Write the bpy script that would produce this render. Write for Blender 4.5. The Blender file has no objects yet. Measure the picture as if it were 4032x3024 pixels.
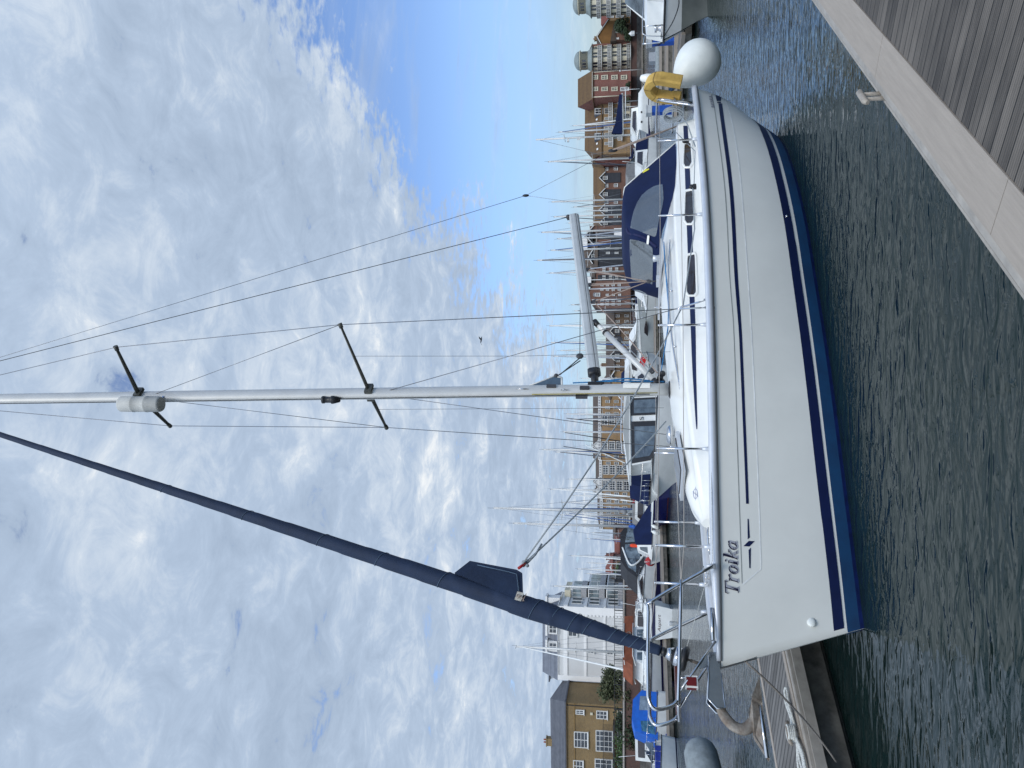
import bpy, bmesh, math, random
from math import sin, cos, tan, radians, pi, sqrt, atan, atan2, log, exp
from mathutils import Vector, Matrix
from mathutils.bvhtree import BVHTree
random.seed(7)
SC = bpy.context.scene
COL = SC.collection

# ------------------------------------------------------------------ camera geometry
FPX = 3029.0                 # focal length of the phone camera in photo pixels
CAMZ = 2.3                   # eye height above the water
PIT = atan((2500 - 2016) / FPX)
EYE = Vector((0, 0, CAMZ))

def ray(xi, yi):
    """direction into the scene seen at photo pixel (xi, yi); the phone was held upright, so
    the photo's x runs down and its y runs to the left"""
    a = (1512 - yi) / FPX
    b = (2016 - xi) / FPX
    return Vector((a, cos(PIT) - b * sin(PIT), sin(PIT) + b * cos(PIT)))

def at(xi, yi, Y):
    d = ray(xi, yi); return EYE + d * (Y / d.y)

def onz(xi, yi, z):
    d = ray(xi, yi); return EYE + d * ((z - CAMZ) / d.z)

# ------------------------------------------------------------------ materials
def srgb(r, g, b):
    f = lambda c: (c / 12.92 if c <= .04045 else ((c + .055) / 1.055) ** 2.4)
    return (f(r), f(g), f(b))

MATS = {}
def pm(name, col, rough=.5, metal=0.0, var=.12, scale=6.0, bump=0.0, bscale=60.0, spec=.5, col2=None, stretch=(1, 1, 1),
       alpha=1.0, trans=0.0, sheen=0.0, coat=0.0):
    if name in MATS: return MATS[name]
    m = bpy.data.materials.new(name); m.use_nodes = True
    nt = m.node_tree; N = nt.nodes; L = nt.links
    b = N['Principled BSDF']
    tc = N.new('ShaderNodeTexCoord'); mp = N.new('ShaderNodeMapping')
    mp.inputs['Scale'].default_value = stretch
    L.new(tc.outputs['Object'], mp.inputs['Vector'])
    nz = N.new('ShaderNodeTexNoise'); nz.inputs['Scale'].default_value = scale; nz.inputs['Detail'].default_value = 6
    nz.inputs['Roughness'].default_value = .65
    L.new(mp.outputs['Vector'], nz.inputs['Vector'])
    rp = N.new('ShaderNodeMapRange'); rp.inputs[1].default_value = .3; rp.inputs[2].default_value = .7
    L.new(nz.outputs['Fac'], rp.inputs[0])
    mx = N.new('ShaderNodeMix'); mx.data_type = 'RGBA'
    c2 = col2 if col2 else tuple(max(0, c * (1 - 2 * var)) for c in col)
    c1 = col if col2 else tuple(min(1, c * (1 + var)) for c in col)
    mx.inputs[6].default_value = (*c1, 1); mx.inputs[7].default_value = (*c2, 1)
    L.new(rp.outputs[0], mx.inputs[0]); L.new(mx.outputs[2], b.inputs['Base Color'])
    b.inputs['Roughness'].default_value = rough; b.inputs['Metallic'].default_value = metal
    b.inputs['Specular IOR Level'].default_value = spec
    if alpha < 1: b.inputs['Alpha'].default_value = alpha
    if trans: b.inputs['Transmission Weight'].default_value = trans
    if coat: b.inputs['Coat Weight'].default_value = coat
    if bump:
        n2 = N.new('ShaderNodeTexNoise'); n2.inputs['Scale'].default_value = bscale; n2.inputs['Detail'].default_value = 5
        L.new(mp.outputs['Vector'], n2.inputs['Vector'])
        bp = N.new('ShaderNodeBump'); bp.inputs['Strength'].default_value = bump; bp.inputs['Distance'].default_value = .02
        L.new(n2.outputs['Fac'], bp.inputs['Height']); L.new(bp.outputs['Normal'], b.inputs['Normal'])
    MATS[name] = m
    return m

def brick_mat(name, c1, c2, mortar, scale=1.0, rough=.85):
    """bricks in object space; the walls here stand along object x and y, so x+y feeds the courses"""
    if name in MATS: return MATS[name]
    m = bpy.data.materials.new(name); m.use_nodes = True
    nt = m.node_tree; N = nt.nodes; L = nt.links; b = N['Principled BSDF']
    tc = N.new('ShaderNodeTexCoord'); sp = N.new('ShaderNodeSeparateXYZ'); L.new(tc.outputs['Object'], sp.inputs[0])
    ad = N.new('ShaderNodeMath'); ad.operation = 'ADD'; L.new(sp.outputs[0], ad.inputs[0]); L.new(sp.outputs[1], ad.inputs[1])
    cb = N.new('ShaderNodeCombineXYZ'); L.new(ad.outputs[0], cb.inputs[0]); L.new(sp.outputs[2], cb.inputs[1])
    br = N.new('ShaderNodeTexBrick'); br.inputs['Scale'].default_value = scale
    br.inputs['Brick Width'].default_value = .23; br.inputs['Row Height'].default_value = .075; br.inputs['Mortar Size'].default_value = .01
    br.inputs['Color1'].default_value = (*c1, 1); br.inputs['Color2'].default_value = (*c2, 1); br.inputs['Mortar'].default_value = (*mortar, 1)
    L.new(cb.outputs[0], br.inputs['Vector'])
    nz = N.new('ShaderNodeTexNoise'); nz.inputs['Scale'].default_value = .35; nz.inputs['Detail'].default_value = 8
    L.new(tc.outputs['Object'], nz.inputs['Vector'])
    mr = N.new('ShaderNodeMapRange'); mr.inputs[1].default_value = .3; mr.inputs[2].default_value = .75; mr.inputs[3].default_value = 1.15; mr.inputs[4].default_value = .72
    L.new(nz.outputs['Fac'], mr.inputs[0])
    mx = N.new('ShaderNodeMix'); mx.data_type = 'RGBA'; mx.blend_type = 'MULTIPLY'; mx.inputs[0].default_value = 1
    L.new(br.outputs['Color'], mx.inputs[6]); L.new(mr.outputs[0], mx.inputs[7]); L.new(mx.outputs[2], b.inputs['Base Color'])
    b.inputs['Roughness'].default_value = rough
    MATS[name] = m
    return m

def course_mat(name, c1, c2, pitch=.3, rough=.85, axis=2, dark=.45):
    """roof tiles, slates, timber slats: courses every `pitch` metres with a dark lower edge and mottling"""
    if name in MATS: return MATS[name]
    m = bpy.data.materials.new(name); m.use_nodes = True
    nt = m.node_tree; N = nt.nodes; L = nt.links; b = N['Principled BSDF']
    tc = N.new('ShaderNodeTexCoord'); sp = N.new('ShaderNodeSeparateXYZ'); L.new(tc.outputs['Object'], sp.inputs[0])
    dv = N.new('ShaderNodeMath'); dv.operation = 'DIVIDE'; L.new(sp.outputs[axis], dv.inputs[0]); dv.inputs[1].default_value = pitch
    fr = N.new('ShaderNodeMath'); fr.operation = 'FRACT'; L.new(dv.outputs[0], fr.inputs[0])
    cr = N.new('ShaderNodeMapRange'); cr.inputs[1].default_value = 0; cr.inputs[2].default_value = .16; cr.inputs[3].default_value = dark; cr.inputs[4].default_value = 1
    L.new(fr.outputs[0], cr.inputs[0])
    fl = N.new('ShaderNodeMath'); fl.operation = 'FLOOR'; L.new(dv.outputs[0], fl.inputs[0])
    cb = N.new('ShaderNodeCombineXYZ'); L.new(fl.outputs[0], cb.inputs[0])
    wn = N.new('ShaderNodeTexWhiteNoise'); wn.noise_dimensions = '1D'; L.new(fl.outputs[0], wn.inputs['W'])
    nz = N.new('ShaderNodeTexNoise'); nz.inputs['Scale'].default_value = 1.6; nz.inputs['Detail'].default_value = 8; L.new(tc.outputs['Object'], nz.inputs['Vector'])
    a = N.new('ShaderNodeMath'); a.operation = 'MULTIPLY_ADD'; L.new(wn.outputs['Value'], a.inputs[0]); a.inputs[1].default_value = .35
    L.new(nz.outputs['Fac'], a.inputs[2])
    mr = N.new('ShaderNodeMapRange'); mr.inputs[1].default_value = .35; mr.inputs[2].default_value = 1.0; L.new(a.outputs[0], mr.inputs[0])
    mx = N.new('ShaderNodeMix'); mx.data_type = 'RGBA'; mx.inputs[6].default_value = (*c1, 1); mx.inputs[7].default_value = (*c2, 1); L.new(mr.outputs[0], mx.inputs[0])
    m2 = N.new('ShaderNodeMix'); m2.data_type = 'RGBA'; m2.blend_type = 'MULTIPLY'; m2.inputs[0].default_value = 1
    L.new(mx.outputs[2], m2.inputs[6]); L.new(cr.outputs[0], m2.inputs[7]); L.new(m2.outputs[2], b.inputs['Base Color'])
    b.inputs['Roughness'].default_value = rough
    MATS[name] = m
    return m

def stripe_mat(name, c1, c2, scale=40.0, rough=.8):
    """braided rope: diagonal flecks"""
    if name in MATS: return MATS[name]
    m = bpy.data.materials.new(name); m.use_nodes = True
    nt = m.node_tree; N = nt.nodes; L = nt.links; b = N['Principled BSDF']
    tc = N.new('ShaderNodeTexCoord'); w = N.new('ShaderNodeTexWave'); w.wave_type = 'BANDS'; w.bands_direction = 'DIAGONAL'
    w.inputs['Scale'].default_value = scale; w.inputs['Distortion'].default_value = 1.5
    L.new(tc.outputs['Object'], w.inputs['Vector'])
    mx = N.new('ShaderNodeMix'); mx.data_type = 'RGBA'; mx.inputs[6].default_value = (*c1, 1); mx.inputs[7].default_value = (*c2, 1)
    L.new(w.outputs['Fac'], mx.inputs[0]); L.new(mx.outputs[2], b.inputs['Base Color']); b.inputs['Roughness'].default_value = rough
    MATS[name] = m
    return m

WHITE = pm('white_gelcoat', (.82, .81, .76), .25, var=.03, scale=2.5, coat=.3)
HULLW = pm('hull_gelcoat', (.75, .75, .70), .3, var=.03, scale=1.2, coat=.15)
DECKW = pm('deck_gelcoat', (.83, .82, .785), .4, var=.025, scale=3, bump=.06, bscale=220)
NAVY = pm('navy_vinyl', srgb(.065, .11, .27), .4, var=.08)
NAVYC = pm('navy_canvas', srgb(.055, .10, .22), .9, var=.2, scale=2.2, bump=.6, bscale=4, spec=.25, col2=srgb(.08, .135, .28))
STRAP = pm('navy_strap', srgb(.09, .12, .29), .8, var=.15, scale=30)
ANTIF = pm('blue_antifouling', srgb(.04, .25, .41), .6, var=.2, scale=3, col2=srgb(.04, .19, .33))
ANTID = pm('wet_antifouling', srgb(.05, .11, .30), .35, var=.25, scale=8)
SAILD = pm('furled_sail_cloth', srgb(.095, .165, .27), .8, var=.15, scale=2.5, bump=.5, bscale=5)
SEAM = pm('sail_seam', srgb(.30, .38, .46), .8)
ALU = pm('anodised_aluminium', (.62, .62, .60), .5, .2, var=.05, scale=3)
ALUR = pm('rail_aluminium', (.62, .64, .67), .4, .4, var=.05, scale=4)
BOOMG = pm('boom_grey_paint', (.50, .52, .52), .45, .1, var=.05)
STEEL = pm('polished_steel', (.56, .56, .57), .16, 1.0, var=.06, scale=10)
WIRE = pm('rigging_wire', (.20, .21, .23), .4, .7, var=.1)
DARKSP = pm('spreader_dark_alloy', (.10, .10, .085), .5, .3, var=.25, scale=8)
BLACK = pm('black_plastic', (.016, .016, .018), .45, var=.2)
DGREY = pm('dark_grey_rubber', (.06, .06, .065), .6, var=.2)
GLASSD = pm('smoked_acrylic', (.035, .028, .03), .08, var=.2, spec=.6)
CLEARW = pm('clear_vinyl', (.13, .15, .165), .04, var=.15, scale=1.6, bump=.45, bscale=2.2, alpha=.80, spec=1.0, coat=.8)
ROPEG = stripe_mat('grey_fleck_rope', (.42, .45, .46), (.10, .13, .16), 38)
ROPEW = pm('white_rope', (.62, .63, .60), .85, var=.25, scale=60, bump=.4, bscale=120)
ROPEB = pm('blue_rope', srgb(.18, .47, .68), .8, var=.25, scale=40)
ROPET = stripe_mat('tan_fleck_rope', (.48, .40, .34), (.18, .12, .10), 55)
ROPED = pm('dark_rope', (.045, .05, .055), .8, var=.3, scale=40)
ROPEY = pm('yellow_rope', srgb(.62, .56, .22), .8, var=.25, scale=40)
REDM = pm('red_plastic', srgb(.62, .05, .07), .35, var=.15)
ORANGE = pm('orange_plastic', srgb(.90, .28, .12), .5, var=.1)
YELLOW = pm('yellow_foam_cover', srgb(.80, .66, .34), .75, var=.15, scale=5, bump=.3, bscale=15, col2=srgb(.62, .50, .25))
YELLOWI = pm('yellow_foam_inner', srgb(.86, .64, .10), .7, var=.1, scale=6)
FENDW = pm('white_fender_vinyl', (.74, .76, .72), .45, var=.06, scale=3, bump=.08, bscale=120)
GALV = pm('rusty_galvanised_steel', (.33, .30, .26), .65, .25, var=.3, scale=14, bump=.3, bscale=40, col2=(.16, .12, .09))
TEAK = pm('varnished_wood', srgb(.36, .16, .12), .4, var=.25, scale=5, stretch=(1, 8, 8))

# ------------------------------------------------------------------ mesh building
class MB:
    def __init__(s): s.v = []; s.f = []; s.mi = []; s.sm = []; s.each = False
    def add(s, vs, fs, mi=0, smooth=False):
        o = len(s.v); s.v += [Vector(v) for v in vs]
        for f in fs: s.f.append([i + o for i in f]); s.mi.append(mi); s.sm.append(smooth)
        return s
    def box(s, c, size, rz=0.0, mi=0, M=None):
        x, y, z = (k / 2 for k in size); c = Vector(c)
        R = M if M is not None else Matrix.Rotation(rz, 3, 'Z')
        vs = [c + R @ Vector((a * x, b * y, d * z)) for d in (-1, 1) for a, b in ((-1, -1), (1, -1), (1, 1), (-1, 1))]
        return s.add(vs, [[3, 2, 1, 0], [4, 5, 6, 7], [0, 1, 5, 4], [1, 2, 6, 5], [2, 3, 7, 6], [3, 0, 4, 7]], mi)
    def rings(s, rs, closed=True, caps=True, mi=0, smooth=True):
        n = len(rs[0]); vs = [p for r in rs for p in r]; fs = []
        for i in range(len(rs) - 1):
            for j in range(n if closed else n - 1):
                k = (j + 1) % n
                fs.append([i * n + j, i * n + k, (i + 1) * n + k, (i + 1) * n + j])
        s.add(vs, fs, mi, smooth)
        if caps and closed:
            s.add(rs[0], [list(range(n))[::-1]], mi); s.add(rs[-1], [list(range(n))], mi)
        return s
    def tube(s, pts, r, n=8, mi=0, caps=True, closed=False, sx=1.0, sy=1.0):
        P = [Vector(p) for p in pts]
        if closed: P = P + [P[0], P[1]]
        R = list(r) if hasattr(r, '__len__') else [r] * len(P)
        T = []
        for i in range(len(P)):
            t = (P[min(i + 1, len(P) - 1)] - P[max(i - 1, 0)])
            T.append(t.normalized() if t.length > 1e-9 else Vector((0, 0, 1)))
        u = T[0].cross(Vector((0, 0, 1)))
        if u.length < .05: u = T[0].cross(Vector((1, 0, 0)))
        u.normalize(); rs = []
        for i, p in enumerate(P):
            u = (u - T[i] * u.dot(T[i])).normalized(); w = T[i].cross(u)
            rs.append([p + u * (cos(2 * pi * k / n) * R[i] * sx) + w * (sin(2 * pi * k / n) * R[i] * sy) for k in range(n)])
        if closed: rs = rs[:-1]
        return s.rings(rs, True, caps and not closed, mi)
    def lathe(s, prof, o, ax=(0, 0, 1), n=20, mi=0, smooth=True):
        ax = Vector(ax).normalized(); u = ax.orthogonal().normalized(); w = ax.cross(u); o = Vector(o)
        rs = [[o + ax * h + (u * cos(2 * pi * k / n) + w * sin(2 * pi * k / n)) * max(r, 1e-4) for k in range(n)] for r, h in prof]
        return s.rings(rs, True, True, mi, smooth)
    def prism(s, poly, vec, mi=0):
        P = [Vector(p) for p in poly]; v = Vector(vec); n = len(P)
        s.add(P + [p + v for p in P], [list(range(n))[::-1], [n + i for i in range(n)]] + [[i, (i + 1) % n, n + (i + 1) % n, n + i] for i in range(n)], mi)
        return s
    def sphere(s, c, r, n=14, mi=0, sc=(1, 1, 1)):
        c = Vector(c); m = n // 2 + 1
        rs = [[c + Vector((sc[0] * r * sin(pi * i / m) * cos(2 * pi * k / n), sc[1] * r * sin(pi * i / m) * sin(2 * pi * k / n), sc[2] * r * -cos(pi * i / m))) for k in range(n)] for i in range(1, m)]
        b = [c - Vector((0, 0, r * sc[2]))]; t = [c + Vector((0, 0, r * sc[2]))]
        o = len(s.v); s.rings(rs, True, False, mi)
        k0 = len(s.v); s.v += b + t
        for k in range(n):
            s.f.append([k0, o + (k + 1) % n, o + k]); s.mi.append(mi); s.sm.append(True)
            q = o + (len(rs) - 1) * n
            s.f.append([k0 + 1, q + k, q + (k + 1) % n]); s.mi.append(mi); s.sm.append(True)
        return s
    def grid(s, rows, mi=0, smooth=True):
        return s.rings(rows, False, False, mi, smooth)
    def split(s):
        """one MB per separate piece; pieces that touch stay together"""
        par = list(range(len(s.v)))
        def find(a):
            while par[a] != a: par[a] = par[par[a]]; a = par[a]
            return a
        for f in s.f:
            for i in f[1:]: par[find(i)] = find(f[0])
        comp = {}
        for k, f in enumerate(s.f): comp.setdefault(find(f[0]), []).append(k)
        items = []
        for ks in comp.values():
            P = [s.v[i] for k in ks for i in s.f[k]]
            items.append([ks, [min(p[a] for p in P) - .004 for a in range(3)], [max(p[a] for p in P) + .004 for a in range(3)]])
        merged = True
        while merged:
            merged = False
            for i in range(len(items)):
                for j in range(i + 1, len(items)):
                    A, Bq = items[i], items[j]
                    if all(A[1][a] <= Bq[2][a] and Bq[1][a] <= A[2][a] for a in range(3)):
                        items[i] = [A[0] + Bq[0], [min(x) for x in zip(A[1], Bq[1])], [max(x) for x in zip(A[2], Bq[2])]]; del items[j]; merged = True; break
                if merged: break
        out = []
        for ks, _, _ in items:
            m = MB(); ix = {}
            for k in ks:
                for i in s.f[k]:
                    if i not in ix: ix[i] = len(m.v); m.v.append(s.v[i])
                m.f.append([ix[i] for i in s.f[k]]); m.mi.append(s.mi[k]); m.sm.append(s.sm[k])
            out.append(m)
        return out
    def build(s, name, mats, parent=None, label=None, fixn=True):
        if s.each:
            r = [m.build(name, mats, parent, label, fixn) for m in s.split()]
            return r[0] if r else None
        me = bpy.data.meshes.new(name); me.from_pydata([tuple(v) for v in s.v], [], s.f)
        if not isinstance(mats, (list, tuple)): mats = [mats]
        for m in mats: me.materials.append(m)
        for p, mi, sm in zip(me.polygons, s.mi, s.sm): p.material_index = mi; p.use_smooth = sm
        if fixn:
            bm = bmesh.new(); bm.from_mesh(me); bmesh.ops.remove_doubles(bm, verts=bm.verts, dist=1e-5)
            bmesh.ops.recalc_face_normals(bm, faces=bm.faces); bm.to_mesh(me); bm.free()
        me.update()
        o = bpy.data.objects.new(name, me); COL.objects.link(o)
        if parent is not None: o.parent = parent
        if label: o['label'] = label
        return o

def tag(o, label=None, cat=None, group=None, kind=None):
    if label: o['label'] = label
    if cat: o['category'] = cat
    if group: o['group'] = group
    if kind: o['kind'] = kind
    return o

def thing(name, label, cat, loc=(0, 0, 0), rz=0.0, group=None):
    o = bpy.data.objects.new(name, None); COL.objects.link(o)
    o.location = loc; o.rotation_euler = (0, 0, rz); o.empty_display_size = .2
    return tag(o, label, cat, group)

KIDS = {}
def copy_tree(o, parent=None):
    c = o.copy(); COL.objects.link(c)
    if parent is not None: c.parent = parent
    for ch in list(o.children): copy_tree(ch, c)
    return c

def interp(tab, x):
    """smooth curve through a table of (x, y)"""
    n = len(tab)
    if x <= tab[0][0]: return tab[0][1]
    if x >= tab[-1][0]: return tab[-1][1]
    for i in range(n - 1):
        if tab[i][0] <= x <= tab[i + 1][0]: break
    def sl(k):
        if k <= 0: return (tab[1][1] - tab[0][1]) / (tab[1][0] - tab[0][0])
        if k >= n - 1: return (tab[-1][1] - tab[-2][1]) / (tab[-1][0] - tab[-2][0])
        return (tab[k + 1][1] - tab[k - 1][1]) / (tab[k + 1][0] - tab[k - 1][0])
    x0, y0 = tab[i]; x1, y1 = tab[i + 1]; h = x1 - x0; t = (x - x0) / h
    m0 = sl(i) * h; m1 = sl(i + 1) * h
    return (2*t**3 - 3*t**2 + 1) * y0 + (t**3 - 2*t**2 + t) * m0 + (-2*t**3 + 3*t**2) * y1 + (t**3 - t**2) * m1

def lerp_tab(tab, x):
    if x <= tab[0][0]: return tab[0][1]
    for (a, b), (c, d) in zip(tab, tab[1:]):
        if x <= c: return b + (d - b) * (x - a) / (c - a)
    return tab[-1][1]

def curve_pts(pts, n=6):
    """Catmull-Rom through 3D points"""
    P = [Vector(p) for p in pts]; out = []
    for i in range(len(P) - 1):
        p0 = P[max(i - 1, 0)]; p1 = P[i]; p2 = P[i + 1]; p3 = P[min(i + 2, len(P) - 1)]
        for k in range(n):
            t = k / n
            out.append(.5 * ((2 * p1) + (p2 - p0) * t + (2 * p0 - 5 * p1 + 4 * p2 - p3) * t * t + (3 * p1 - p0 - 3 * p2 + p3) * t ** 3))
    return out + [P[-1]]

def sag(a, b, d, n=12):
    a = Vector(a); b = Vector(b)
    return [a.lerp(b, i / n) - Vector((0, 0, d * 4 * (i / n) * (1 - i / n))) for i in range(n + 1)]

def fill2d(polys, cut=0):
    """triangulated fill of 2D outline(s); returns (verts, faces)"""
    bm = bmesh.new()
    for poly in polys:
        vs = [bm.verts.new((x, y, 0)) for x, y in poly]
        bm.faces.new(vs)
    bmesh.ops.triangulate(bm, faces=bm.faces[:])
    if cut:
        for _ in range(cut): bmesh.ops.subdivide_edges(bm, edges=bm.edges[:], cuts=1, use_grid_fill=True)
    bm.verts.index_update()
    r = [(v.co.x, v.co.y) for v in bm.verts], [[v.index for v in f.verts] for f in bm.faces]
    bm.free(); return r

def text2d(body, size=1.0, shear=0.0, space=1.0):
    """flat lettering as (verts, faces) from Blender's built-in font, origin at baseline left"""
    cu = bpy.data.curves.new('lettering', 'FONT'); cu.body = body; cu.size = size; cu.shear = shear; cu.space_character = space
    cu.resolution_u = 3
    o = bpy.data.objects.new('lettering', cu); COL.objects.link(o)
    dg = bpy.context.evaluated_depsgraph_get()
    me = bpy.data.meshes.new_from_object(o.evaluated_get(dg))
    vs = [(v.co.x, v.co.y) for v in me.vertices]; fs = [list(p.vertices) for p in me.polygons]
    bpy.data.objects.remove(o); bpy.data.meshes.remove(me); bpy.data.curves.remove(cu)
    return vs, fs
# ------------------------------------------------------------------ the yacht in the foreground
BO = Vector((-2.847, 7.948, 0)); PHI = radians(44)
RB = Matrix.Rotation(PHI, 3, 'Z'); RBI = RB.inverted()
LO = RBI @ (EYE - BO)
def lray(xi, yi): return RBI @ ray(xi, yi)
def pl(xi, yi, l=0.0):
    """point of the yacht's fore-and-aft plane l metres to port, seen at that photo pixel"""
    d = lray(xi, yi); t = (-l - LO.y) / d.y; return LO + d * t
def plz(xi, yi, z):
    d = lray(xi, yi); return LO + d * ((z - LO.z) / d.z)

RAIL = [(0, .02), (.48, .25), (1.13, .45), (1.83, .66), (2.39, .86), (3.13, 1.11), (3.59, 1.26), (4.73, 1.56), (5.89, 1.73), (7.28, 1.73), (8.4, 1.67), (9.4, 1.58)]
WLN = [(.5, .0), (1.0, .17), (1.96, .47), (3.47, .92), (4.72, 1.18), (5.64, 1.36), (6.78, 1.41), (7.62, 1.34), (8.5, 1.12), (9.6, .9)]
ZBT = [(0, -.35), (.3, -.5), (.7, -.5), (.85, -.30), (.93, -.03), (1, .20)]
def zs(s):
    t = s / 10.7; return 1.45 - .2 * (1.5 * t - .5 * t * t)
def stem(z): return .5 * (1 - z / 1.45) if z < 1.45 else 0.0
def tran(z): return 9.36 + .30 * (1.28 - z) / 1.28
def hull_prof(sg):
    b = interp(RAIL, sg * 9.36); zb = interp(ZBT, sg); z1 = zs(sg * 9.36)
    q = min(sg, .80)
    bq = interp(RAIL, q * 9.36); zq = interp(ZBT, q); w = max(interp(WLN, .5 + q * 9.16), .03 * bq)
    k = min(1.3, max(.1, log(min(.97, w / bq)) / log(-zq / (zs(q * 9.36) - zq))))
    if sg > .80: k += (sg - .80) * .55
    return b, zb, z1, k
def half(s, z):
    a, c = stem(z), tran(z)
    sg = (s - a) / (c - a)
    if sg < 0 or sg > 1: return None
    b, zb, z1, k = hull_prof(sg)
    t = (z - zb) / (z1 - zb)
    if t <= 0: return 0.0
    return b * min(t, 1) ** k
Y = thing('sailing_yacht', 'white sailing yacht with navy stripes, blue sprayhood and bare mast, nearest boat', 'sailing yacht', BO, PHI)

def hull_rows(n=70, m=26, side=-1):
    rows = []
    for i in range(n + 1):
        sg = i / n; sg = sg * sg * .35 + sg * .65
        b, zb, z1, k = hull_prof(sg); row = []
        for j in range(m + 1):
            t = (j / m) ** 1.5; z = zb + (z1 - zb) * t
            s = stem(z) + sg * (tran(z) - stem(z))
            row.append(Vector((s, side * max(b * t ** k, .012), z)))
        rows.append(row)
    return rows
hm = MB()
rp_ = hull_rows(side=-1); rs_ = hull_rows(side=1)
hm.grid(rp_); hm.grid(rs_)
for i in range(len(rp_) - 1): pass
st = [[a, b] for a, b in zip(rp_[0], rs_[0])]; hm.grid(st)
tr = [[a.lerp(b, k / 8) for k in range(9)] for a, b in zip(rp_[-1], rs_[-1])]; hm.grid(tr)
HBV = BVHTree.FromPolygons(hm.v, [f for f in hm.f])
hull = hm.build('hull', HULLW, Y)

def hit(bv, xi, yi, off=.004):
    d = lray(xi, yi).normalized(); r = bv.ray_cast(LO, d)
    if r[0] is None: return None
    n = r[1]
    if n.dot(d) > 0: n = -n
    return r[0] + n * off
def decal(bv, polys, name, m, parent, cut=1, off=.004):
    """paint or vinyl lying on a surface: the outline is given in photo pixels, laid on the surface itself"""
    vs, fs = fill2d(polys, cut)
    P = [hit(bv, x, y, off) for x, y in vs]
    mb = MB(); mb.add([p if p else Vector((0, 0, 0)) for p in P], [f for f in fs if all(P[i] for i in f)], 0, True); mb.each = name == 'sheer_stripe'
    return mb.build(name, m, parent, fixn=False)
def band(bv, tab, name, m, parent, n=60, k=3, off=.004):
    """long stripe: tab rows are (photo y, upper edge x, lower edge x)"""
    ys = [tab[0][0] + (tab[-1][0] - tab[0][0]) * i / n for i in range(n + 1)]
    up = [(r[0], r[1]) for r in tab]; dn = [(r[0], r[2]) for r in tab]
    rows = []
    for y in ys:
        a, b = interp(up, y), interp(dn, y)
        row = [hit(bv, a + (b - a) * j / k, y, off) for j in range(k + 1)]
        if all(row): rows.append(row)
    mb = MB(); mb.grid(rows); return mb.build(name, m, parent, fixn=False)
def zband(z0f, z1f, name, m, s0, s1, off=.004, n=80, k=4, sides=(-1, 1)):
    """band round the hull between two heights"""
    mb = MB()
    for sd in sides:
        rows = []
        for i in range(n + 1):
            row = []
            for j in range(k + 1):
                q = i / n
                s_ = s0 + (s1 - s0) * q
                z = z0f(s_) + (z1f(s_) - z0f(s_)) * j / k
                a, c = stem(z), tran(z); sg = min(1, max(0, (s_ - .5) / 9.0))
                b, zb, zz, kk = hull_prof(sg); t = max(0, min(1, (z - zb) / (zz - zb)))
                row.append(Vector((a + sg * (c - a) - (off if i == 0 else 0), sd * (max(b * t ** kk, .012) + off * (1.6 if t > .05 else 1)), z - (off if t < .4 else 0))))
            rows.append(row)
        mb.grid(rows)
    return mb.build(name, m, Y, fixn=False)
zband(lambda s: .215 + .012 * (s - 5) / 4, lambda s: .325 + .015 * (s - 5) / 4, 'boot_stripe', NAVY, .55, 9.5)
zband(lambda s: .045, lambda s: .175, 'antifouling', ANTIF, .5, 9.5, .005)
zband(lambda s: -.30, lambda s: .045, 'wet_antifouling_band', ANTID, .5, 9.5, .005)
# upper sheer stripe and panel lines
band(HBV, [(408, 2828, 2843), (746, 2871, 2886), (1100, 2892, 2906), (1300, 2908, 2920), (1450, 2915, 2927), (1900, 2934, 2945), (1984, 2937, 2948)], 'sheer_stripe', NAVY, Y, 70)
decal(HBV, [[(2816, 373), (2836, 373), (2840, 383), (2838, 398), (2822, 399)]], 'sheer_stripe', NAVY, Y)
decal(HBV, [[(2823, 402), (2838, 401), (2839, 406), (2824, 407)]], 'sheer_stripe', NAVY, Y)
GLINE = pm('panel_line_grey', (.30, .31, .29), .5); WLINE = pm('panel_line_white', (.86, .87, .85), .4)
band(HBV, [(372, 2800, 2803), (430, 2812, 2815), (746, 2852, 2855.5), (1100, 2872, 2875), (1300, 2887, 2890), (1900, 2906, 2909), (2298, 2920, 2923)], 'panel_line', GLINE, Y, 70, 1)
band(HBV, [(372, 2842, 2845), (430, 2867, 2870.5), (560, 2895, 2898.5), (746, 2917, 2921), (1100, 2943, 2947), (1300, 2956, 2960), (1900, 2983, 2987), (2230, 2994, 2998)], 'panel_line', WLINE, Y, 70, 1)
decal(HBV, [[(2994, 2231), (2998, 2233), (2997, 2243), (2927, 2303), (2922, 2299), (2993, 2240)]], 'panel_line', WLINE, Y)
def cr(x, y, ox=2700, oy=1900, k=.422): return (ox + k * x, oy + k * y)
decal(HBV, [[cr(575, 340), cr(587, 340), cr(597, 515), cr(577, 530)], [cr(537, 594), cr(588, 545), cr(643, 548), cr(593, 598)], [cr(585, 630), cr(607, 608), cr(604, 800), cr(592, 800)]], 'dart_emblem', NAVY, Y)
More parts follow.
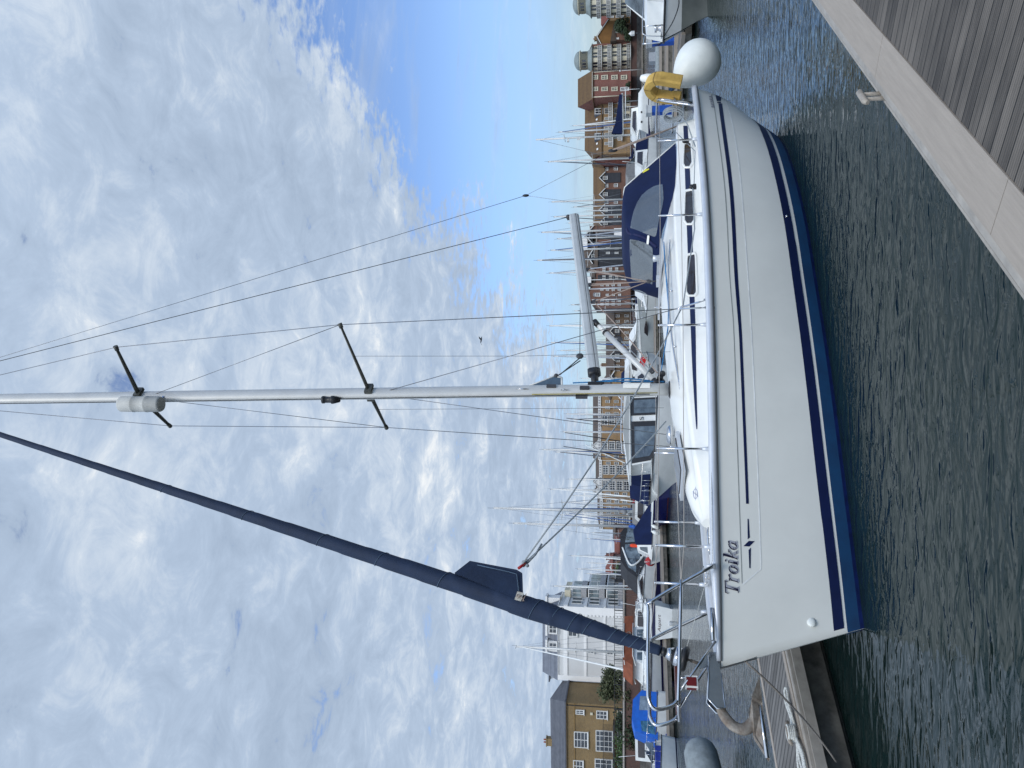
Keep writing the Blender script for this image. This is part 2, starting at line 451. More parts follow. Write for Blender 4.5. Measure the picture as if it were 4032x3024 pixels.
# ship's name in italic serif letters, drawn with a broad pen
def pen(strokes):
    polys = []
    for st_ in strokes:
        pts = [Vector((p[0], p[1])) for p in st_]; ws = [p[2] * 1.22 for p in st_]
        l, r = [], []
        for i, p in enumerate(pts):
            t = (pts[min(i + 1, len(pts) - 1)] - pts[max(i - 1, 0)]).normalized(); nn = Vector((-t.y, t.x))
            l.append(p + nn * ws[i] / 2); r.append(p - nn * ws[i] / 2)
        for i in range(len(pts) - 1): polys.append([tuple(l[i]), tuple(l[i + 1]), tuple(r[i + 1]), tuple(r[i])])
    return polys
def arc(cx, cy, rx, ry, a0, a1, w0, w1, n=12):
    out = []
    for i in range(n + 1):
        a = radians(a0 + (a1 - a0) * i / n); c = abs(cos(a)); out.append((cx + rx * cos(a), cy + ry * sin(a), w0 + (w1 - w0) * c))
    return out
GL = {'T': (.72, [[(.36, 0, .13), (.36, 1, .13)], [(.0, .97, .06), (.74, .97, .06)], [(.02, 1.0, .05), (-.03, .74, .02)], [(.72, 1.0, .05), (.70, .74, .02)], [(.18, .02, .045), (.54, .02, .045)]]),
      'r': (.44, [[(.12, 0, .12), (.12, .64, .12)], [(.0, .65, .04), (.16, .66, .05)], [(.0, .02, .04), (.26, .02, .04)], [(.14, .50, .03), (.22, .62, .06), (.34, .66, .10), (.39, .60, .11)]]),
      'o': (.52, [arc(.25, .33, .19, .31, 0, 360, .045, .125, 20)]),
      'i': (.28, [[(.12, .02, .12), (.12, .64, .12)], [(.0, .65, .04), (.16, .66, .05)], [(.0, .02, .04), (.25, .02, .04)], [(.12, .82, .10), (.12, .92, .10)]]),
      'k': (.54, [[(.12, 0, .12), (.12, 1.02, .12)], [(.0, 1.02, .04), (.16, 1.03, .05)], [(.0, .02, .04), (.24, .02, .04)], [(.14, .30, .04), (.44, .62, .05)], [(.32, .64, .035), (.52, .64, .035)], [(.24, .38, .11), (.45, .02, .11)], [(.36, .02, .04), (.56, .02, .04)]]),
      'a': (.5, [arc(.2, .30, .17, .29, 40, 330, .045, .12, 14), [(.38, .64, .1), (.38, .10, .12), (.44, .02, .06), (.52, .08, .03)], [(.32, .56, .05), (.2, .62, .04)]])}
def lay_text(word, p0, p1, cap, name, m, parent, shear=.22):
    """p0, p1: photo pixels of the two ends of the baseline; cap: cap height in pixels"""
    x = 0; polys = []
    for ch in word:
        w, sts = GL[ch]
        for po in pen(sts): polys.append([((px + x) + shear * py, py) for px, py in po])
        x += w + .06
    a = Vector(p0); b = Vector(p1); e = (b - a) / x; up = Vector((-cap, 0))
    out = []
    for po in polys:
        out.append([tuple(a + e * px + up * py) for px, py in po])
    vs = []; fs = []
    for po in out:
        P = [hit(HBV, q[0], q[1], .005 + .0004 * random.random()) for q in po]
        if all(P): fs.append([len(vs) + i for i in range(4)]); vs += P
    mb = MB(); mb.add(vs, fs); return mb.build(name, m, parent, fixn=False)
lay_text('Troika', (2914, 2349), (2914, 2352), 54, 'tmp', GLINE, Y) if False else None
lay_text('Troika', (2912, 2344), (2904, 2128), 53, 'name_shadow_lettering', pm('lettering_shadow_grey', (.40, .41, .46), .5), Y)
lay_text('Troika', (2908, 2347), (2900, 2131), 53, 'name_lettering', pm('lettering_navy', srgb(.07, .07, .20), .4), Y)
def flat_text(body, p0, p1, cap, name, m, parent, bv=None, shear=.15, space=1.0):
    vs, fs = text2d(body, 1.0, shear, space); w = max(v[0] for v in vs); h = max(v[1] for v in vs)
    a = Vector(p0); e = (Vector(p1) - a) / w; up = Vector((-cap, 0)) / h
    P = []
    for vx, vy in vs:
        q = a + e * vx + up * vy; P.append(hit(bv or HBV, q.x, q.y, .005))
    mb = MB(); mb.add([p if p else Vector() for p in P], [f for f in fs if all(P[i] for i in f)]); return mb.build(name, m, parent, fixn=False)
flat_text('BAVARIA', (2814, 425), (2803, 378), 13, 'maker_lettering', pm('lettering_blue_grey', srgb(.22, .22, .38), .4), Y, space=1.1)
# through-hull cover low at the bow, and a drain fitting amidships
c_ = hit(HBV, 3195, 2449, .0)
mb = MB(); mb.sphere(c_, .055, 14, sc=(1.0, .45, .85)); mb.build('vent_cover', FENDW, Y)
c_ = hit(HBV, 3098, 852, .0); mb = MB(); mb.sphere(c_, .022, 10); mb.each = True; mb.build('drain_fitting', STEEL, Y)
# deck
mb = MB(); rows = []
for i in range(61):
    s = .02 + 9.3 * i / 60; b = max(.015, interp(RAIL, s) - .03); z = zs(s) + .012
    rows.append([Vector((s, b * (-1 + 2 * k / 12), z + (.05 * min(1, b)) * (1 - (-1 + 2 * k / 12) ** 2))) for k in range(13)])
mb.grid(rows); deck = mb.build('deck', DECKW, Y)
# toe rail: pale aluminium capping over a grey strip that paints the shade beneath it
RSEC = [(.030, .002), (.042, .018), (.042, .062), (.026, .084), (-.01, .09), (-.045, .085), (-.055, .06), (-.055, .0)]
DSEC = [(.004, -.014), (.018, -.012), (.030, -.002), (.030, .014), (-.02, .014), (-.02, -.014)]
def rail_part(sec, name, m, s0=.05, s1=9.42):
    mb = MB()
    for sd in (-1, 1):
        rs = []
        for i in range(81):
            s = s0 + (s1 - s0) * i / 80; b = interp(RAIL, s); e = .02
            t = Vector((e * 2, sd * (interp(RAIL, s + e) - interp(RAIL, max(0, s - e))), 0)).normalized()
            nrm = Vector((-t.y * sd, t.x * sd, 0)) if sd > 0 else Vector((t.y, -t.x, 0))
            if nrm.y * sd < 0: nrm = -nrm
            f = .45 + .55 * min(1, s / .9)
            rs.append([Vector((s, sd * b, zs(s))) + nrm * (o * f) + Vector((0, 0, h * (f if h > 0 else 1))) for o, h in sec])
        mb.rings(rs, True, True, 0, True)
    return mb.build(name, m, Y)
rail_part(RSEC, 'toe_rail', ALUR); rail_part(DSEC, 'rail_shade_strip', pm('rail_shade_grey', (.16, .16, .165), .6, var=.1))
# bow chock slot in the rail
mb = MB(); a = pl(2805, 2470, .17); mb.tube([a + Vector((-.16, -.035, .01)), a + Vector((.16, -.10, .0))], .022, 8); mb.build('bow_chock', STEEL, Y)
# coachroof
TW = [(1.72, .10), (1.95, .34), (2.3, .56), (3, .78), (3.6, .92), (4.3, 1.03), (5.2, 1.12), (6, 1.17), (7.4, 1.2), (9.2, 1.18)]
TE = [(1.72, 1.52), (2.05, 1.60), (2.6, 1.66), (3.4, 1.71), (4.4, 1.735), (6, 1.75), (6.9, 1.73), (7.3, 1.68), (8.6, 1.62), (9.1, 1.60)]
TC = [(1.72, 1.53), (2.05, 1.66), (2.6, 1.74), (3.4, 1.81), (4.4, 1.86), (6, 1.91), (6.9, 1.90), (7.2, 1.72), (7.5, 1.63), (9.1, 1.60)]
def trunk_row(s):
    w = interp(TW, s); e = interp(TE, s); c = interp(TC, s); zd = zs(s) - .02
    e = max(e, zd + .02); c = max(c, e - .02)
    side = []
    for k in range(7): side.append((w - .07 * (k / 6) * min(1, w), zd + (e - .05 - zd) * k / 6))
    wt = w - .07 * min(1, w)
    for k in range(1, 6):
        a = pi / 2 * k / 6; r = min(.13, wt * .5); side.append((wt - r + r * cos(a), e - .05 + .05 * sin(a)))
    wi = wt - min(.13, wt * .5)
    for k in range(7): x = wi * (1 - k / 6); side.append((x, e + (c - e) * (1 - (x / max(wi, .01)) ** 2)))
    return [Vector((s, -y, z)) for y, z in side] + [Vector((s, y, z)) for y, z in side[-2::-1]]
mb = MB(); rows = [trunk_row(1.72 + (9.1 - 1.72) * i / 80) for i in range(81)]
mb.grid(rows); TBV = BVHTree.FromPolygons(mb.v, mb.f)
mb.add(rows[-1], [list(range(len(rows[-1])))]); mb.add(rows[0], [list(range(len(rows[0])))])
trunk = mb.build('coachroof', WHITE, Y)
band(TBV, [(478, 2690, 2707), (560, 2693, 2711), (746, 2699, 2720), (1100, 2712, 2732), (1300, 2720, 2739), (1450, 2726, 2741), (1660, 2739, 2746), (1690, 2742, 2745.5)], 'cabin_stripe', NAVY, Y, 70, 3, .003)
def rounded(poly, r=.25, n=4):
    out = []; m = len(poly)
    for i in range(m):
        p0, p1, p2 = Vector(poly[i - 1]), Vector(poly[i]), Vector(poly[(i + 1) % m])
        a = p1.lerp(p0, r); b = p1.lerp(p2, r)
        for k in range(n + 1):
            t = k / n; out.append(tuple((a * (1 - t) + p1 * t) * (1 - t) + (p1 * (1 - t) + b * t) * t))
    return out
def scale_poly(poly, gx, gy):
    cx = sum(p[0] for p in poly) / len(poly); cy = sum(p[1] for p in poly) / len(poly)
    return [(cx + (x - cx) * gx, cy + (y - cy) * gy) for x, y in poly]
# the three portlights of the cabin side
for poly in ([(2708, 1010), (2736, 1002), (2741, 1152), (2733, 1163), (2713, 1163), (2705, 1150)],
             [(2700, 758), (2726, 751), (2731, 868), (2722, 881), (2706, 881), (2697, 868)],
             [(2696, 570), (2719, 563), (2724, 640), (2715, 657), (2699, 657), (2693, 645)]):
    h_ = max(p[1] for p in poly) - min(p[1] for p in poly); w_ = max(p[0] for p in poly) - min(p[0] for p in poly)
    inn = rounded(poly, .13); out = rounded(scale_poly(poly, 1 + 17 / w_, 1 + 17 / h_), .17)
    fb = MB(); n = len(inn)
    A = [hit(TBV, x, y, .004) for x, y in out]; B = [hit(TBV, x, y, .016) for x, y in scale_poly(out, .93, .97)]; Cc = [hit(TBV, x, y, .016) for x, y in inn]; D = [hit(TBV, x, y, .006) for x, y in inn]
    fb.rings([A, B, Cc, D], True, False, 0, True)
    fr = fb.build('cabin_window', WHITE, Y)
    decal(TBV, [inn], 'pane', GLASSD, fr, 1, .007)
# grab rail, genoa track and hatch on the coachroof
mb = MB(); 
for sd in (-1,):
    P = [Vector((s, sd * (interp(TW, s) - .33), interp(TE, s) + .07 + .02)) for s in (3.3, 4.2, 5.2, 6.1)]
    P[0].z -= .07; P[-1].z -= .06
    mb.tube(curve_pts(P, 4), .014, 8)
    for s in (4.0, 5.0): mb.tube([Vector((s, sd * (interp(TW, s) - .33), interp(TE, s) - .0)), Vector((s, sd * (interp(TW, s) - .33), interp(TE, s) + .09))], .012, 6)
mb.build('grab_rail', STEEL, Y)
mb = MB(); rows = []
P = [Vector((s, -(interp(RAIL, s) - .16), zs(s) + .045)) for s in [5.0 + .25 * k for k in range(13)]]
mb.tube(P, .022, 6, sy=.7); mb.each = True; mb.build('genoa_track', ALUR, Y)
mb = MB()
for x, y, l in ((2735, 735, 1.38), (2706, 555, 1.42)):
    c = pl(x, y, l); mb.box(c + Vector((0, 0, .0)), (.09, .04, .05)); mb.lathe([(.0, -.022), (.035, -.02), (.035, .02), (0, .022)], c + Vector((0, 0, .04)), (0, 1, .2), 12)
mb.each = True; mb.build('sheet_block', BLACK, Y)
hb = MB(); M_ = Matrix.Rotation(radians(6), 3, 'Y'); hb.box((2.55, .0, 1.755), (.62, .6, .04), M=Matrix.Rotation(-radians(5), 3, 'Y')); ht = hb.build('deck_hatch', ALUR, Y)
hb = MB(); hb.box((2.55, .0, 1.78), (.5, .48, .015), M=Matrix.Rotation(-radians(5), 3, 'Y')); hb.build('pane', GLASSD, ht)
mb = MB()  # cowl vent ahead of the mast
c = pl(2645, 1650, -.1); mb.lathe([(.0, -.02), (.12, -.02), (.125, .02), (.09, .05), (.0, .06)], (3.15, .12, 1.84), (0, 0, 1), 18); mb.build('deck_vent', STEEL, Y)
# little compass mark on the foredeck side
def ring_poly(cx, cy, rx, ry, w, n=26):
    return [[(cx + rx * cos(a) , cy + ry * sin(a)), (cx + rx * cos(b), cy + ry * sin(b)), (cx + (rx - w) * cos(b), cy + (ry - w) * sin(b)), (cx + (rx - w) * cos(a), cy + (ry - w) * sin(a))] for a, b in ((2 * pi * k / n, 2 * pi * (k + 1) / n) for k in range(n))]
LOGO = pm('faint_blue_print', srgb(.50, .53, .66), .5)
polys = ring_poly(2739, 1944, 9, 20, 1.6) + [[(2739, 1916), (2740, 1916), (2740, 1970), (2739, 1970)], [(2727, 1934), (2728.5, 1934), (2750, 1954), (2748.5, 1955)]]
try: decal(TBV, polys, 'compass_mark', LOGO, Y, 0, .004)
except Exception as e: print('mark', e)
# mooring cleats on the foredeck
def deck_cleat(c, L, d, m=STEEL):
    mb = MB(); d = Vector(d).normalized(); c = Vector(c)
    mb.tube([c - d * L / 2 + Vector((0, 0, .052)), c - d * L * .3 + Vector((0, 0, .062)), c + d * L * .3 + Vector((0, 0, .062)), c + d * L / 2 + Vector((0, 0, .052))], [.007, .012, .012, .007], 8)
    for e in (-.14, .14): mb.tube([c + d * L * e, c + d * L * e + Vector((0, 0, .06))], [.016, .011], 8)
    return mb.build('cleat', m, Y)
for sd in (-1, 1): deck_cleat((1.25, sd * .36, zs(1.25) + .04), .30, (1, sd * .3, 0))
# anchor roller, stem head plates
mb = MB()
for sd in (-1, 1):
    y = sd * .055
    pol = [(.12, y, 1.49), (.10, y, 1.57), (-.10, y, 1.575), (-.34, y, 1.60), (-.43, y, 1.52), (-.42, y, 1.44), (-.33, y, 1.45), (-.08, y, 1.455)]
    mb.prism(pol, (0, .006, 0))
mb.box((-.14, 0, 1.462), (.50, .10, .008)); mb.lathe([(.0, -.045), (.03, -.045), (.022, 0), (.03, .045), (0, .045)], (-.40, 0, 1.49), (0, 1, 0), 12)
mb.prism([(.16, -.004, 1.48), (.02, -.004, 1.48), (-.02, -.004, 1.66), (.05, -.004, 1.66), (.16, -.004, 1.58)], (0, .008, 0))
br_ = mb.build('bow_roller', pm('dull_stainless', (.30, .32, .34), .25, .9, var=.1), Y)
mb = MB()
for sd in (-1, 1): mb.tube([(.10, sd * .058, 1.57), (-.10, sd * .058, 1.577), (-.34, sd * .058, 1.602), (-.43, sd * .058, 1.52), (-.42, sd * .058, 1.44), (-.33, sd * .058, 1.448), (-.08, sd * .058, 1.453)], .009, 6)
mb.each = True; mb.build('rolled_edge', STEEL, br_)
mb = MB(); rows = []
for i in range(8):
    z = 1.45 - .36 * i / 7; rows.append([Vector((stem(z) + .02, -.022, z)), Vector((stem(z) - .010, -.014, z)), Vector((stem(z) - .014, 0, z)), Vector((stem(z) - .010, .014, z)), Vector((stem(z) + .02, .022, z))])
mb.grid(rows); mb.build('stem_guard', STEEL, Y)
# ---------------- mast, spreaders, rigging
MT = lambda z: Vector((3.86 - .022 * (z - 1.8), 0, z))   # centre of the mast
MTOP = 14.6
def section(c, rx, ry, n=20, ax=None):
    return [c + Vector((rx * cos(2 * pi * k / n), ry * sin(2 * pi * k / n), 0)) for k in range(n)]
mb = MB(); rs = []
for i in range(25):
    z = 1.86 + (MTOP - 1.86) * i / 24; f = 1 if z < 9 else 1 - .12 * (z - 9) / 5.6
    rs.append(section(MT(z), .098 * f, .066 * f))
mb.rings(rs); mast = mb.build('mast', ALU, Y)
mb = MB(); mb.lathe([(0, 0), (.13, 0), (.13, .03), (.10, .05), (0, .05)], MT(1.82) + Vector((0, 0, -.02)), (0, 0, 1), 20); mb.build('mast_collar', BLACK, mast)
TIPP = [Vector((4.22, -.92, 6.36)), Vector((3.86, -.86, 9.66))]; TIPS = [Vector((3.92, .92, 6.06)), Vector((3.86, .86, 9.62))]
ROOT = [MT(6.05), MT(9.62)]
for r_, a, b in ((0, TIPP, -1), (0, TIPS, 1), (1, TIPP, -1), (1, TIPS, 1)):
    mb = MB(); r0 = ROOT[r_] + Vector((.0, b * .05, 0)); t = a[r_]
    mb.tube([r0, r0.lerp(t, .15), t], [.034, .034, .022], 10, sx=1.25, sy=.6); mb.tube([t - (t - r0).normalized() * .05, t + (t - r0).normalized() * .02], [.03, .034], 8)
    mb.box(r0 + Vector((.02, b * .03, 0)), (.16, .05, .10)); mb.build('spreader', DARKSP, mast)
CHP = Vector((3.95, -1.36, zs(3.95) + .06)); CHS = Vector((3.95, 1.36, zs(3.95) + .06))
def wire(name, pts, r=.0055, m=WIRE, parent=Y, n=6):
    mb = MB(); mb.tube(pts, r, n); return mb.build(name, m, parent)
MT2 = MT(13.6)
for tips, ch, sd in ((TIPP, CHP, -1), (TIPS, CHS, 1)):
    wire('shroud', [ch, tips[0], tips[1], MT2 + Vector((0, sd * .06, 0))])
    wire('shroud', [tips[0], MT(9.35) + Vector((0, sd * .06, 0))], .0045)
    lw = Vector((4.12, ch.y + sd * -.02, ch.z)); wire('shroud', [lw, MT(5.75) + Vector((0, sd * .06, 0))], .005)
    mb = MB()
    for a, b in ((ch, tips[0]), (lw, MT(5.75) + Vector((0, sd * .06, 0)))):
        d = (b - a).normalized(); mb.tube([a + d * .06, a + d * .10, a + d * .34, a + d * .38], [.006, .012, .012, .006], 8); mb.box(a + Vector((0, 0, -.02)), (.035, .012, .12))
    mb.each = True; mb.build('rigging_screw', STEEL, Y)
# flag halyards from the lower spreaders
q = TIPP[0].lerp(ROOT[0], .45); wire('flag_halyard', [q, q.lerp(pl(2075, 1402, .45), .98), pl(2640, 1385, .55)], .0025, ROPED)
q = TIPS[0].lerp(ROOT[0], .55); wire('flag_halyard', [q, Vector((3.9, .42, 1.9))], .0025, ROPED)
# backstay with split legs and tackle
BS1 = pl(2070, 770, 0); BS0 = MT(14.5)
wire('backstay', [BS0, BS1], .0045); wire('backstay', [BS1, Vector((9.3, .95, 1.35))], .0035)
BT = pl(2413, 593, .55); wire('backstay', [BS1, BT], .0035)
mb = MB(); mb.sphere(BS1, .045, 10, sc=(.8, .5, 1.4)); mb.sphere(BT, .055, 10, sc=(.8, .5, 1.6)); mb.each = True; mb.build('backstay_block', BLACK, Y)
BQ = Vector((9.35, -.98, 1.42))
mb = MB()
for k in (-.045, -.012, .022, .05): mb.tube([BT + Vector((k, k, 0)), BQ + Vector((k, k * .6, 0))], .0075, 6)
mb.build('backstay_tackle', ROPET, Y)
# boom with end fittings
G0 = MT(2.84) + Vector((.10, 0, 0)); B1 = Vector((8.06, 0, 3.36))
GA = G0 + Vector((.20, 0, .02)); bd = (B1 - GA).normalized(); bn = Vector((-bd.z, 0, bd.x))
sec = [(-.055, -.055), (-.03, -.085), (.03, -.085), (.055, -.055), (.062, 0), (.055, .06), (.03, .085), (-.03, .085), (-.055, .06), (-.062, 0)]
mb = MB(); rs = [[GA + bd * t + Vector((0, y, 0)) + bn * h for y, h in sec] for t in (0, (B1 - GA).length)]
mb.rings(rs, True, True, 0, False); boom = mb.build('boom', BOOMG, Y)
mb = MB()
for yy in (-.035, .035): mb.tube([GA + bn * -.03 + Vector((0, yy * 1.7, 0)), B1 + bn * -.03 + Vector((0, yy * 1.7, 0))], .004, 5)
mb.each = True; mb.build('boom_groove', DGREY, boom)
mb = MB(); rs = [[GA + bd * t + Vector((0, y * f, 0)) + bn * h * f for y, h in sec] for t, f in ((-.02, .75), (0, 1.06), (.09, 1.06))]
mb.rings(rs); mb.tube([G0 + Vector((-.02, 0, 0)), GA + bd * .02], [.05, .06], 10); mb.box(G0 + Vector((-.02, 0, 0)), (.06, .12, .2)); mb.lathe([(0, -.03), (.04, -.03), (.04, .03), (0, .03)], G0 + Vector((0.02, 0, -.09)), (0, 0, 1), 12); mb.build('gooseneck', BLACK, boom)
mb = MB(); mb.sphere(B1 + bn * .10 + bd * .0, .045, 10); mb.box(B1 - bd * .03 + bn * .09, (.1, .03, .06)); mb.build('boom_end_block', DGREY, boom)
wire('topping_lift', [B1 + bn * .1, MT(14.55) + Vector((.1, 0, 0))], .006, ROPED)
# solid vang
v0 = MT(2.02) + Vector((.13, 0, 0)); v1 = GA + bd * 1.12 + bn * -.10
vd = (v1 - v0).normalized()
mb = MB(); mb.tube([v0, v0.lerp(v1, .80)], .042, 12); vang = mb.build('vang', ALU, Y)
mb = MB(); mb.tube([v0.lerp(v1, .80), v0.lerp(v1, .94)], .034, 12); mb.build('vang_inner_tube', WHITE, vang)
mb = MB(); mb.tube([v0.lerp(v1, .79), v0.lerp(v1, .815)], .046, 12); mb.tube([v0.lerp(v1, .92), v1], [.04, .05], 8); mb.tube([v1, v1 + bn * .05], .03, 8); mb.tube([v0 - vd * .04, v0 + vd * .05], .05, 8); mb.build('vang_fitting', BLACK, vang)
mb = MB(); off = Vector((.05, 0, -.07))
for k in (-.014, .014): mb.tube([v0.lerp(v1, .12) + off + Vector((k, k, 0)), v0.lerp(v1, .62) + off + Vector((k, k, 0))], .006, 6)
mb.build('vang_tackle', ROPEG, vang)
mb = MB(); mb.sphere(v0.lerp(v1, .64) + off, .045, 10, sc=(1.3, .5, 1)); mb.sphere(v0.lerp(v1, .14) + off, .05, 10, sc=(1.3, .5, 1)); mb.each = True; mb.build('vang_block', DGREY, vang)
# mainsheet: four falls from the boom down to the coachroof
MB0 = pl(2553, 1108, .35); bm1 = pl(2312, 1062, 0); bm2 = pl(2322, 1122, 0); bm3 = pl(2338, 1188, 0)
mb = MB()
for q in (bm1, bm2): 
    for k in (-.018, .018): mb.tube([q + Vector((k, 0, 0)), MB0 + Vector((k, k, .02))], .008, 6)
mb.tube([MB0, bm3], .008, 6); mb.tube(sag(bm3, Vector((4.05, -.12, 2.0)), .03), .008, 6)
mb.build('mainsheet', ROPET, Y)
mb = MB()
for q in (bm1, bm2, bm3): mb.sphere(q + Vector((0, 0, -.01)), .04, 10, sc=(1.2, .5, 1.2)); mb.tube([q, q + bn * .09], .008, 6)
mb.sphere(MB0, .045, 10, sc=(.8, .6, 1.1)); mb.tube([MB0, MB0 - Vector((0, 0, .14))], .012, 6); mb.each = True; mb.build('mainsheet_block', DGREY, Y)
mb = MB(); mb.box(MB0 - Vector((0, 0, .17)), (.05, 1.5, .035)); mb.box(MB0 - Vector((0, 0, .14)), (.09, .16, .05)); mb.build('mainsheet_track', ALUR, Y)
# furled main: its clew peeps out of the mast
a, b, c = pl(2045, 1533, 0), pl(2213, 1531, 0), pl(2212, 1486, 0); d_ = pl(2182, 1481, 0)
mb = MB(); mb.prism([a, b, c, d_], (0, .012, 0)); mc = mb.build('mainsail_clew', pm('sun_strip_grey_blue', srgb(.32, .40, .47), .8, var=.1), Y)
mb = MB(); 
for p, q in ((a, d_), (d_, c), (c, b)): mb.tube([p + Vector((0, .006, 0)), q + Vector((0, .006, 0))], .016, 6)
mb.build('leech_tape', WHITE, mc)
blk = pl(2283, 1402, 0); wire('outhaul', [pl(2195, 1480, 0), pl(2285, 1420, 0)], .008, ROPED); wire('outhaul', [pl(2205, 1475, 0), pl(2285, 1408, 0), blk], .008, ROPED)
mb = MB(); mb.sphere(blk, .055, 10, sc=(1, .5, 1.0)); mb.sphere(pl(2190, 1480, 0), .035, 8); mb.each = True; mb.build('outhaul_block', DGREY, Y)
wire('outhaul', [blk, pl(2285, 1150, -.05)], .006, ROPED)
# halyards up the front of the mast and small mast fittings
mb = MB(); mb.tube([MT(2.1) + Vector((-.115, -.03, 0)), MT(14.4) + Vector((-.13, -.03, 0))], .006, 6); mb.build('halyard', ROPED, mast)
mb = MB(); mb.tube([MT(2.0) + Vector((-.11, -.05, 0)), MT(3.7) + Vector((-.108, -.05, 0))], .006, 6); mb.build('halyard', ROPEY, mast)
mb = MB(); c = MT(2.12); mb.grid([[c + Vector((.06 - .1 * t + 0, -.07 - .035 * sin(pi * t), z)) for t in (0, .25, .5, .75, 1)] for z in (-.02, .05, .16, .27, .34)]); mb.build('mast_plate', WHITE, mast)
mb = MB()
for z, sx in ((2.98, -.02), (3.44, .02)): mb.box(MT(z) + Vector((sx, -.07, 0)), (.05, .035, .13))
mb.box(MT(3.02) + Vector((-.115, .0, 0)), (.04, .05, .16)); mb.each = True; mb.build('line_organiser', DGREY, mast)
mb = MB(); mb.tube([MT(3.24) + Vector((-.06, -.075, -.03)), MT(3.24) + Vector((-.07, -.11, .02)), MT(3.24) + Vector((-.06, -.075, .06))], .008, 6); mb.tube([MT(3.8) + Vector((-.02, -.068, -.05)), MT(3.8) + Vector((-.02, -.068, .13))], .008, 6); mb.each = True; mb.build('mast_eye', STEEL, mast)
mb = MB(); c = MT(6.58) + Vector((-.13, -.02, 0)); mb.lathe([(0, -.12), (.035, -.12), (.06, -.02), (.06, .0), (.045, .01), (.045, .10), (.055, .11), (.055, .14), (0, .14)], c, (0, 0, 1), 14); mb.tube([c, MT(6.58)], .02, 8); mb.build('steaming_light', BLACK, mast)
c = MT(9.45) + Vector((-.24, -.10, 0)); mb = MB(); mb.lathe([(0, -.33), (.10, -.33), (.115, -.30), (.115, -.12), (.12, -.11), (.12, -.09), (.115, -.08), (.115, .09), (.12, .10), (.12, .12), (.115, .13), (.115, .31), (.10, .33), (0, .33)], c, (0, 0, 1), 24)
rr = mb.build('radar_reflector', pm('dusty_white_plastic', (.52, .52, .49), .6, var=.12, scale=4), mast)
mb = MB(); 
for z in (-.25, .25): mb.box(c + Vector((.12, .05, z)), (.16, .03, .025))
mb.build('bracket', STEEL, rr)
# ---------------- furled genoa on its foil, drum below
F0 = Vector((.075, 0, 1.80)); F1 = MT(13.4) + Vector((-.1, 0, 0)); fd = (F1 - F0)
FP = lambda z: F0 + (pl(0, 1711, 0) - F0) * ((z - F0.z) / (pl(0, 1711, 0).z - F0.z))
rtab = [(2.04, .052), (2.22, .056), (2.235, .062), (2.42, .066), (2.435, .072), (2.60, .076), (2.615, .084), (2.85, .090), (2.87, .100), (3.14, .106), (3.16, .114), (3.45, .120), (3.7, .112), (4.2, .100), (5.5, .086), (7.5, .066), (9.5, .050), (12, .034), (13.2, .03)]
mb = MB(); rs = []; zz = 2.04; n = 14; ax = (FP(9) - FP(3)).normalized(); ux = ax.cross(Vector((0, 1, 0))).normalized(); wy = Vector((0, 1, 0))
while zz < 13.2:
    r = lerp_tab(rtab, zz); rr_ = []
    for k in range(n):
        a = 2 * pi * k / n; tw = ((a / (2 * pi)) + zz * 1.9) % 1.0      # spiral wraps: each turn's free edge stands proud
        rr_.append(FP(zz) + (ux * cos(a) + wy * sin(a)) * (r * (.965 + .07 * tw)))
    rs.append(rr_); zz += .03 if zz < 4.5 else .08
mb.rings(rs); furl = mb.build('furled_genoa', SAILD, Y)
mb = MB()
for z in (2.15, 2.25, 2.36, 2.48, 2.60, 2.74, 2.90, 3.1, 3.32, 4.4, 5.2, 6.0, 7.1, 8.4):
    r = lerp_tab(rtab, z) * 1.045; mb.tube([FP(z + .10 * (k / 12 - .5)) + (ux * cos(2 * pi * k / 24 + 2.0) + wy * sin(2 * pi * k / 24 + 2.0)) * r for k in range(25)][4:24], .0035, 4)
mb.build('seam', SEAM, furl)
# clew flap
cl = [pl(1850, 2208, .08), pl(2035, 2243, .1), pl(2056, 2256, .1), pl(2060, 2372, .12), pl(2020, 2352, .12), pl(1790, 2255, .1)]
mb = MB(); 
for a in range(2): pass
mb.prism(cl, (0, .03, 0)); mb.build('clew_panel', SAILD, furl)
mb = MB(); e_ = Vector((0, -.008, 0)); mb.tube([pl(1880, 2226, .1) + e_, pl(2000, 2252, .11) + e_, pl(2035, 2262, .11) + e_, pl(2043, 2330, .12) + e_], .006, 5); mb.build('seam', SEAM, furl)
q = pl(2045, 2350, .13); mb = MB(); mb.box(q + Vector((0, -.012, 0)), (.10, .008, .075), M=Matrix.Rotation(radians(12), 3, 'Y')); pt = mb.build('clew_patch', pm('cream_patch', (.55, .52, .45), .8, var=.2, scale=30), furl)
mb = MB(); mb.tube([q + Vector((-.03, -.02, .02)), q + Vector((.0, -.025, -.02)), q + Vector((.02, -.02, .02)), q + Vector((-.01, -.025, .03)), q + Vector((.0, -.025, -.02)), q + Vector((-.06, -.02, -.06))], .004, 5); mb.tube([q + Vector((-.06, -.02, -.045)), q + Vector((.03, -.02, -.075))], .005, 5); mb.build('lashing', ROPET, pt)
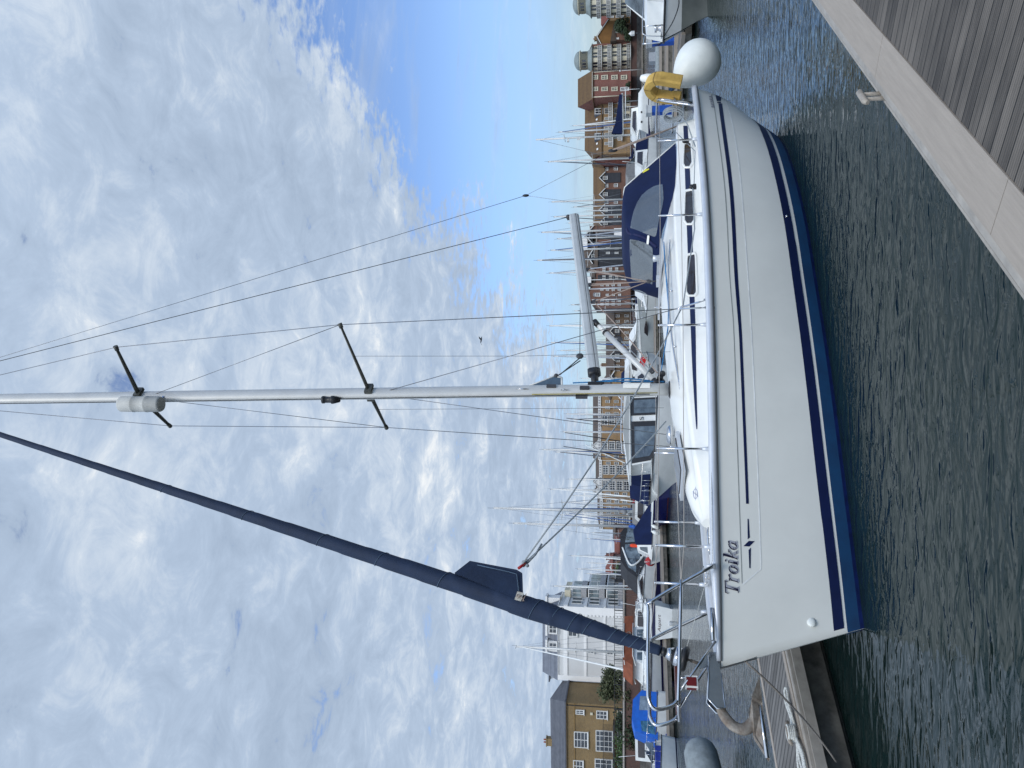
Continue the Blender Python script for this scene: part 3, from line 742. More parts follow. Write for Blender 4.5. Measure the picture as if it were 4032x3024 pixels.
# drum
mb = MB(); dz = ax; D0 = FP(1.80)
mb.lathe([(0, .16), (.03, .16), (.03, .26), (0, .27)], D0, ax, 12); mb.lathe([(0, -.03), (.105, -.03), (.125, -.015), (.125, .015), (.11, .03), (0, .03)], D0, ax, 24); mb.lathe([(0, .10), (.088, .10), (.088, .115), (0, .12)], D0, ax, 24); mb.lathe([(0, .19), (.046, .19), (.046, .235), (0, .24)], D0, ax, 16)
dr = mb.build('furling_drum', BLACK, Y)
mb = MB(); mb.lathe([(0, .03), (.098, .03), (.096, .10), (0, .10)], D0, ax, 24); mb.lathe([(0, .12), (.078, .12), (.048, .19), (0, .19)], D0, ax, 24); DBV = BVHTree.FromPolygons(mb.v, mb.f); mb.build('drum_shell', STEEL, dr)
try:
    flat_text('FURLEX', (2674, 2606), (2666, 2573), 8, 'maker_lettering', BLACK, dr, DBV, 0)
except Exception as e: print('furlex', e)
mb = MB(); mb.tube([D0 - ax * .03, Vector((.035, 0, 1.64))], .011, 8); mb.tube([D0 - ax * .06, D0 - ax * .13], .017, 8); mb.build('forestay_link', GALV, Y)
wire('forestay', [FP(2.0), F1], .02, ALU)
wire('furling_line', [D0 + Vector((.06, -.06, -.01)), Vector((.95, -.46, 1.50)), Vector((2.0, -.75, 1.46))], .0035, ROPEW)
# ---------------- pulpit, stanchions, guard wires, pushpit
TB = .0185
def tubes(name, lists, r=TB, m=STEEL, parent=Y):
    mb = MB()
    for P in lists: mb.tube(P, r, 9)
    return mb.build(name, m, parent)
pp = [Vector((.86, -.50, 1.50)), Vector((.48, -.42, 2.12)), Vector((.36, -.40, 2.165)), Vector((-.32, -.25, 2.175)), Vector((-.46, -.22, 2.165)), Vector((-.53, -.20, 2.11)), Vector((-.50, -.19, 1.98)), Vector((-.44, -.19, 1.905)), Vector((-.34, -.21, 1.885)), Vector((.70, -.47, 1.83))]
ps = [Vector((p.x + .0, -p.y, p.z - .02)) for p in pp]
def smooth_path(P, n=4): return curve_pts(P, n)
tubes('pulpit', [smooth_path(pp), smooth_path(ps), smooth_path([Vector((-.47, -.19, 1.89)), Vector((-.50, -.1, 1.885)), Vector((-.50, .1, 1.87)), Vector((-.47, .19, 1.87))])])
tubes('pulpit_leg', [[Vector((.20, -.16, 1.50)), Vector((-.36, -.20, 1.885))], [Vector((.20, .16, 1.49)), Vector((-.36, .20, 1.865))]], .013)
mb = MB(); 
for y in (-.5, .5): mb.lathe([(0, 0), (.032, 0), (.024, .05), (.018, .09), (0, .09)], (.86, y * .98, zs(.86) + .05), (0, 0, 1), 10)
mb.each = True; mb.build('pulpit_foot', ALUR, Y)
mb = MB(); mb.box((-.08, .2, 1.88), (.62, .16, .03)); mb.build('pulpit_seat', TEAK, Y)
nv = pl(2722, 2688, .17); mb = MB(); mb.box(nv, (.12, .05, .12)); nl = mb.build('navigation_light', WHITE, Y)
mb = MB(); mb.box(nv + Vector((0.0, -.028, 0)), (.085, .01, .095)); mb.box(nv + Vector((-.062, 0, 0)), (.006, .04, .09)); mb.build('red_lens', pm('red_lens', srgb(.42, .02, .06), .2, var=.1), nl)
wire('light_bracket', [nv + Vector((.06, .01, .0)), nv + Vector((.04, 0, .10))], .008, STEEL, nl)
ST = [(1.15, .52, 1.52, 2.06), (2.22, .78, 1.50, 2.13), (3.76, 1.27, 1.46, 2.07), (5.55, 1.66, 1.40, 2.02), (7.52, 1.66, 1.35, 1.97)]
for s, l, z0, z1 in ST:
    for sd in (-1, 1):
        mb = MB(); l_ = interp(RAIL, s) - .06; mb.tube([Vector((s, sd * l_, zs(s) + .05)), Vector((s, sd * l_, zs(s) + .645))], .0145, 9); mb.sphere(Vector((s, sd * l_, zs(s) + .65)), .016, 8)
        so = mb.build('stanchion', STEEL, Y)
        mb = MB(); mb.lathe([(0, 0), (.034, 0), (.024, .06), (.018, .10), (0, .10)], Vector((s, sd * l_, zs(s) + .055)), (0, 0, 1), 10); mb.build('stanchion_foot', ALUR, so)
PUSH = (9.22, 1.50)
for sd in (-1, 1):
    tops = [Vector((.40, sd * .41, 2.14))] + [Vector((s, sd * (interp(RAIL, s) - .06), zs(s) + .64)) for s, *_ in ST] + [Vector((PUSH[0], sd * PUSH[1], 1.90))]
    mids = [Vector((.70, sd * .47, 1.83))] + [Vector((s, sd * (interp(RAIL, s) - .06), zs(s) + .36)) for s, *_ in ST] + [Vector((8.98, sd * 1.53, 1.62))]
    wire('guard_wire', tops, .0048, pm('guard_wire_vinyl', (.42, .38, .34), .5)); wire('guard_wire', mids, .0048, MATS['guard_wire_vinyl'])
for sd in (-1, 1):
    tubes('pushpit', [smooth_path([Vector((8.78, sd * 1.58, 1.36)), Vector((9.12, sd * 1.52, 1.84)), Vector((9.30, sd * 1.47, 1.90)), Vector((9.55, sd * 1.25, 1.92)), Vector((9.58, sd * .75, 1.92)), Vector((9.56, sd * .6, 1.88)), Vector((9.46, sd * .58, 1.38))]), [Vector((9.26, sd * 1.48, 1.88)), Vector((9.34, sd * 1.35, 1.34))], smooth_path([Vector((9.0, sd * 1.53, 1.63)), Vector((9.4, sd * 1.42, 1.64)), Vector((9.54, sd * 1.2, 1.64)), Vector((9.54, sd * .7, 1.64))])])
# steering wheel
mb = MB(); c = Vector((9.05, -.35, 1.52)); tx = Vector((0, 1, 0)); up = Vector((.25, 0, .97)).normalized()
mb.tube([c + (tx * cos(2 * pi * k / 24) + up * sin(2 * pi * k / 24)) * .22 for k in range(24)], .017, 8, closed=True); wh = mb.build('steering_wheel', BLACK, Y)
mb = MB(); 
for k in range(5): mb.tube([c, c + (tx * cos(2 * pi * k / 5) + up * sin(2 * pi * k / 5)) * .22], .009, 6)
mb.lathe([(0, -.05), (.03, -.05), (.03, .05), (0, .05)], c, tx.cross(up), 10); mb.build('spoke', STEEL, wh)
# ---------------- sprayhood
def smooth_arch(hw, ztop, zside, s_top, s_side, n=16, pw=.42):
    out = []
    for k in range(n + 1):
        a = pi * k / n; cx = cos(a); sy = sin(a)
        y = -hw * (abs(cx) ** pw) * (1 if cx > 0 else -1); t = sy ** pw
        out.append(Vector((s_side + (s_top - s_side) * t, y, zside + (ztop - zside) * t)))
    return out
n = 18
F_ = [Vector((6.30 + .30 * abs(-1 + 2 * k / n) ** 2.2 - .02, .66 * (-1 + 2 * k / n), 1.90 + .02 * (1 - abs(-1 + 2 * k / n)))) for k in range(n + 1)]
def arch(hwb, hwt, zb, zt, sb, stp):
    out = []
    for k in range(n + 1):
        u = -1 + 2 * k / n; a = abs(u)
        if a > .55: t = (a - .55) / .45; y = hwt + (hwb - hwt) * t; z = zt - .05 - (zt - .05 - zb) * t; s = stp + (sb - stp) * t
        else: y = hwt * sin(a / .55 * pi / 2) ** .9; z = zt - .05 * (a / .55) ** 3; s = stp
        out.append(Vector((s, y * (1 if u > 0 else -1), z)))
    return out
hoops = [F_, arch(.72, .56, 1.86, 2.37, 6.62, 6.66), arch(.90, .62, 1.74, 2.47, 6.98, 6.98), arch(1.03, .66, 1.66, 2.52, 7.22, 7.40), arch(1.08, .66, 1.64, 2.51, 7.75, 7.75), arch(1.10, .62, 1.63, 2.49, 8.46, 7.98)]
fine = []
for i in range(len(hoops) - 1):
    for t in ((0, .25, .5, .75) if i else (0, .33, .66)):
        fine.append([hoops[i][k].lerp(hoops[i + 1][k], t) for k in range(n + 1)])
fine.append(hoops[-1])
mb = MB(); mb.grid(fine); SBV = BVHTree.FromPolygons(mb.v, mb.f); hood = mb.build('sprayhood', NAVYC, Y)
def hp(x, y): return (2400 + .3617 * x, 640 + .3617 * y)
def hood_decal(pts, name, m, off=.006): 
    try: return decal(SBV, [rounded([hp(*p) for p in pts], .18, 3)], name, m, hood, 2, off)
    except Exception as e: print(name, e)
hood_decal([(228, 715), (235, 650), (262, 540), (300, 440), (350, 360), (410, 305), (480, 262), (550, 240), (580, 240), (585, 310), (590, 400), (572, 500), (545, 600), (505, 815), (380, 770), (300, 738)], 'side_window', CLEARW)
hood_decal([(222, 832), (300, 845), (380, 870), (440, 905), (470, 935), (474, 1060), (472, 1180), (470, 1330), (430, 1300), (330, 1290), (240, 1275), (232, 1150), (225, 990)], 'front_window', CLEARW)
hood_decal([(262, 1380), (330, 1385), (400, 1420), (455, 1470), (470, 1520), (400, 1490), (320, 1430)], 'front_window', CLEARW)
hood_decal([(418, 793), (440, 797), (432, 893), (408, 885)], 'strap_label', WHITE, .03)
hood_decal([(365, 85), (430, 68), (437, 78), (362, 122)], 'flag_patch', pm('yellow_patch', srgb(.86, .82, .25), .7), .009)
mb = MB(); mb.tube([p + Vector((0, 0, .005)) for p in hoops[-1][:n // 2 + 1]], .011, 6); mb.build('piping', WHITE, hood)
for rng in ((0, 5),): 
    mb = MB(); mb.tube(smooth_path([hit(SBV, *hp(x, y), .004) for x, y in ((190, 720), (215, 770), (300, 790), (380, 820), (450, 870), (510, 920))]), .02, 6); mb.build('strap', STRAP, hood)
# coachroof lines led aft, blue and tan
mb = MB()
for k, l in enumerate((.50, .53, .57)): mb.tube([Vector((4.05, -.12, 1.95)), Vector((4.4, -l - .1, 1.86))] + [Vector((s, -l - .17, interp(TE, s) + (interp(TC, s) - interp(TE, s)) * .62 + .02)) for s in (4.8, 5.3, 5.8, 6.2)], .007, 6)
mb.each = True; mb.build('halyard_tail', ROPEB, Y)
mb = MB(); mb.tube([MT(2.0) + Vector((.12, -.03, -.1)), MT(2.6) + Vector((.14, -.03, 0)), MT(3.15) + Vector((.11, -.04, 0))], .010, 6); mb.tube([MT(2.0) + Vector((.14, .0, -.1)), MT(2.5) + Vector((.22, .0, -.1)), MT(2.86) + Vector((.12, -.04, 0))], .010, 6); mb.each = True; mb.build('halyard_tail', ROPEB, Y)
mb = MB()
for k in range(4): mb.lathe([(0, -.02), (.04, -.02), (.045, 0), (.04, .02), (0, .02)], MT(1.93) + Vector((.18 + .0 * k, -.12 + .08 * k, .03 * (k % 2))), (1, .1, 0), 12)
mb.each = True; mb.build('mast_base_block', BLACK, Y)
mb = MB(); c = Vector((5.98, -.60, 1.93)); mb.lathe([(0, -.02), (.06, -.02), (.045, .06), (.055, .10), (0, .11)], c, (0, 0, 1), 16); mb.box((6.0, -.35, 1.94), (.16, .3, .06)); mb.build('winch', ALUR, Y)
# jib sheets, from the clew to the side decks
CLW = pl(2046, 2236, .1)
jl = Vector((6.7, -1.38, 1.46)); kk = pl(2700, 1172, 1.2)
wire('jib_sheet', [CLW, pl(2455, 1672, .62), kk] if False else [CLW] + [CLW.lerp(pl(2690, 1200, 1.18), t) - Vector((0, 0, .10 * 4 * t * (1 - t))) for t in (.2, .4, .6, .8)] + [pl(2690, 1200, 1.18), pl(2735, 900, 1.36), jl], .010, ROPEG)
wire('jib_sheet', sag(CLW, Vector((3.98, .80, 1.86)), .05), .010, ROPEG)
mb = MB(); kn = CLW + Vector((.06, .03, -.06))
for k in range(5): mb.sphere(kn + Vector((random.uniform(-.05, .05), random.uniform(-.03, .03), random.uniform(-.05, .05))), .022, 8)
mb.tube([kn, kn + Vector((.14, 0, -.10)), kn + Vector((.28, 0, -.16))], .012, 6); mb.build('sheet_knot', ROPEG, Y)
mb = MB(); mb.tube([CLW + Vector((-.02, -.02, .01)), kn + Vector((0, -.03, .0))], .017, 7); mb.build('clew_shackle', REDM, Y)
wire('jib_sheet', [Vector((6.7, -1.38, 1.44)), Vector((7.6, -1.42, 1.38)), Vector((8.7, -1.2, 1.66))], .0075, ROPEG)

# ---------------- things hung on the yacht
def onY(name, label, cat, group=None): return thing(name, label, cat, BO, PHI, group)
t = onY('anchor', 'rusty grey plough anchor hanging under the bow roller of the white yacht', 'anchor')
mb = MB(); mb.tube(curve_pts([(-.30, 0, 1.50), (-.44, 0, 1.47), (-.56, 0, 1.38), (-.585, 0, 1.27), (-.50, 0, 1.17)], 5), [.02, .022, .026, .03, .034, .036, .038, .04, .04, .04, .04, .04, .04, .042, .045, .045, .045, .045, .045, .045, .05], 8, sy=1.3, sx=.6); mb.build('shank', GALV, t)
mb = MB(); tip1 = Vector((-.20, -.02, 1.14)); nose = Vector((-.80, 0, 1.19)); A0 = Vector((-.50, 0, 1.22))
mb.prism([A0 + Vector((.02, 0, 0)), Vector((-.34, -.16, 1.20)), Vector((-.16, -.22, 1.12)), Vector((-.36, -.10, 1.10)), Vector((-.86, -.02, 1.08)), Vector((-.66, -.02, 1.19))], (0, .012, 0)); 
mb.prism([A0 + Vector((.02, .02, 0)), Vector((-.34, .18, 1.20)), Vector((-.16, .24, 1.12)), Vector((-.36, .12, 1.10)), Vector((-.86, .02, 1.08)), Vector((-.66, .03, 1.19))], (0, .012, 0)); mb.each = True; mb.build('fluke', GALV, t)
mb = MB(); mb.tube([(-.40, -.13, 1.13), (-.84, -.02, 1.10)], [.014, .02], 8); mb.build('fluke_bar', STEEL, t)
t = onY('mooring_line', 'thin brown mooring line running down from the yacht bow to a fender buoy', 'rope')
E0 = Vector((.06, -.03, 1.20)); E1 = RBI @ (Vector((-3.80, 8.16, .30)) - BO)
mb = MB(); mb.tube(sag(E0, E1, .06, 14), .011, 7); mb.build('rope', stripe_mat('brown_rope', (.26, .23, .20), (.10, .09, .08), 60), t)
t = onY('horseshoe_lifebuoy', 'yellow horseshoe lifebuoy hanging on the stern rail of the yacht', 'lifebuoy')
HC = pl(2603, 345, 1.58)
def horseshoe(w, d, off=Vector()):
    P = []
    for k in range(17):
        a = radians(-10 + 200 * k / 16); P.append((cos(a), sin(a)))
    pts = [Vector((.0, .19, -.34))] + [Vector((0, .21 * x, .21 * yv)) for x, yv in P] + [Vector((0, -.19, -.34))]
    Mz = Matrix.Rotation(radians(-22), 3, 'Z') @ Matrix.Rotation(radians(14), 3, 'Y')
    return [HC + Mz @ p + off for p in pts]
mb = MB(); path = horseshoe(.1, .1); rs = []
Mz = Matrix.Rotation(radians(-22), 3, 'Z') @ Matrix.Rotation(radians(14), 3, 'Y'); nx = Mz @ Vector((1, 0, 0))
for i, p in enumerate(path):
    tt = (path[min(i + 1, len(path) - 1)] - path[max(i - 1, 0)]).normalized(); sd = tt.cross(nx)
    prof = [(-.105, -.062), (-.075, -.085), (.075, -.085), (.105, -.062), (.105, .062), (.075, .085), (-.075, .085), (-.105, .062)]
    rs.append([p + nx * a + sd * b * .85 for a, b in prof])
mb.rings(rs, True, True, 0, False); cov = mb.build('foam_cover', YELLOW, t)
mb = MB(); mb.rings([[r[k] + (r[k] - p) * .02 for k in (4, 5, 6)] for r, p in zip(rs, path)], False, False) if False else None
mb = MB()
for i in (4, 9, 14): mb.rings([[p_ + (p_ - path[i]) * .05 for p_ in rs[i]], [q_ + (q_ - path[i + 1]) * .05 for q_ in [a.lerp(b, .25) for a, b in zip(rs[i], rs[i + 1])]]], True, False)
mb.each = True; mb.build('webbing_strap', pm('faded_strap', srgb(.45, .36, .20), .8), t)
t = onY('fender_ball', 'big white ball fender hanging off the yacht stern above the blue water', 'fender')
FC = pl(2752, 243, 1.72); ap = pl(2650, 345, 1.50)
mb = MB(); axv = (FC - ap).normalized(); LL = (FC - ap).length; R_ = .385
prof = [(.02, 0), (.05, .02), (.10, .12)] + [(.10 + (R_ - .10) * sin(pi / 2 * k / 8) ** .95, .12 + (LL - .12) * k / 8) for k in range(1, 9)] + [(R_ * cos(pi / 2 * k / 8), LL + R_ * sin(pi / 2 * k / 8) * .95) for k in range(1, 9)]
mb.lathe(prof, ap, axv, 36); mb.build('ball', FENDW, t)
mb = MB(); mb.lathe([(.0, -.08), (.035, -.08), (.045, .02), (0, .03)], ap, axv, 12); mb.build('rope_eye', pm('blue_vinyl', srgb(.2, .35, .5), .5), t)
mb = MB(); mb.tube([ap - axv * .06, Vector((9.45, -1.36, 1.90))], .008, 6); mb.build('lanyard', ROPEB, t)
t = onY('rope_coil', 'coiled blue and white rope hung on the yacht stern beside the blue pedestal', 'rope')
RC = Vector((9.18, -1.24, 1.66)); mb = MB()
for k in range(7):
    ph = k * .5; o_ = Vector((.025 * k - .08, random.uniform(-.02, .02), random.uniform(-.02, .02)))
    mb.tube([RC + o_ + Vector((.05 * sin(a), .10 * cos(a), .15 * sin(a + .3))) for a in [2 * pi * j / 18 for j in range(18)]], .012, 6, closed=True)
mb.tube([RC + Vector((-.08, -.05, -.1)), RC + Vector((-.5, -.06, -.22)), RC + Vector((-1.3, -.10, -.3))], .011, 6)
mb.build('coil', ROPEG, t)
t = onY('life_ring_float', 'small white oblong float hanging beside the yellow lifebuoy', 'float')
q = pl(2558, 308, 1.70); mb = MB(); mb.lathe([(0, -.17), (.05, -.15), (.075, -.05), (.075, .05), (.05, .15), (0, .17)], q, (.2, 0, 1), 14); mb.build('float_body', WHITE, t)
mb = MB(); mb.tube(sag(q + Vector((0, 0, .17)), Vector((9.45, -1.36, 1.92)), .02, 6), .006, 6); mb.build('lanyard', ROPEW, t)
# ------------------------------------------------------------------ water
def water_mat():
    m = bpy.data.materials.new('harbour_water'); m.use_nodes = True; nt = m.node_tree; N = nt.nodes; L = nt.links; b = N['Principled BSDF']
    b.inputs['Base Color'].default_value = (.006, .016, .015, 1); b.inputs['Roughness'].default_value = .035; b.inputs['IOR'].default_value = 1.33
    b.inputs['Specular IOR Level'].default_value = .47
    tc = N.new('ShaderNodeTexCoord'); mp = N.new('ShaderNodeMapping'); mp.inputs['Rotation'].default_value = (0, 0, radians(12)); mp.inputs['Scale'].default_value = (1.0, 2.3, 1)
    L.new(tc.outputs['Object'], mp.inputs['Vector'])
    n1 = N.new('ShaderNodeTexNoise'); n1.inputs['Scale'].default_value = 2.6; n1.inputs['Detail'].default_value = 2; n1.inputs['Roughness'].default_value = .4; n1.inputs['Distortion'].default_value = .9
    n2 = N.new('ShaderNodeTexNoise'); n2.inputs['Scale'].default_value = 5.5; n2.inputs['Detail'].default_value = 2; n2.inputs['Distortion'].default_value = .8
    n3 = N.new('ShaderNodeTexNoise'); n3.inputs['Scale'].default_value = .35; n3.inputs['Detail'].default_value = 2
    for n in (n1, n2, n3): L.new(mp.outputs['Vector'], n.inputs['Vector'])
    a = N.new('ShaderNodeMath'); a.operation = 'MULTIPLY_ADD'; L.new(n2.outputs['Fac'], a.inputs[0]); a.inputs[1].default_value = .16; L.new(n1.outputs['Fac'], a.inputs[2])
    a2 = N.new('ShaderNodeMath'); a2.operation = 'MULTIPLY_ADD'; L.new(n3.outputs['Fac'], a2.inputs[0]); a2.inputs[1].default_value = 1.2; L.new(a.outputs[0], a2.inputs[2])
    bp = N.new('ShaderNodeBump'); bp.inputs['Strength'].default_value = .7; bp.inputs['Distance'].default_value = .043
    L.new(a2.outputs[0], bp.inputs['Height']); L.new(bp.outputs['Normal'], b.inputs['Normal'])
    return m
mb = MB(); mb.add([(-900, -200, 0), (900, -200, 0), (900, 900, 0), (-900, 900, 0)], [[0, 1, 2, 3]]); tag(mb.build('water', water_mat()), kind='structure')
mb = MB(); mb.add([(-900, -200, -5), (900, -200, -5), (900, 900, -5), (-900, 900, -5)], [[0, 1, 2, 3]]); tag(mb.build('seabed', pm('mud', (.03, .03, .025), .9)), kind='structure')

# ------------------------------------------------------------------ pontoons near the camera
def plank_mat(name, c1, c2, pitch, grooves=6, direction='X'):
    """decking in object space: boards `pitch` wide across the given axis, each with its own tone, gaps and anti-slip grooves"""
    m = bpy.data.materials.new(name); m.use_nodes = True; nt = m.node_tree; N = nt.nodes; L = nt.links; b = N['Principled BSDF']
    tc = N.new('ShaderNodeTexCoord'); sp = N.new('ShaderNodeSeparateXYZ'); L.new(tc.outputs['Object'], sp.inputs[0])
    ax = 0 if direction == 'X' else 1
    dv = N.new('ShaderNodeMath'); dv.operation = 'DIVIDE'; L.new(sp.outputs[ax], dv.inputs[0]); dv.inputs[1].default_value = pitch
    fr = N.new('ShaderNodeMath'); fr.operation = 'FRACT'; L.new(dv.outputs[0], fr.inputs[0])
    fl = N.new('ShaderNodeMath'); fl.operation = 'FLOOR'; L.new(dv.outputs[0], fl.inputs[0])
    wn = N.new('ShaderNodeTexWhiteNoise'); wn.noise_dimensions = '1D'; L.new(fl.outputs[0], wn.inputs['W'])
    mp = N.new('ShaderNodeMapping'); mp.inputs['Scale'].default_value = (14, 1.3, 1) if ax == 0 else (1.3, 14, 1); L.new(tc.outputs['Object'], mp.inputs['Vector'])
    nz = N.new('ShaderNodeTexNoise'); nz.inputs['Scale'].default_value = 1.6; nz.inputs['Detail'].default_value = 9; nz.inputs['Roughness'].default_value = .75; L.new(mp.outputs['Vector'], nz.inputs['Vector'])
    nb = N.new('ShaderNodeTexNoise'); nb.inputs['Scale'].default_value = 2.2; nb.inputs['Detail'].default_value = 6; L.new(tc.outputs['Object'], nb.inputs['Vector'])
    s1 = N.new('ShaderNodeMath'); s1.operation = 'MULTIPLY_ADD'; L.new(wn.outputs['Value'], s1.inputs[0]); s1.inputs[1].default_value = .34; L.new(nz.outputs['Fac'], s1.inputs[2])
    s2 = N.new('ShaderNodeMath'); s2.operation = 'MULTIPLY_ADD'; L.new(nb.outputs['Fac'], s2.inputs[0]); s2.inputs[1].default_value = .6; L.new(s1.outputs[0], s2.inputs[2])
    mr = N.new('ShaderNodeMapRange'); mr.inputs[1].default_value = .55; mr.inputs[2].default_value = 1.2; L.new(s2.outputs[0], mr.inputs[0])
    mx = N.new('ShaderNodeMix'); mx.data_type = 'RGBA'; mx.inputs[6].default_value = (*c1, 1); mx.inputs[7].default_value = (*c2, 1); L.new(mr.outputs[0], mx.inputs[0])
    # one replaced board in every dozen is browner
    gt = N.new('ShaderNodeMath'); gt.operation = 'GREATER_THAN'; L.new(wn.outputs['Value'], gt.inputs[0]); gt.inputs[1].default_value = .955
    mb_ = N.new('ShaderNodeMix'); mb_.data_type = 'RGBA'; L.new(gt.outputs[0], mb_.inputs[0]); L.new(mx.outputs[2], mb_.inputs[6]); mb_.inputs[7].default_value = (.21, .13, .085, 1)
    # grooves
    g = N.new('ShaderNodeMath'); g.operation = 'MULTIPLY'; L.new(fr.outputs[0], g.inputs[0]); g.inputs[1].default_value = grooves
    gf = N.new('ShaderNodeMath'); gf.operation = 'PINGPONG'; L.new(g.outputs[0], gf.inputs[0]); gf.inputs[1].default_value = .5
    gm = N.new('ShaderNodeMapRange'); gm.inputs[1].default_value = .0; gm.inputs[2].default_value = .32; gm.inputs[3].default_value = .62; gm.inputs[4].default_value = 1; L.new(gf.outputs[0], gm.inputs[0])
    gp = N.new('ShaderNodeMath'); gp.operation = 'PINGPONG'; L.new(dv.outputs[0], gp.inputs[0]); gp.inputs[1].default_value = .5
    gq = N.new('ShaderNodeMapRange'); gq.inputs[1].default_value = .03; gq.inputs[2].default_value = .075; gq.inputs[3].default_value = .12; gq.inputs[4].default_value = 1; L.new(gp.outputs[0], gq.inputs[0])
    mu = N.new('ShaderNodeMath'); mu.operation = 'MULTIPLY'; L.new(gm.outputs[0], mu.inputs[0]); L.new(gq.outputs[0], mu.inputs[1])
    m3 = N.new('ShaderNodeMix'); m3.data_type = 'RGBA'; m3.blend_type = 'MULTIPLY'; m3.inputs[0].default_value = 1; L.new(mb_.outputs[2], m3.inputs[6]); L.new(mu.outputs[0], m3.inputs[7])
    L.new(m3.outputs[2], b.inputs['Base Color']); b.inputs['Roughness'].default_value = .85
    bp = N.new('ShaderNodeBump'); bp.inputs['Strength'].default_value = .6; bp.inputs['Distance'].default_value = .008; L.new(mu.outputs[0], bp.inputs['Height']); L.new(bp.outputs['Normal'], b.inputs['Normal'])
    return m
DECKING = plank_mat('grooved_grey_decking', (.185, .16, .135), (.05, .043, .037), .108, 5)
DECKING2 = plank_mat('weathered_decking', (.20, .19, .18), (.08, .075, .07), .14, 1)
EDGEB = pm('pale_composite_board', (.33, .285, .24), .8, var=.06, scale=2, stretch=(1, 14, 1), bump=.25, bscale=12)
EDGEA = pm('aluminium_channel', (.36, .33, .29), .6, .1, var=.14, scale=5)
CONC = pm('mossy_float_concrete', (.085, .078, .06), .95, var=.5, scale=2.2, bump=.8, bscale=18, col2=(.025, .026, .02))
TIMB = pm('weathered_timber_fascia', (.13, .12, .10), .9, var=.35, scale=3, stretch=(1, 10, 1))
def pontoon(name, label, P0, ang, length, width, z, back=4.0, deck=DECKING, board=.31, skirt=(.10, .5)):
    """P0: a point on the outer (water) edge; local x runs along the edge, local y inward over the deck"""
    t = thing(name, label, 'pontoon', (P0[0], P0[1], 0), ang)
    mb = MB(); mb.box((length / 2 - back, width / 2, z - .03), (length, width - 2 * board, .06)); mb.build('decking', deck, t)
    mb = MB()
    for y in (board / 2, width - board / 2):
        for i in range(int(length / 2.4) + 1):
            x0 = -back + i * 2.4; x1 = min(x0 + 2.394, length - back)
            if x1 > x0: mb.box(((x0 + x1) / 2, y, z - .022), (x1 - x0, board - .012, .055))
    mb.build('edge_board', EDGEB, t)
    mb = MB()
    for y, s in ((-.02, -1), (width + .02, 1)):
        prof = [(0, -.004), (s * .035, -.008), (s * .042, -.02), (s * .042, -.075), (s * .085, -.075), (s * .085, -.048), (s * .105, -.048), (s * .105, -.16), (s * -.03, -.16), (s * -.03, -.01)]
        mb.rings([[Vector((x, y + a, z + h)) for a, h in prof] for x in (-back, length - back)], True, True, 0, False)
    mb.build('edge_channel', EDGEA, t)
    mb = MB(); mb.box((length / 2 - back, width / 2, z - .30), (length - .1, width - .06, .30)); mb.build('frame', TIMB, t)
    mb = MB(); k = int(length / 3)
    for i in range(max(1, k)): mb.box((-back + (i + .5) * length / max(1, k), width / 2, z - .75), (length / max(1, k) - .12, width - .2, .64))
    mb.build('float', CONC, t)
    return t
def dock_cleat(c, d, L, parent, m=GALV, h=.085):
    mb = MB(); d = Vector(d).normalized(); c = Vector(c); up = Vector((0, 0, 1))
    mb.tube([c - d * L / 2 + up * (h - .012), c - d * L * .36 + up * h, c + d * L * .36 + up * h, c + d * L / 2 + up * (h - .012)], [.016, .024, .024, .016], 10)
    for e in (-.2, .2): mb.tube([c + d * L * e - up * .06, c + d * L * e + up * (h - .01)], [.02, .014], 8)
    mb.box(c - up * .03, (L * .55, .08, .03), atan2(d.y, d.x))
    return mb.build('cleat', m, parent)
PA = atan2(3.97, 3.23)
quay_pontoon = pontoon('pontoon', 'grooved grey decking pontoon with pale edge board in the near corner', (2.0, 5.71), PA - pi, 26, 3.2, .55, 14)
# local x runs the other way so that the deck lies inland
quay_pontoon.rotation_euler = (0, 0, PA); quay_pontoon.location = (2.0, 5.71, 0); 
quay_pontoon.scale = (1, -1, 1)
dock_cleat((.31, -.10, .50), (1, 0, 0), .25, quay_pontoon, pm('sandy_painted_cleat', (.36, .32, .27), .6, var=.2, scale=20), .145)
FA = radians(60)
finger = pontoon('pontoon', 'timber decked finger pontoon behind the yacht bow', (-3.29, 9.74), FA, 12, 1.75, .5, 5.5, DECKING2, .12)
dock_cleat((-1.0, .10, .53), (1, 0, 0), .30, finger)
fc = dock_cleat((-1.9, 1.62, .53), (1, 0, 0), .26, finger)
mb = MB(); mb.prism([(-5.5, 1.80, .49), (-2.9, 1.80, .49), (-5.5, 3.3, .49)], (0, 0, -.05)); mb.build('corner_board', DECKING2, finger)
# rope made up on the finger cleat
t = thing('rope_coil', 'white rope looped round the cleat of the finger pontoon under the anchor', 'rope', (-3.29, 9.74, 0), FA)
mb = MB(); RZ = .545
def loop(c, L, w, a0, n=14, z=RZ):
    out = []
    for k in range(n + 1):
        a = -pi * .92 + 2 * pi * .92 * k / n; r = Vector((L * (1 + cos(a)) / 2, w * sin(a) * (1 + .3 * cos(a)), 0)); out.append(Vector(c) + Matrix.Rotation(a0, 3, 'Z') @ r + Vector((0, 0, z - c[2] + .01 * sin(3 * a))))
    return out
for (cx, cy, L_, w_, a_) in ((-.98, .10, .62, .05, .08), (-.98, .13, .55, .035, .16), (-1.05, .12, .60, .10, pi - .05), (-1.05, .08, .58, .05, pi + .12), (-1.05, .1, .66, .13, pi + .02)):
    mb.tube(loop((cx, cy, 0), L_, w_, a_), .014, 7)
for k in range(4): mb.tube([Vector((-1.0 + .09 * sin(a), .10 + .06 * cos(a), .56 + .02 * k)) for a in [2 * pi * j / 14 for j in range(14)]], .014, 7, closed=True)
mb.build('rope', ROPEW, t)
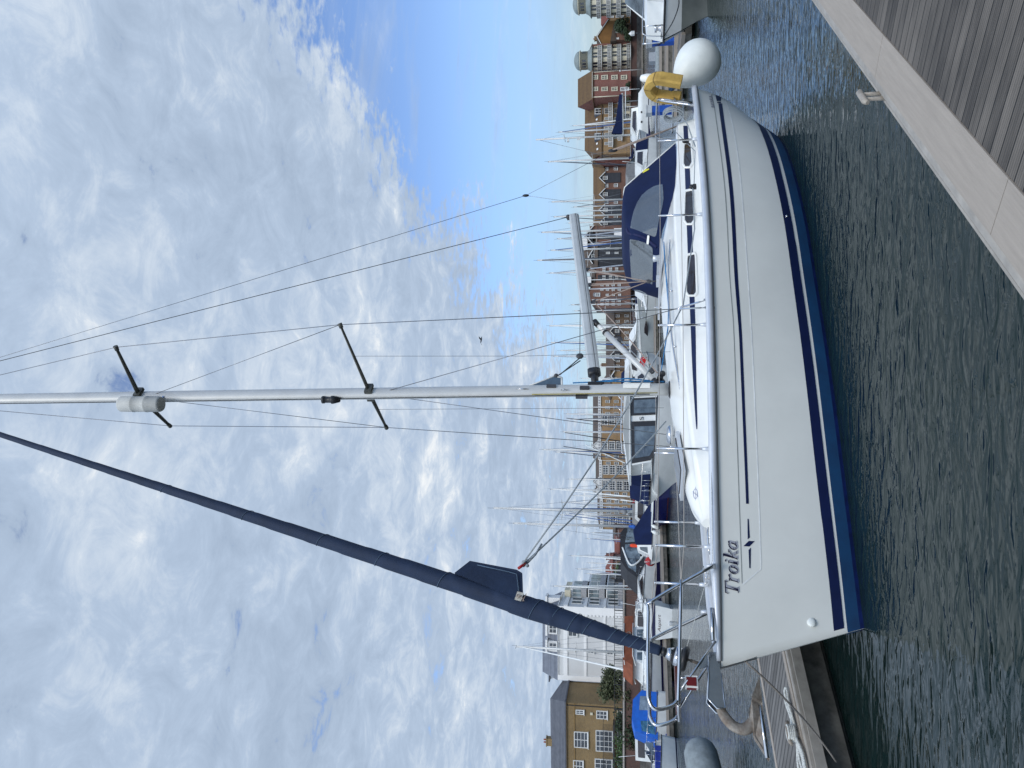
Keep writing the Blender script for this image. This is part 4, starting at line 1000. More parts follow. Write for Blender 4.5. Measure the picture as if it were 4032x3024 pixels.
t = thing('fender_buoy', 'cream fender with black top tied under the mooring line at the pontoon side', 'fender', tuple(Vector((-3.97, 8.06, 0))))
mb = MB(); mb.lathe([(0, -.02), (.10, .0), (.125, .06), (.125, .16), (.09, .22), (0, .23)], (0, 0, 0), (0, 0, 1), 18); mb.build('body', FENDW, t)
mb = MB(); mb.lathe([(0, .22), (.06, .22), (.04, .30), (.02, .34), (0, .345)], (0, 0, 0), (0, 0, 1), 12); mb.build('cap', BLACK, t)
# ------------------------------------------------------------------ boats
HULLB = pm('boat_white', (.72, .73, .71), .35, var=.06, scale=1.5)
HULLG = pm('boat_grey_white', (.50, .53, .52), .4, var=.06, scale=1.5)
HULLN = pm('boat_navy', srgb(.09, .10, .30), .25, var=.1)
BOOTN = pm('boot_navy', srgb(.10, .10, .26), .5, var=.1)
BOOTR = pm('boot_red', srgb(.32, .12, .12), .6, var=.2)
BCANV = pm('bright_blue_canvas', srgb(.03, .35, .72), .8, var=.12, scale=3, bump=.3, bscale=4)
GCANV = pm('grey_canvas', (.20, .20, .20), .85, var=.12, scale=3, bump=.3, bscale=4)
KCANV = pm('black_canvas', (.022, .024, .03), .8, var=.2, scale=3, bump=.3, bscale=4)
BRCANV = pm('brown_canvas', srgb(.50, .27, .17), .85, var=.2, scale=2, bump=.3, bscale=3)
WGLASS = pm('tinted_boat_glass', (.10, .125, .14), .08, var=.5, scale=1.2, spec=.8)
CGLASS = pm('clear_boat_screen', (.22, .27, .30), .1, var=.5, scale=1.5, spec=.8, alpha=.75)
TAN = pm('masked_teak', (.30, .22, .15), .8, var=.2)

def bhalf(L, B, x, tail=.86):
    t = x / L
    w = tail + (1 - tail) * min(1, t / .3) if t < .45 else 1 - max(0, (t - .45) / .55) ** 2.3
    return max(B / 2 * w, .02)
def boat_hull(L, B, F0, F1, rake=.13, flare=.78, n=22, knuckle=None):
    """rings from stern (x=0) to stem (x=L); freeboard F0 at the stern, F1 at the bow"""
    rows = []
    for i in range(n + 1):
        q = i / n; xk = L * q; b = bhalf(L, B, xk); F = F0 + (F1 - F0) * q ** 1.6
        fl = flare * (1 - .55 * max(0, (q - .5) / .5)); row = []
        for z, w, r in ((F, 1, 0), (F * .6, 1 - (1 - fl) * .30, .35), (F * .25, 1 - (1 - fl) * .7, .7), (0, fl, .9), (-.3, fl * .8, 1.0)):
            row.append((xk - rake * L * r * q ** 3, b * w, z))
        rows.append([Vector((x, y, z)) for x, y, z in row] + [Vector((x, -y, z)) for x, y, z in row[::-1]])
    return rows
def hull_band(rows, z0, z1, off=.012):
    """stripe round the hull between two heights"""
    out = []
    for r in rows:
        h = r[:5]
        def atz(z):
            for a, b in zip(h, h[1:]):
                if a.z >= z >= b.z: return a.lerp(b, (a.z - z) / max(1e-6, a.z - b.z))
            return h[0] if z > h[0].z else h[-1]
        a, b = atz(z1), atz(z0)
        o = Vector((0, off, 0)); out.append([a + o, b + o])
    port = [[Vector((p.x, -p.y, p.z)) for p in r] for r in out]
    return [out, port]
def side_prism(poly, wf, mi=0, mb=None):
    """a superstructure from its side profile; wf(x, z) is the half width there"""
    mb = mb or MB(); n = len(poly)
    A = [Vector((x, wf(x, z), z)) for x, z in poly]; Bq = [Vector((x, -wf(x, z), z)) for x, z in poly]
    mb.add(A + Bq, [list(range(n))[::-1], [n + i for i in range(n)]] + [[i, (i + 1) % n, n + (i + 1) % n, n + i] for i in range(n)], mi)
    return mb
def side_panel(poly, wf, off=.012):
    mb = MB(); n = len(poly); mb.each = True
    for s in (1, -1):
        P = [Vector((x, s * (wf(x, z) + off), z)) for x, z in poly]; Q = [Vector((x, s * (wf(x, z) - .03), z)) for x, z in poly]
        mb.add(P + Q, [list(range(n))] + [[i, (i + 1) % n, n + (i + 1) % n, n + i] for i in range(n)])
    return mb
def taper(w0, w1, z0, z1, x0=None, x1=None, k=0.0):
    def f(x, z):
        w = w0 + (w1 - w0) * max(0, min(1, (z - z0) / (z1 - z0)))
        if x0 is not None: w *= 1 - k * max(0, min(1, (x - x0) / (x1 - x0))) ** 2
        return w
    return f
def boat(name, label, cat, loc, rz, L, B, F0, F1, hullm=HULLB, boot=BOOTN, deckm=HULLB, bands=(), group=None, rake=.13):
    t = thing(name, label, cat, loc, rz, group)
    rows = boat_hull(L, B, F0, F1, rake); mb = MB(); mb.rings(rows, False, False)
    mb.add(rows[0], [list(range(len(rows[0])))]); h = mb.build('hull', hullm, t)
    mb = MB()
    for bb in hull_band(rows, -.2, .10): mb.grid(bb)
    mb.build('boot_stripe', boot, t)
    for z0, z1, m in bands:
        mb = MB()
        for bb in hull_band(rows, z0, z1): mb.grid(bb)
        mb.build('hull_stripe', m, t)
    mb = MB(); mb.grid([[r[0] + Vector((0, -.02, -.03)), Vector((r[0].x, 0, r[0].z + .02)), r[-1] + Vector((0, .02, -.03))] for r in rows]); mb.build('deck', deckm, t)
    mb = MB()
    for s in (0, -1): mb.tube([r[s] for r in rows], .03, 6)
    mb.build('rubbing_strake', DGREY if hullm is HULLB else HULLB, t)
    t['L'] = L
    del t['L']
    return t
def rails(t, L, B, F0, F1, x0, x1, h=.55, n=5, name='guard_rail', inset=.08):
    mb = MB()
    for s in (1, -1):
        P = []
        for i in range(n + 1):
            x = x0 + (x1 - x0) * i / n; F = F0 + (F1 - F0) * (x / L) ** 1.6; y = s * max(.02, bhalf(L, B, x) - inset)
            P.append(Vector((x, y, F + h))); mb.tube([Vector((x, y, F)), Vector((x, y, F + h))], .013, 5)
        mb.tube(P, .014, 5)
    a = Vector((x1, bhalf(L, B, x1) - inset, F0 + (F1 - F0) * (x1 / L) ** 1.6 + h)); mb.tube([a, Vector((a.x + .12, 0, a.z)), Vector((a.x, -a.y, a.z))], .014, 5)
    return mb.build(name, STEEL, t)
def fender_at(loc, label, r=.11, h=.5, m=FENDW, group=None, axis=(0, 0, 1)):
    o = MB(); o.lathe([(0, -h / 2), (r * .5, -h / 2 + .02), (r, -h / 2 + .1), (r, h / 2 - .1), (r * .5, h / 2 - .02), (r * .2, h / 2 + .05), (0, h / 2 + .06)], (0, 0, 0), axis, 12)
    ob = o.build('fender', m); ob.location = loc; tag(ob, label, 'fender', group); return ob
def place(yi, D):
    """ground position seen in photo row yi at distance D"""
    p = at(2500, yi, D); return (p.x, p.y, 0)
def rz_for(y_bow, D_bow, y_st, D_st):
    a = Vector(place(y_st, D_st)); b = Vector(place(y_bow, D_bow)); d = b - a
    return tuple(a), atan2(d.y, d.x), d.length

# --- transom-on motorboat with her name across the stern
loc = place(2448, 49.0)
t = boat('motorboat', 'white motorboat with a navy band and her name across the transom, stern towards us', 'motorboat', loc, radians(102), 7.0, 2.55, 1.55, 1.75, bands=((1.05, 1.25, BOOTN),))
mb = MB(); mb.box((-.012, 0, 1.15), (.02, 2.12, .20)); mb.build('transom_band', BOOTN, t)
vs, fs = text2d('Aspart', 1, .25); w = max(v[0] for v in vs)
mb = MB(); mb.add([Vector((-.015, .55 - 1.05 * x / w, .72 + .26 * y)) for x, y in vs], fs); mb.build('name_lettering', pm('brown_lettering', srgb(.36, .28, .27), .5), t)
mb = MB(); mb.lathe([(0, 0), (.13, 0), (.13, .05), (.07, .08), (0, .08)], (-.0, 0, .12), (-1, 0, 0), 14); mb.box((-.12, 0, .05), (.22, .16, .14)); mb.build('stern_drive', pm('drive_grey', (.45, .47, .48), .5), t)
side_prism([(.9, 1.5), (.9, 1.72), (4.6, 1.72), (5.4, 1.6)], taper(1.1, 1.0, 1.5, 1.8, 3, 6, .5)).build('cockpit_coaming', HULLB, t)
rails(t, 7.0, 2.55, 1.55, 1.75, 1.0, 6.6, .55)
# --- second white boat, bow to the left, beyond the pontoon
loc, rz, L = rz_for(2738, 50, 2500, 55)
t = boat('motorboat', 'white motorboat with navy lower band and red brown bow lettering, left of the transom boat', 'motorboat', loc, rz, L + 1.6, 2.5, 1.15, 1.35, bands=((.12, .62, BOOTN),))
vs, fs = text2d('Aspart', 1, .25); w = max(v[0] for v in vs)
mb = MB(); Lh = L + 1.6
mb.add([Vector((Lh - .35 - 1.0 * (1 - x / w) , bhalf(Lh, 2.5, Lh - .35 - 1.0 * (1 - x / w)) * .96 + .04, .78 + .24 * y)) for x, y in [(w - a, b) for a, b in vs]], fs); mb.build('name_lettering', pm('red_lettering', srgb(.48, .25, .24), .5), t)
rails(t, Lh, 2.5, 1.15, 1.35, 2.6, Lh - .25, .5)
side_prism([(.3, 1.1), (.5, 1.75), (2.2, 1.8), (3.6, 1.3)], taper(.95, .8, 1.1, 1.8, 2, 4, .4)).build('coachroof', HULLB, t)
# --- cream wheelhouse boat with brown canvas above
loc, rz, L = rz_for(2700, 56, 2500, 60)
t = boat('cabin_boat', 'cream wheelhouse boat under a brown canvas cover, below the white building', 'cabin boat', loc, rz, L + 1.0, 2.7, 1.2, 1.4)
wf = taper(1.1, .95, 1.2, 2.5)
side_prism([(.1, 1.15), (.1, 2.42), (3.2, 2.42), (3.7, 1.25)], wf).build('wheelhouse', HULLB, t)
for x0, x1 in ((.35, 1.35), (1.6, 2.3), (2.5, 3.15)): side_panel([(x0, 1.6), (x0, 2.15), (x1, 2.15), (x1 + .12, 1.6)], wf).build('window', WGLASS, t)
side_prism([(-.9, 2.44), (-.9, 3.1), (3.2, 3.16), (3.75, 2.5), (3.75, 2.44)], taper(1.1, 1.0, 2.4, 3.1)).build('canvas_cover', BRCANV, t)
mb = MB()
for s in (1, -1): mb.tube([(-.15, s * 1.12, 2.44), (2.9, s * 1.12, 2.46), (3.7, s * 1.0, 2.25)], .035, 6); mb.tube([(-.15, s * 1.05, 3.12), (2.6, s * 1.05, 3.14), (3.6, s * .9, 3.05)], .03, 6)
mb.each = True; mb.build('white_rail', HULLB, t)
mb = MB(); 
mb.tube([Vector((.9, 1.12, 2.75)) + Vector((.16 * cos(a), 0, .16 * sin(a))) for a in [2 * pi * k / 16 for k in range(16)]], .03, 6, closed=True); mb.build('round_port', GALV, t)
# --- bright blue canopy boat
loc, rz, L = rz_for(2735, 47.5, 2960, 45.5)
t = boat('motorboat', 'white motorboat under a bright blue canopy in front of the mustard brick house', 'motorboat', loc, rz + pi, L + .4, 2.5, 1.0, 1.2)
t.location = place(2735, 47.5)
t.rotation_euler = (0, 0, rz + pi)
wf = taper(1.12, .86, 1.0, 2.5)
side_prism([(.1, .95), (.0, 1.9), (.55, 2.42), (1.6, 2.48), (2.3, 2.3), (2.75, 1.0)], wf).build('canopy', BCANV, t)
side_panel([(.35, 1.35), (.35, 2.0), (1.15, 2.05), (1.15, 1.4)], wf, .015).build('window', CGLASS, t)
side_panel([(1.75, 1.2), (1.75, 1.98), (2.3, 1.9), (2.5, 1.15)], wf, .015).build('window', pm('blue_tinted_window', srgb(.22, .40, .50), .2, var=.3), t)
rails(t, L + .4, 2.5, 1.0, 1.2, 1.2, L, .5)
side_panel([(2.9, 1.25), (2.9, 1.75), (3.6, 1.3), (3.5, 1.2)], taper(1.0, .9, 1, 2)).build('windscreen', WGLASS, t)
side_panel([(2.4, .35), (2.4, .55), (3.2, .6), (3.1, .36)], lambda x, z: bhalf(L + .4, 2.5, x) * .97).build('flag_cloth', pm('royal_blue', srgb(.12, .2, .55), .6), t)
# --- white boat at the left edge
loc, rz, L = rz_for(3150, 41, 2930, 44)
t = boat('motorboat', 'white open boat with blue seats cut by the left edge of the view', 'motorboat', loc, rz, L + .5, 2.2, .85, 1.1)
rails(t, L + .5, 2.2, .85, 1.1, .5, L + .2, .5); mb = MB(); mb.box((1.2, 0, 1.0), (1.2, 1.6, .4)); mb.build('seat', pm('royal_blue', srgb(.12, .2, .55), .6), t)
side_prism([(2.2, .9), (2.3, 1.7), (2.9, 1.65), (3.6, 1.05)], taper(.9, .7, .9, 1.7)).build('console', HULLB, t)
# --- sports cruiser with black canopy
loc, rz, L = rz_for(2428, 60, 2095, 66)
t = boat('motor_cruiser', 'white sports cruiser with black canopy and navy lower hull, bow to the left', 'motor cruiser', loc, rz, L, 3.0, 1.35, 1.75, bands=((.12, .75, BOOTN),))
wf = taper(1.35, 1.0, 1.4, 3.4, L * .55, L, .6)
side_prism([(L * .42, 1.4), (L * .42, 2.2), (L * .62, 2.15), (L * .93, 1.72)], wf).build('coachroof', HULLB, t)
side_prism([(.2, 1.4), (.15, 3.0), (.9, 3.5), (L * .45, 3.45), (L * .57, 2.9), (L * .66, 2.15), (L * .5, 1.5)], lambda x, z: wf(x, z) * 1.0).build('canopy', KCANV, t)
for P in ([(.45, 1.9), (.45, 2.9), (1.9, 3.1), (1.9, 1.9)], [(2.1, 1.9), (2.1, 3.1), (L * .42, 3.15), (L * .46, 1.9)], [(L * .45, 2.2), (L * .44, 3.1), (L * .54, 2.8), (L * .60, 2.22)]): side_panel(P, wf, .02).build('clear_panel', CGLASS, t)
mb = MB()
for s in (1, -1): mb.tube(curve_pts([(1.2, s * 1.36, 1.5), (L * .40, s * 1.33, 1.6), (L * .52, s * 1.2, 2.6), (L * .3, s * 1.08, 3.3)], 6), .075, 6)
mb.each = True; mb.build('arch', HULLB, t)
side_panel([(L * .64, 1.68), (L * .70, 1.95), (L * .82, 1.82), (L * .86, 1.70)], lambda x, z: wf(x, z) * 1.0).build('porthole', GLASSD, t)
rails(t, L, 3.0, 1.35, 1.75, L * .55, L - .25, .45)
p = place(2208, 57.5); mb = MB(); mb.sphere((0, 0, 1.18), .36, 16, sc=(1, 1, 1.05)); mb.lathe([(0, .3), (.07, .3), (.05, .42), (0, .43)], (0, 0, 1.18), (0, 0, 1), 10); o = mb.build('fender_ball', REDM); o.location = p; tag(o, 'round red fender ball hanging at the bow of the blue covered cabin boat', 'fender')
# --- cabin boat with the navy cover
loc, rz, L = rz_for(2222, 57.0, 2015, 58.5)
t = boat('cabin_boat', 'small white cabin boat with a navy cockpit cover and grey windscreen', 'cabin boat', loc, rz, L, 2.1, .95, 1.2)
wf = taper(.98, .55, .9, 2.4, L * .5, L, .4)
side_prism([(-.5, .95), (-.3, 1.30), (1.5, 2.42), (2.55, 2.25), (2.75, 1.0)], wf).build('cockpit_cover', NAVYC, t)
side_prism([(2.62, 1.0), (2.6, 2.15), (2.95, 2.05), (3.3, 1.3), (3.7, 1.1)], wf).build('cuddy', HULLB, t)
side_panel([(2.75, 1.4), (2.75, 1.97), (2.95, 1.9), (3.2, 1.38)], wf).build('windscreen', WGLASS, t)
rails(t, L, 2.1, .95, 1.2, L * .72, L - .2, .4, 3)
p = place(2148, 57.2); o = MB(); o.box((0, 0, 0), (.22, .2, .42)); o.box((0, 0, .26), (.16, .16, .1)); ob = o.build('danger_light_box', ORANGE); ob.location = (p[0], p[1], 2.35); tag(ob, 'orange box on the cabin roof of the navy covered boat', 'box')
# --- navy hulled boat
loc, rz, L = rz_for(2052, 57.2, 1925, 54)
t = boat('motorboat', 'navy blue hulled boat with white gunwale and pale lettering on her side', 'motorboat', loc, rz, L + 1.5, 1.9, 1.05, 1.15, hullm=HULLN, boot=BOOTR)
vs, fs = text2d('THE BEDOUCE', 1, 0); w = max(v[0] for v in vs); Lh = L + 1.5
mb = MB(); mb.add([Vector((Lh * .78 - 1.9 * x / w, bhalf(Lh, 1.9, Lh * .78 - 1.9 * x / w) * .97 + .03, .62 + .24 * y)) for x, y in vs], fs); mb.build('name_lettering', HULLB, t)
for k, (yy, D, ll) in enumerate(((1936, 53.6, 'cream fender at the stern end of the navy hulled boat'), (2072, 55.6, 'white fender between the navy boat and the pontoon, nearer the bow of the cabin boat'), (2095, 55.2, 'white fender squeezed between the cabin boat and the pontoon, leftmost of two'))):
    p = place(yy, D); fender_at((p[0], p[1], .75 if k == 0 else .85), ll, .13, .55, pm('cream_fender', (.62, .57, .44), .6, var=.15) if k == 0 else FENDW, axis=(.3, .2, 1))
# --- large white wheelhouse boat behind the yacht's foredeck
loc, rz, L = rz_for(1985, 41.0, 1470, 44.0)
t = boat('motor_cruiser', 'big white wheelhouse boat with black framed windows and forward raked roof, right behind the foredeck', 'motor cruiser', loc, rz, L, 2.7, 1.05, 1.55, hullm=HULLB, rake=.2)
wf = taper(1.22, .98, 1.0, 2.9, L * .62, L * .95, .5)
side_prism([(.8, .95), (.8, 2.6), (L * .76, 2.55), (L * .735, 1.45), (L * .92, 1.38), (L * .95, 1.15)], wf).build('cabin', HULLB, t)
side_prism([(.5, 2.60), (.5, 2.86), (L * .5, 2.94), (L * .83, 2.62), (L * .83, 2.50)], lambda x, z: 1.22 * (1 - .22 * max(0, (x / L - .55) / .3))).build('roof', HULLB, t)
for P in ([(.95, 1.05), (.95, 2.52), (1.85, 2.52), (1.85, 1.05)], [(1.95, 1.0), (1.95, 2.52), (2.95, 2.52), (2.95, 1.0)], [(3.3, 1.05), (3.3, 2.5), (L * .745, 2.46), (L * .725, 1.5), (L * .66, 1.2)]):
    fr = side_panel(P, wf, .012).build('window_frame', BLACK, t)
    q = [((x - sum(a for a, b in P) / len(P)) * .76 + sum(a for a, b in P) / len(P), (z - sum(b for a, b in P) / len(P)) * .78 + sum(b for a, b in P) / len(P)) for x, z in P]
    side_panel(q, wf, .02).build('pane', WGLASS, fr)
mb = MB(); mb.box((L * .715, 0, 1.95), (.04, 1.7, .8), M=Matrix.Rotation(radians(-6), 3, 'Y')); mb.build('windscreen', WGLASS, t)
mb = MB()
for s in (1, -1): mb.tube(curve_pts([(1.0, s * .7, 2.9), (1.3, s * .75, 3.02), (L * .55, s * .7, 3.05), (L * .6, s * .65, 2.9)], 4), .02, 6)
mb.each = True; mb.build('roof_rail', STEEL, t)
mb = MB(); mb.tube([(2.0, .5, 2.9), (1.5, .6, 3.3)], .03, 6); mb.tube([(2.3, -.4, 2.9), (1.8, -.4, 3.35)], .03, 6); mb.each = True; mb.build('rod_holder', STEEL, t)
# flourish on the door pillar
vs, fs = text2d('S', 1, 0); w = max(v[0] for v in vs)
mb = MB(); mb.add([Vector((3.15 + .22 * (x / w - .5), wf(3.1, 2) + .02, 1.85 + .30 * y)) for x, y in [(w - a, b) for a, b in vs]], fs); mb.build('painted_mark', BLACK, t)
rails(t, L, 2.7, 1.05, 1.45, L * .62, L - .2, .6, 4)
for (x0, z0, x1, z1, m, ll) in ((3.2, 2.85, 2.85, 6.05, 'a', 0), (4.2, 2.85, 3.7, 6.1, 'a', 0), (5.0, 2.8, 4.5, 6.15, 'a', 0)):
    mb = MB(); mb.tube([(x0, .3, z0), (x1, .3, z1)], [.035, .018], 6); mb.build('black_whip_aerial', BLACK, t)
mb = MB(); mb.tube([(5.2, -.3, 2.85), (4.2, -.3, 5.0)], [.03, .02], 6); mb.build('white_whip_aerial', HULLB, t)
# --- dark blue covered boat with outboards beyond
loc, rz, L = rz_for(2010, 62, 1860, 66)
t = boat('motorboat', 'white boat with a dark blue tent cover beyond the wheelhouse boat', 'motorboat', loc, rz, L + 2, 2.4, .95, 1.2)
side_prism([(.2, .95), (.2, 2.4), (.9, 2.75), (2.4, 2.7), (3.2, 1.2)], taper(1.0, .75, 1, 2.7)).build('tent_cover', NAVYC, t)
rails(t, L + 2, 2.4, .95, 1.2, 2.8, L + 1.7, .5)
# --- grey hulled motor yacht right of the mast
loc, rz, L = rz_for(1168, 80, 1482, 86)
t = boat('motor_yacht', 'pale grey motor yacht with a long black side window and a red ensign astern', 'motor yacht', loc, rz, L, 3.1, 1.45, 2.05, hullm=HULLG)
side_panel([(L * .28, .98), (L * .33, 1.28), (L * .70, 1.35), (L * .78, 1.18), (L * .72, .98)], lambda x, z: bhalf(L, 3.1, x) * .97).build('hull_window', GLASSD, t)
wf = taper(1.4, 1.0, 1.5, 3.0, L * .45, L * .9, .6)
side_prism([(L * .1, 1.5), (L * .08, 2.5), (L * .25, 2.95), (L * .48, 2.9), (L * .62, 2.2), (L * .93, 1.98)], wf).build('superstructure', HULLB, t)
for P in ([(L * .16, 2.1), (L * .17, 2.6), (L * .30, 2.75), (L * .30, 2.1)], [(L * .33, 2.1), (L * .33, 2.75), (L * .46, 2.75), (L * .56, 2.25)]): side_panel(P, wf).build('window', GLASSD, t)
rails(t, L, 3.1, 1.45, 2.05, L * .45, L - .3, .6)
mb = MB(); mb.lathe([(0, -.04), (.11, -.04), (.11, .04), (0, .04)], (L * .14, -1.5, 1.05), (0, 1, 0), 14); mb.lathe([(0, -.04), (.11, -.04), (.11, .04), (0, .04)], (L * .14, 1.5, 1.05), (0, 1, 0), 14); mb.each = True; mb.build('porthole', GLASSD, t)
# red ensign
fl = thing('ensign_flag', 'red ensign drooping from the stern of the grey motor yacht beside the vang', 'flag', place(1432, 79))
def cloth(w, h, rowsn=8, colsn=10, amp=.06):
    return [[Vector((w * c / colsn + .03 * sin(r * 1.1), amp * sin(c * 1.1 + r * .5), -h * r / rowsn - .25 * h * (c / colsn) ** 1.4)) for c in range(colsn + 1)] for r in range(rowsn + 1)]
mb = MB(); mb.grid([[p + Vector((-.6, 0, 1.95)) for p in r] for r in cloth(1.25, .95)]); mb.build('cloth', pm('red_flag_cloth', srgb(.78, .05, .06), .8, var=.2, scale=2), fl)
mb = MB(); rr_ = cloth(1.25, .95); mb.grid([[p + Vector((-.6, -.012, 1.95)) for p in r[:4]] for r in rr_[:4]]); mb.build('canton', pm('union_canton', srgb(.16, .18, .42), .8, var=.6, scale=12, col2=srgb(.85, .75, .75)), fl)
mb = MB(); mb.tube([(-.62, 0, .9), (-.62, 0, 2.1)], .018, 6); mb.build('flagstaff', HULLB, fl)
# --- white flybridge boat beyond
loc, rz, L = rz_for(1360, 92, 1560, 96)
t = boat('motor_yacht', 'white flybridge motor yacht with navy canvas behind the mast foot', 'motor yacht', loc, rz, L + 3, 3.3, 1.5, 2.1)
wf = taper(1.45, 1.15, 1.5, 3.9, 4, 10, .5)
side_prism([(.6, 1.5), (.6, 2.8), (6.4, 2.9), (7.6, 2.0), (8.2, 1.7)], wf).build('saloon', HULLB, t)
side_panel([(1.2, 2.05), (1.2, 2.6), (6.1, 2.65), (6.9, 2.1)], wf).build('window', GLASSD, t)
side_prism([(.4, 2.95), (.6, 3.5), (4.4, 3.5), (5.6, 2.95)], taper(1.3, 1.2, 2.9, 3.5)).build('flybridge', HULLB, t)
side_prism([(.8, 3.5), (.8, 3.95), (2.8, 3.95), (3.2, 3.5)], taper(1.05, .95, 3.5, 4)).build('canvas_cover', NAVYC, t)
# --- catamaran
loc = place(505, 118); rzc = radians(186)
t = thing('catamaran', 'white cruising catamaran with sugar scoop sterns and a navy sail bag on her boom', 'catamaran', loc, rzc)
t.scale = (1.35, 1.35, 1.35)
Lc = 8.8
for yy in (-2.0, 2.0):
    rows = boat_hull(Lc, 1.3, 1.3, 1.65, .06, .9)
    for r in rows:
        for p in r:
            if p.x < 1.4: p.z = min(p.z, .35 + .8 * max(0, p.x) / 1.4) if p.z > .3 else p.z
            p.y += yy; p.x -= Lc / 2
    mb = MB(); mb.rings(rows, False, False); mb.add(rows[0], [list(range(10))]); mb.grid([[r[0], r[-1]] for r in rows]); mb.build('hull', HULLB, t)
    mb = MB(); rr_ = boat_hull(Lc, 1.3, 1.3, 1.65, .06, .9)
    for bb in hull_band(rr_, -.2, .28): mb.grid([[Vector((p.x - Lc / 2, p.y + yy, p.z)) for p in r] for r in bb])
    mb.build('boot_stripe', BOOTN, t)
    mb = MB()
    for k in range(3): mb.box((-.6 + 1.1 * k, yy + (.63 if yy > 0 else -.63), 1.0), (.22, .05, .16))
    mb.each = True; mb.build('hull_port', GLASSD, t)
mb = MB(); mb.box((-.6, 0, .95), (5.6, 3.4, .5)); mb.build('bridge_deck', HULLB, t)
wf = taper(1.9, 1.5, 1.2, 2.3, 0, 2.4, .25)
side_prism([(-1.6, 1.2), (-1.6, 2.1), (.6, 2.2), (2.4, 1.25)], wf).build('saloon', HULLB, t)
side_panel([(-1.2, 1.6), (-1.2, 1.95), (.5, 2.0), (1.3, 1.62)], wf).build('window', GLASSD, t)
mb = MB(); mb.box((-2.9, 0, 2.75), (2.2, 3.0, .08)); 
for sx in (-3.9, -1.9):
    for sy in (-1.4, 1.4): mb.tube([(sx, sy, 1.2), (sx, sy, 2.75)], .03, 6)
mb.build('bimini', HULLB, t)
mb = MB(); mb.tube([(.75, 0, 2.0), (.75, 0, 12.9)], [.11, .09], 10); mst = mb.build('mast', ALU, t)
mb = MB(); mb.tube([(.75, -1.0, 9.6), (.75, 1.0, 9.6)], .035, 6); mb.build('spreader', ALU, mst)
mb = MB(); mb.box((.95, 0, 8.0), (.16, .1, .35)); mb.box((1.05, 0, 9.2), (.3, .3, .22)); mb.build('radar_dome', HULLB, mst)
mb = MB(); side_prism([(.6, 3.1), (.5, 4.3), (-.6, 3.9), (-4.0, 3.45), (-4.0, 3.15)], lambda x, z: .16, 0, mb); mb.build('sail_bag', NAVYC, t)
mb = MB(); mb.tube([(.7, 0, 3.05), (-4.2, 0, 3.1)], .09, 8); mb.build('boom', ALU, t)
for a, b in (((.75, 0, 12.7), (4.1, 0, 1.5)), ((.75, 0, 12.3), (-.4, 1.9, 1.5)), ((.75, 0, 12.3), (-.4, -1.9, 1.5))): wire('stay', [a, b], .018 if a[2] > 12.5 else .009, WIRE, t)
# --- motor yacht with grey canopy
loc, rz, L = rz_for(740, 96, 556, 104)
t = boat('motor_yacht', 'white motor yacht with a grey canopy and black framed windscreen, left of the catamaran', 'motor yacht', loc, rz + pi, L + 3.4, 3.2, 1.3, 1.7)
t.location = place(745, 96); Lm = L + 3.4; wf = taper(1.45, 1.1, 1.3, 3.6, Lm * .5, Lm, .6)
side_prism([(.8, 1.3), (.8, 2.3), (Lm * .4, 2.5), (Lm * .6, 2.1), (Lm * .93, 1.68)], wf).build('superstructure', HULLB, t)
side_prism([(.5, 2.3), (.7, 3.1), (1.9, 3.45), (4.2, 3.35), (4.9, 2.6), (4.0, 2.3)], wf).build('canopy', GCANV, t)
side_panel([(4.1, 2.1), (4.0, 3.0), (5.1, 2.5), (5.7, 2.05)], wf).build('windscreen', WGLASS, t)
mb = MB()
for s in (1, -1): mb.tube([(4.0, s * 1.28, 3.1), (5.9, s * 1.33, 2.05), (4.2, s * 1.42, 2.0)], .05, 6)
mb.each = True; mb.build('screen_frame', BLACK, t)
side_panel([(2.0, .85), (2.1, 1.0), (3.4, 1.0), (3.3, .85)], lambda x, z: bhalf(Lm, 3.2, x) * .97).build('hull_window', GLASSD, t)
rails(t, Lm, 3.2, 1.3, 1.7, Lm * .5, Lm - .3, .55)
# --- small craft right of the stern
def rib(name, label, loc, rz, L=3.6, W_=1.7, r=.24, m=None, cover=None):
    m = m or pm('grey_hypalon', (.22, .25, .26), .55, var=.15)
    t = thing(name, label, 'inflatable boat', loc, rz)
    P = [(-L * .45, W_ / 2 - r, r + .12), (L * .1, W_ / 2 - r, r + .12), (L * .36, W_ / 2 - r - .12, r + .18), (L * .5, .25, r + .28), (L * .53, 0, r + .30), (L * .5, -.25, r + .28), (L * .36, -W_ / 2 + r + .12, r + .18), (L * .1, -W_ / 2 + r, r + .12), (-L * .45, -W_ / 2 + r, r + .12)]
    mb = MB(); mb.tube(curve_pts(P, 6), r, 14); mb.sphere(P[0], r, 12, sc=(1.3, 1, 1)); mb.sphere(P[-1], r, 12, sc=(1.3, 1, 1)); mb.build('tube', m, t)
    mb = MB(); mb.box((-.1, 0, .2), (L * .85, W_ - 2 * r, .12)); mb.build('floor', DGREY, t)
    return t
t = rib('inflatable_boat', 'small grey inflatable with a console lying beyond the white ball fender', place(250, 62), radians(180), 4.6, 1.9, .30)
mb = MB(); mb.box((-.3, 0, .8), (.7, .7, .8)); mb.box((-1.5, 0, 1.0), (.35, .4, .7)); mb.each = True; mb.build('console', pm('console_grey', (.35, .37, .40), .6), t)
t = rib('inflatable_boat', 'large grey inflatable with a dark canvas cover near the anchor at the left', onz(2868, 3040, 0.0)[:3], radians(78), 4.4, 2.1, .40)
t.rotation_euler = (0, 0, radians(24)); t.location = onz(2872, 2905, 0) - Matrix.Rotation(radians(24), 3, 'Z') @ Vector((2.75, 0, 0))
mb = MB(); rows = []
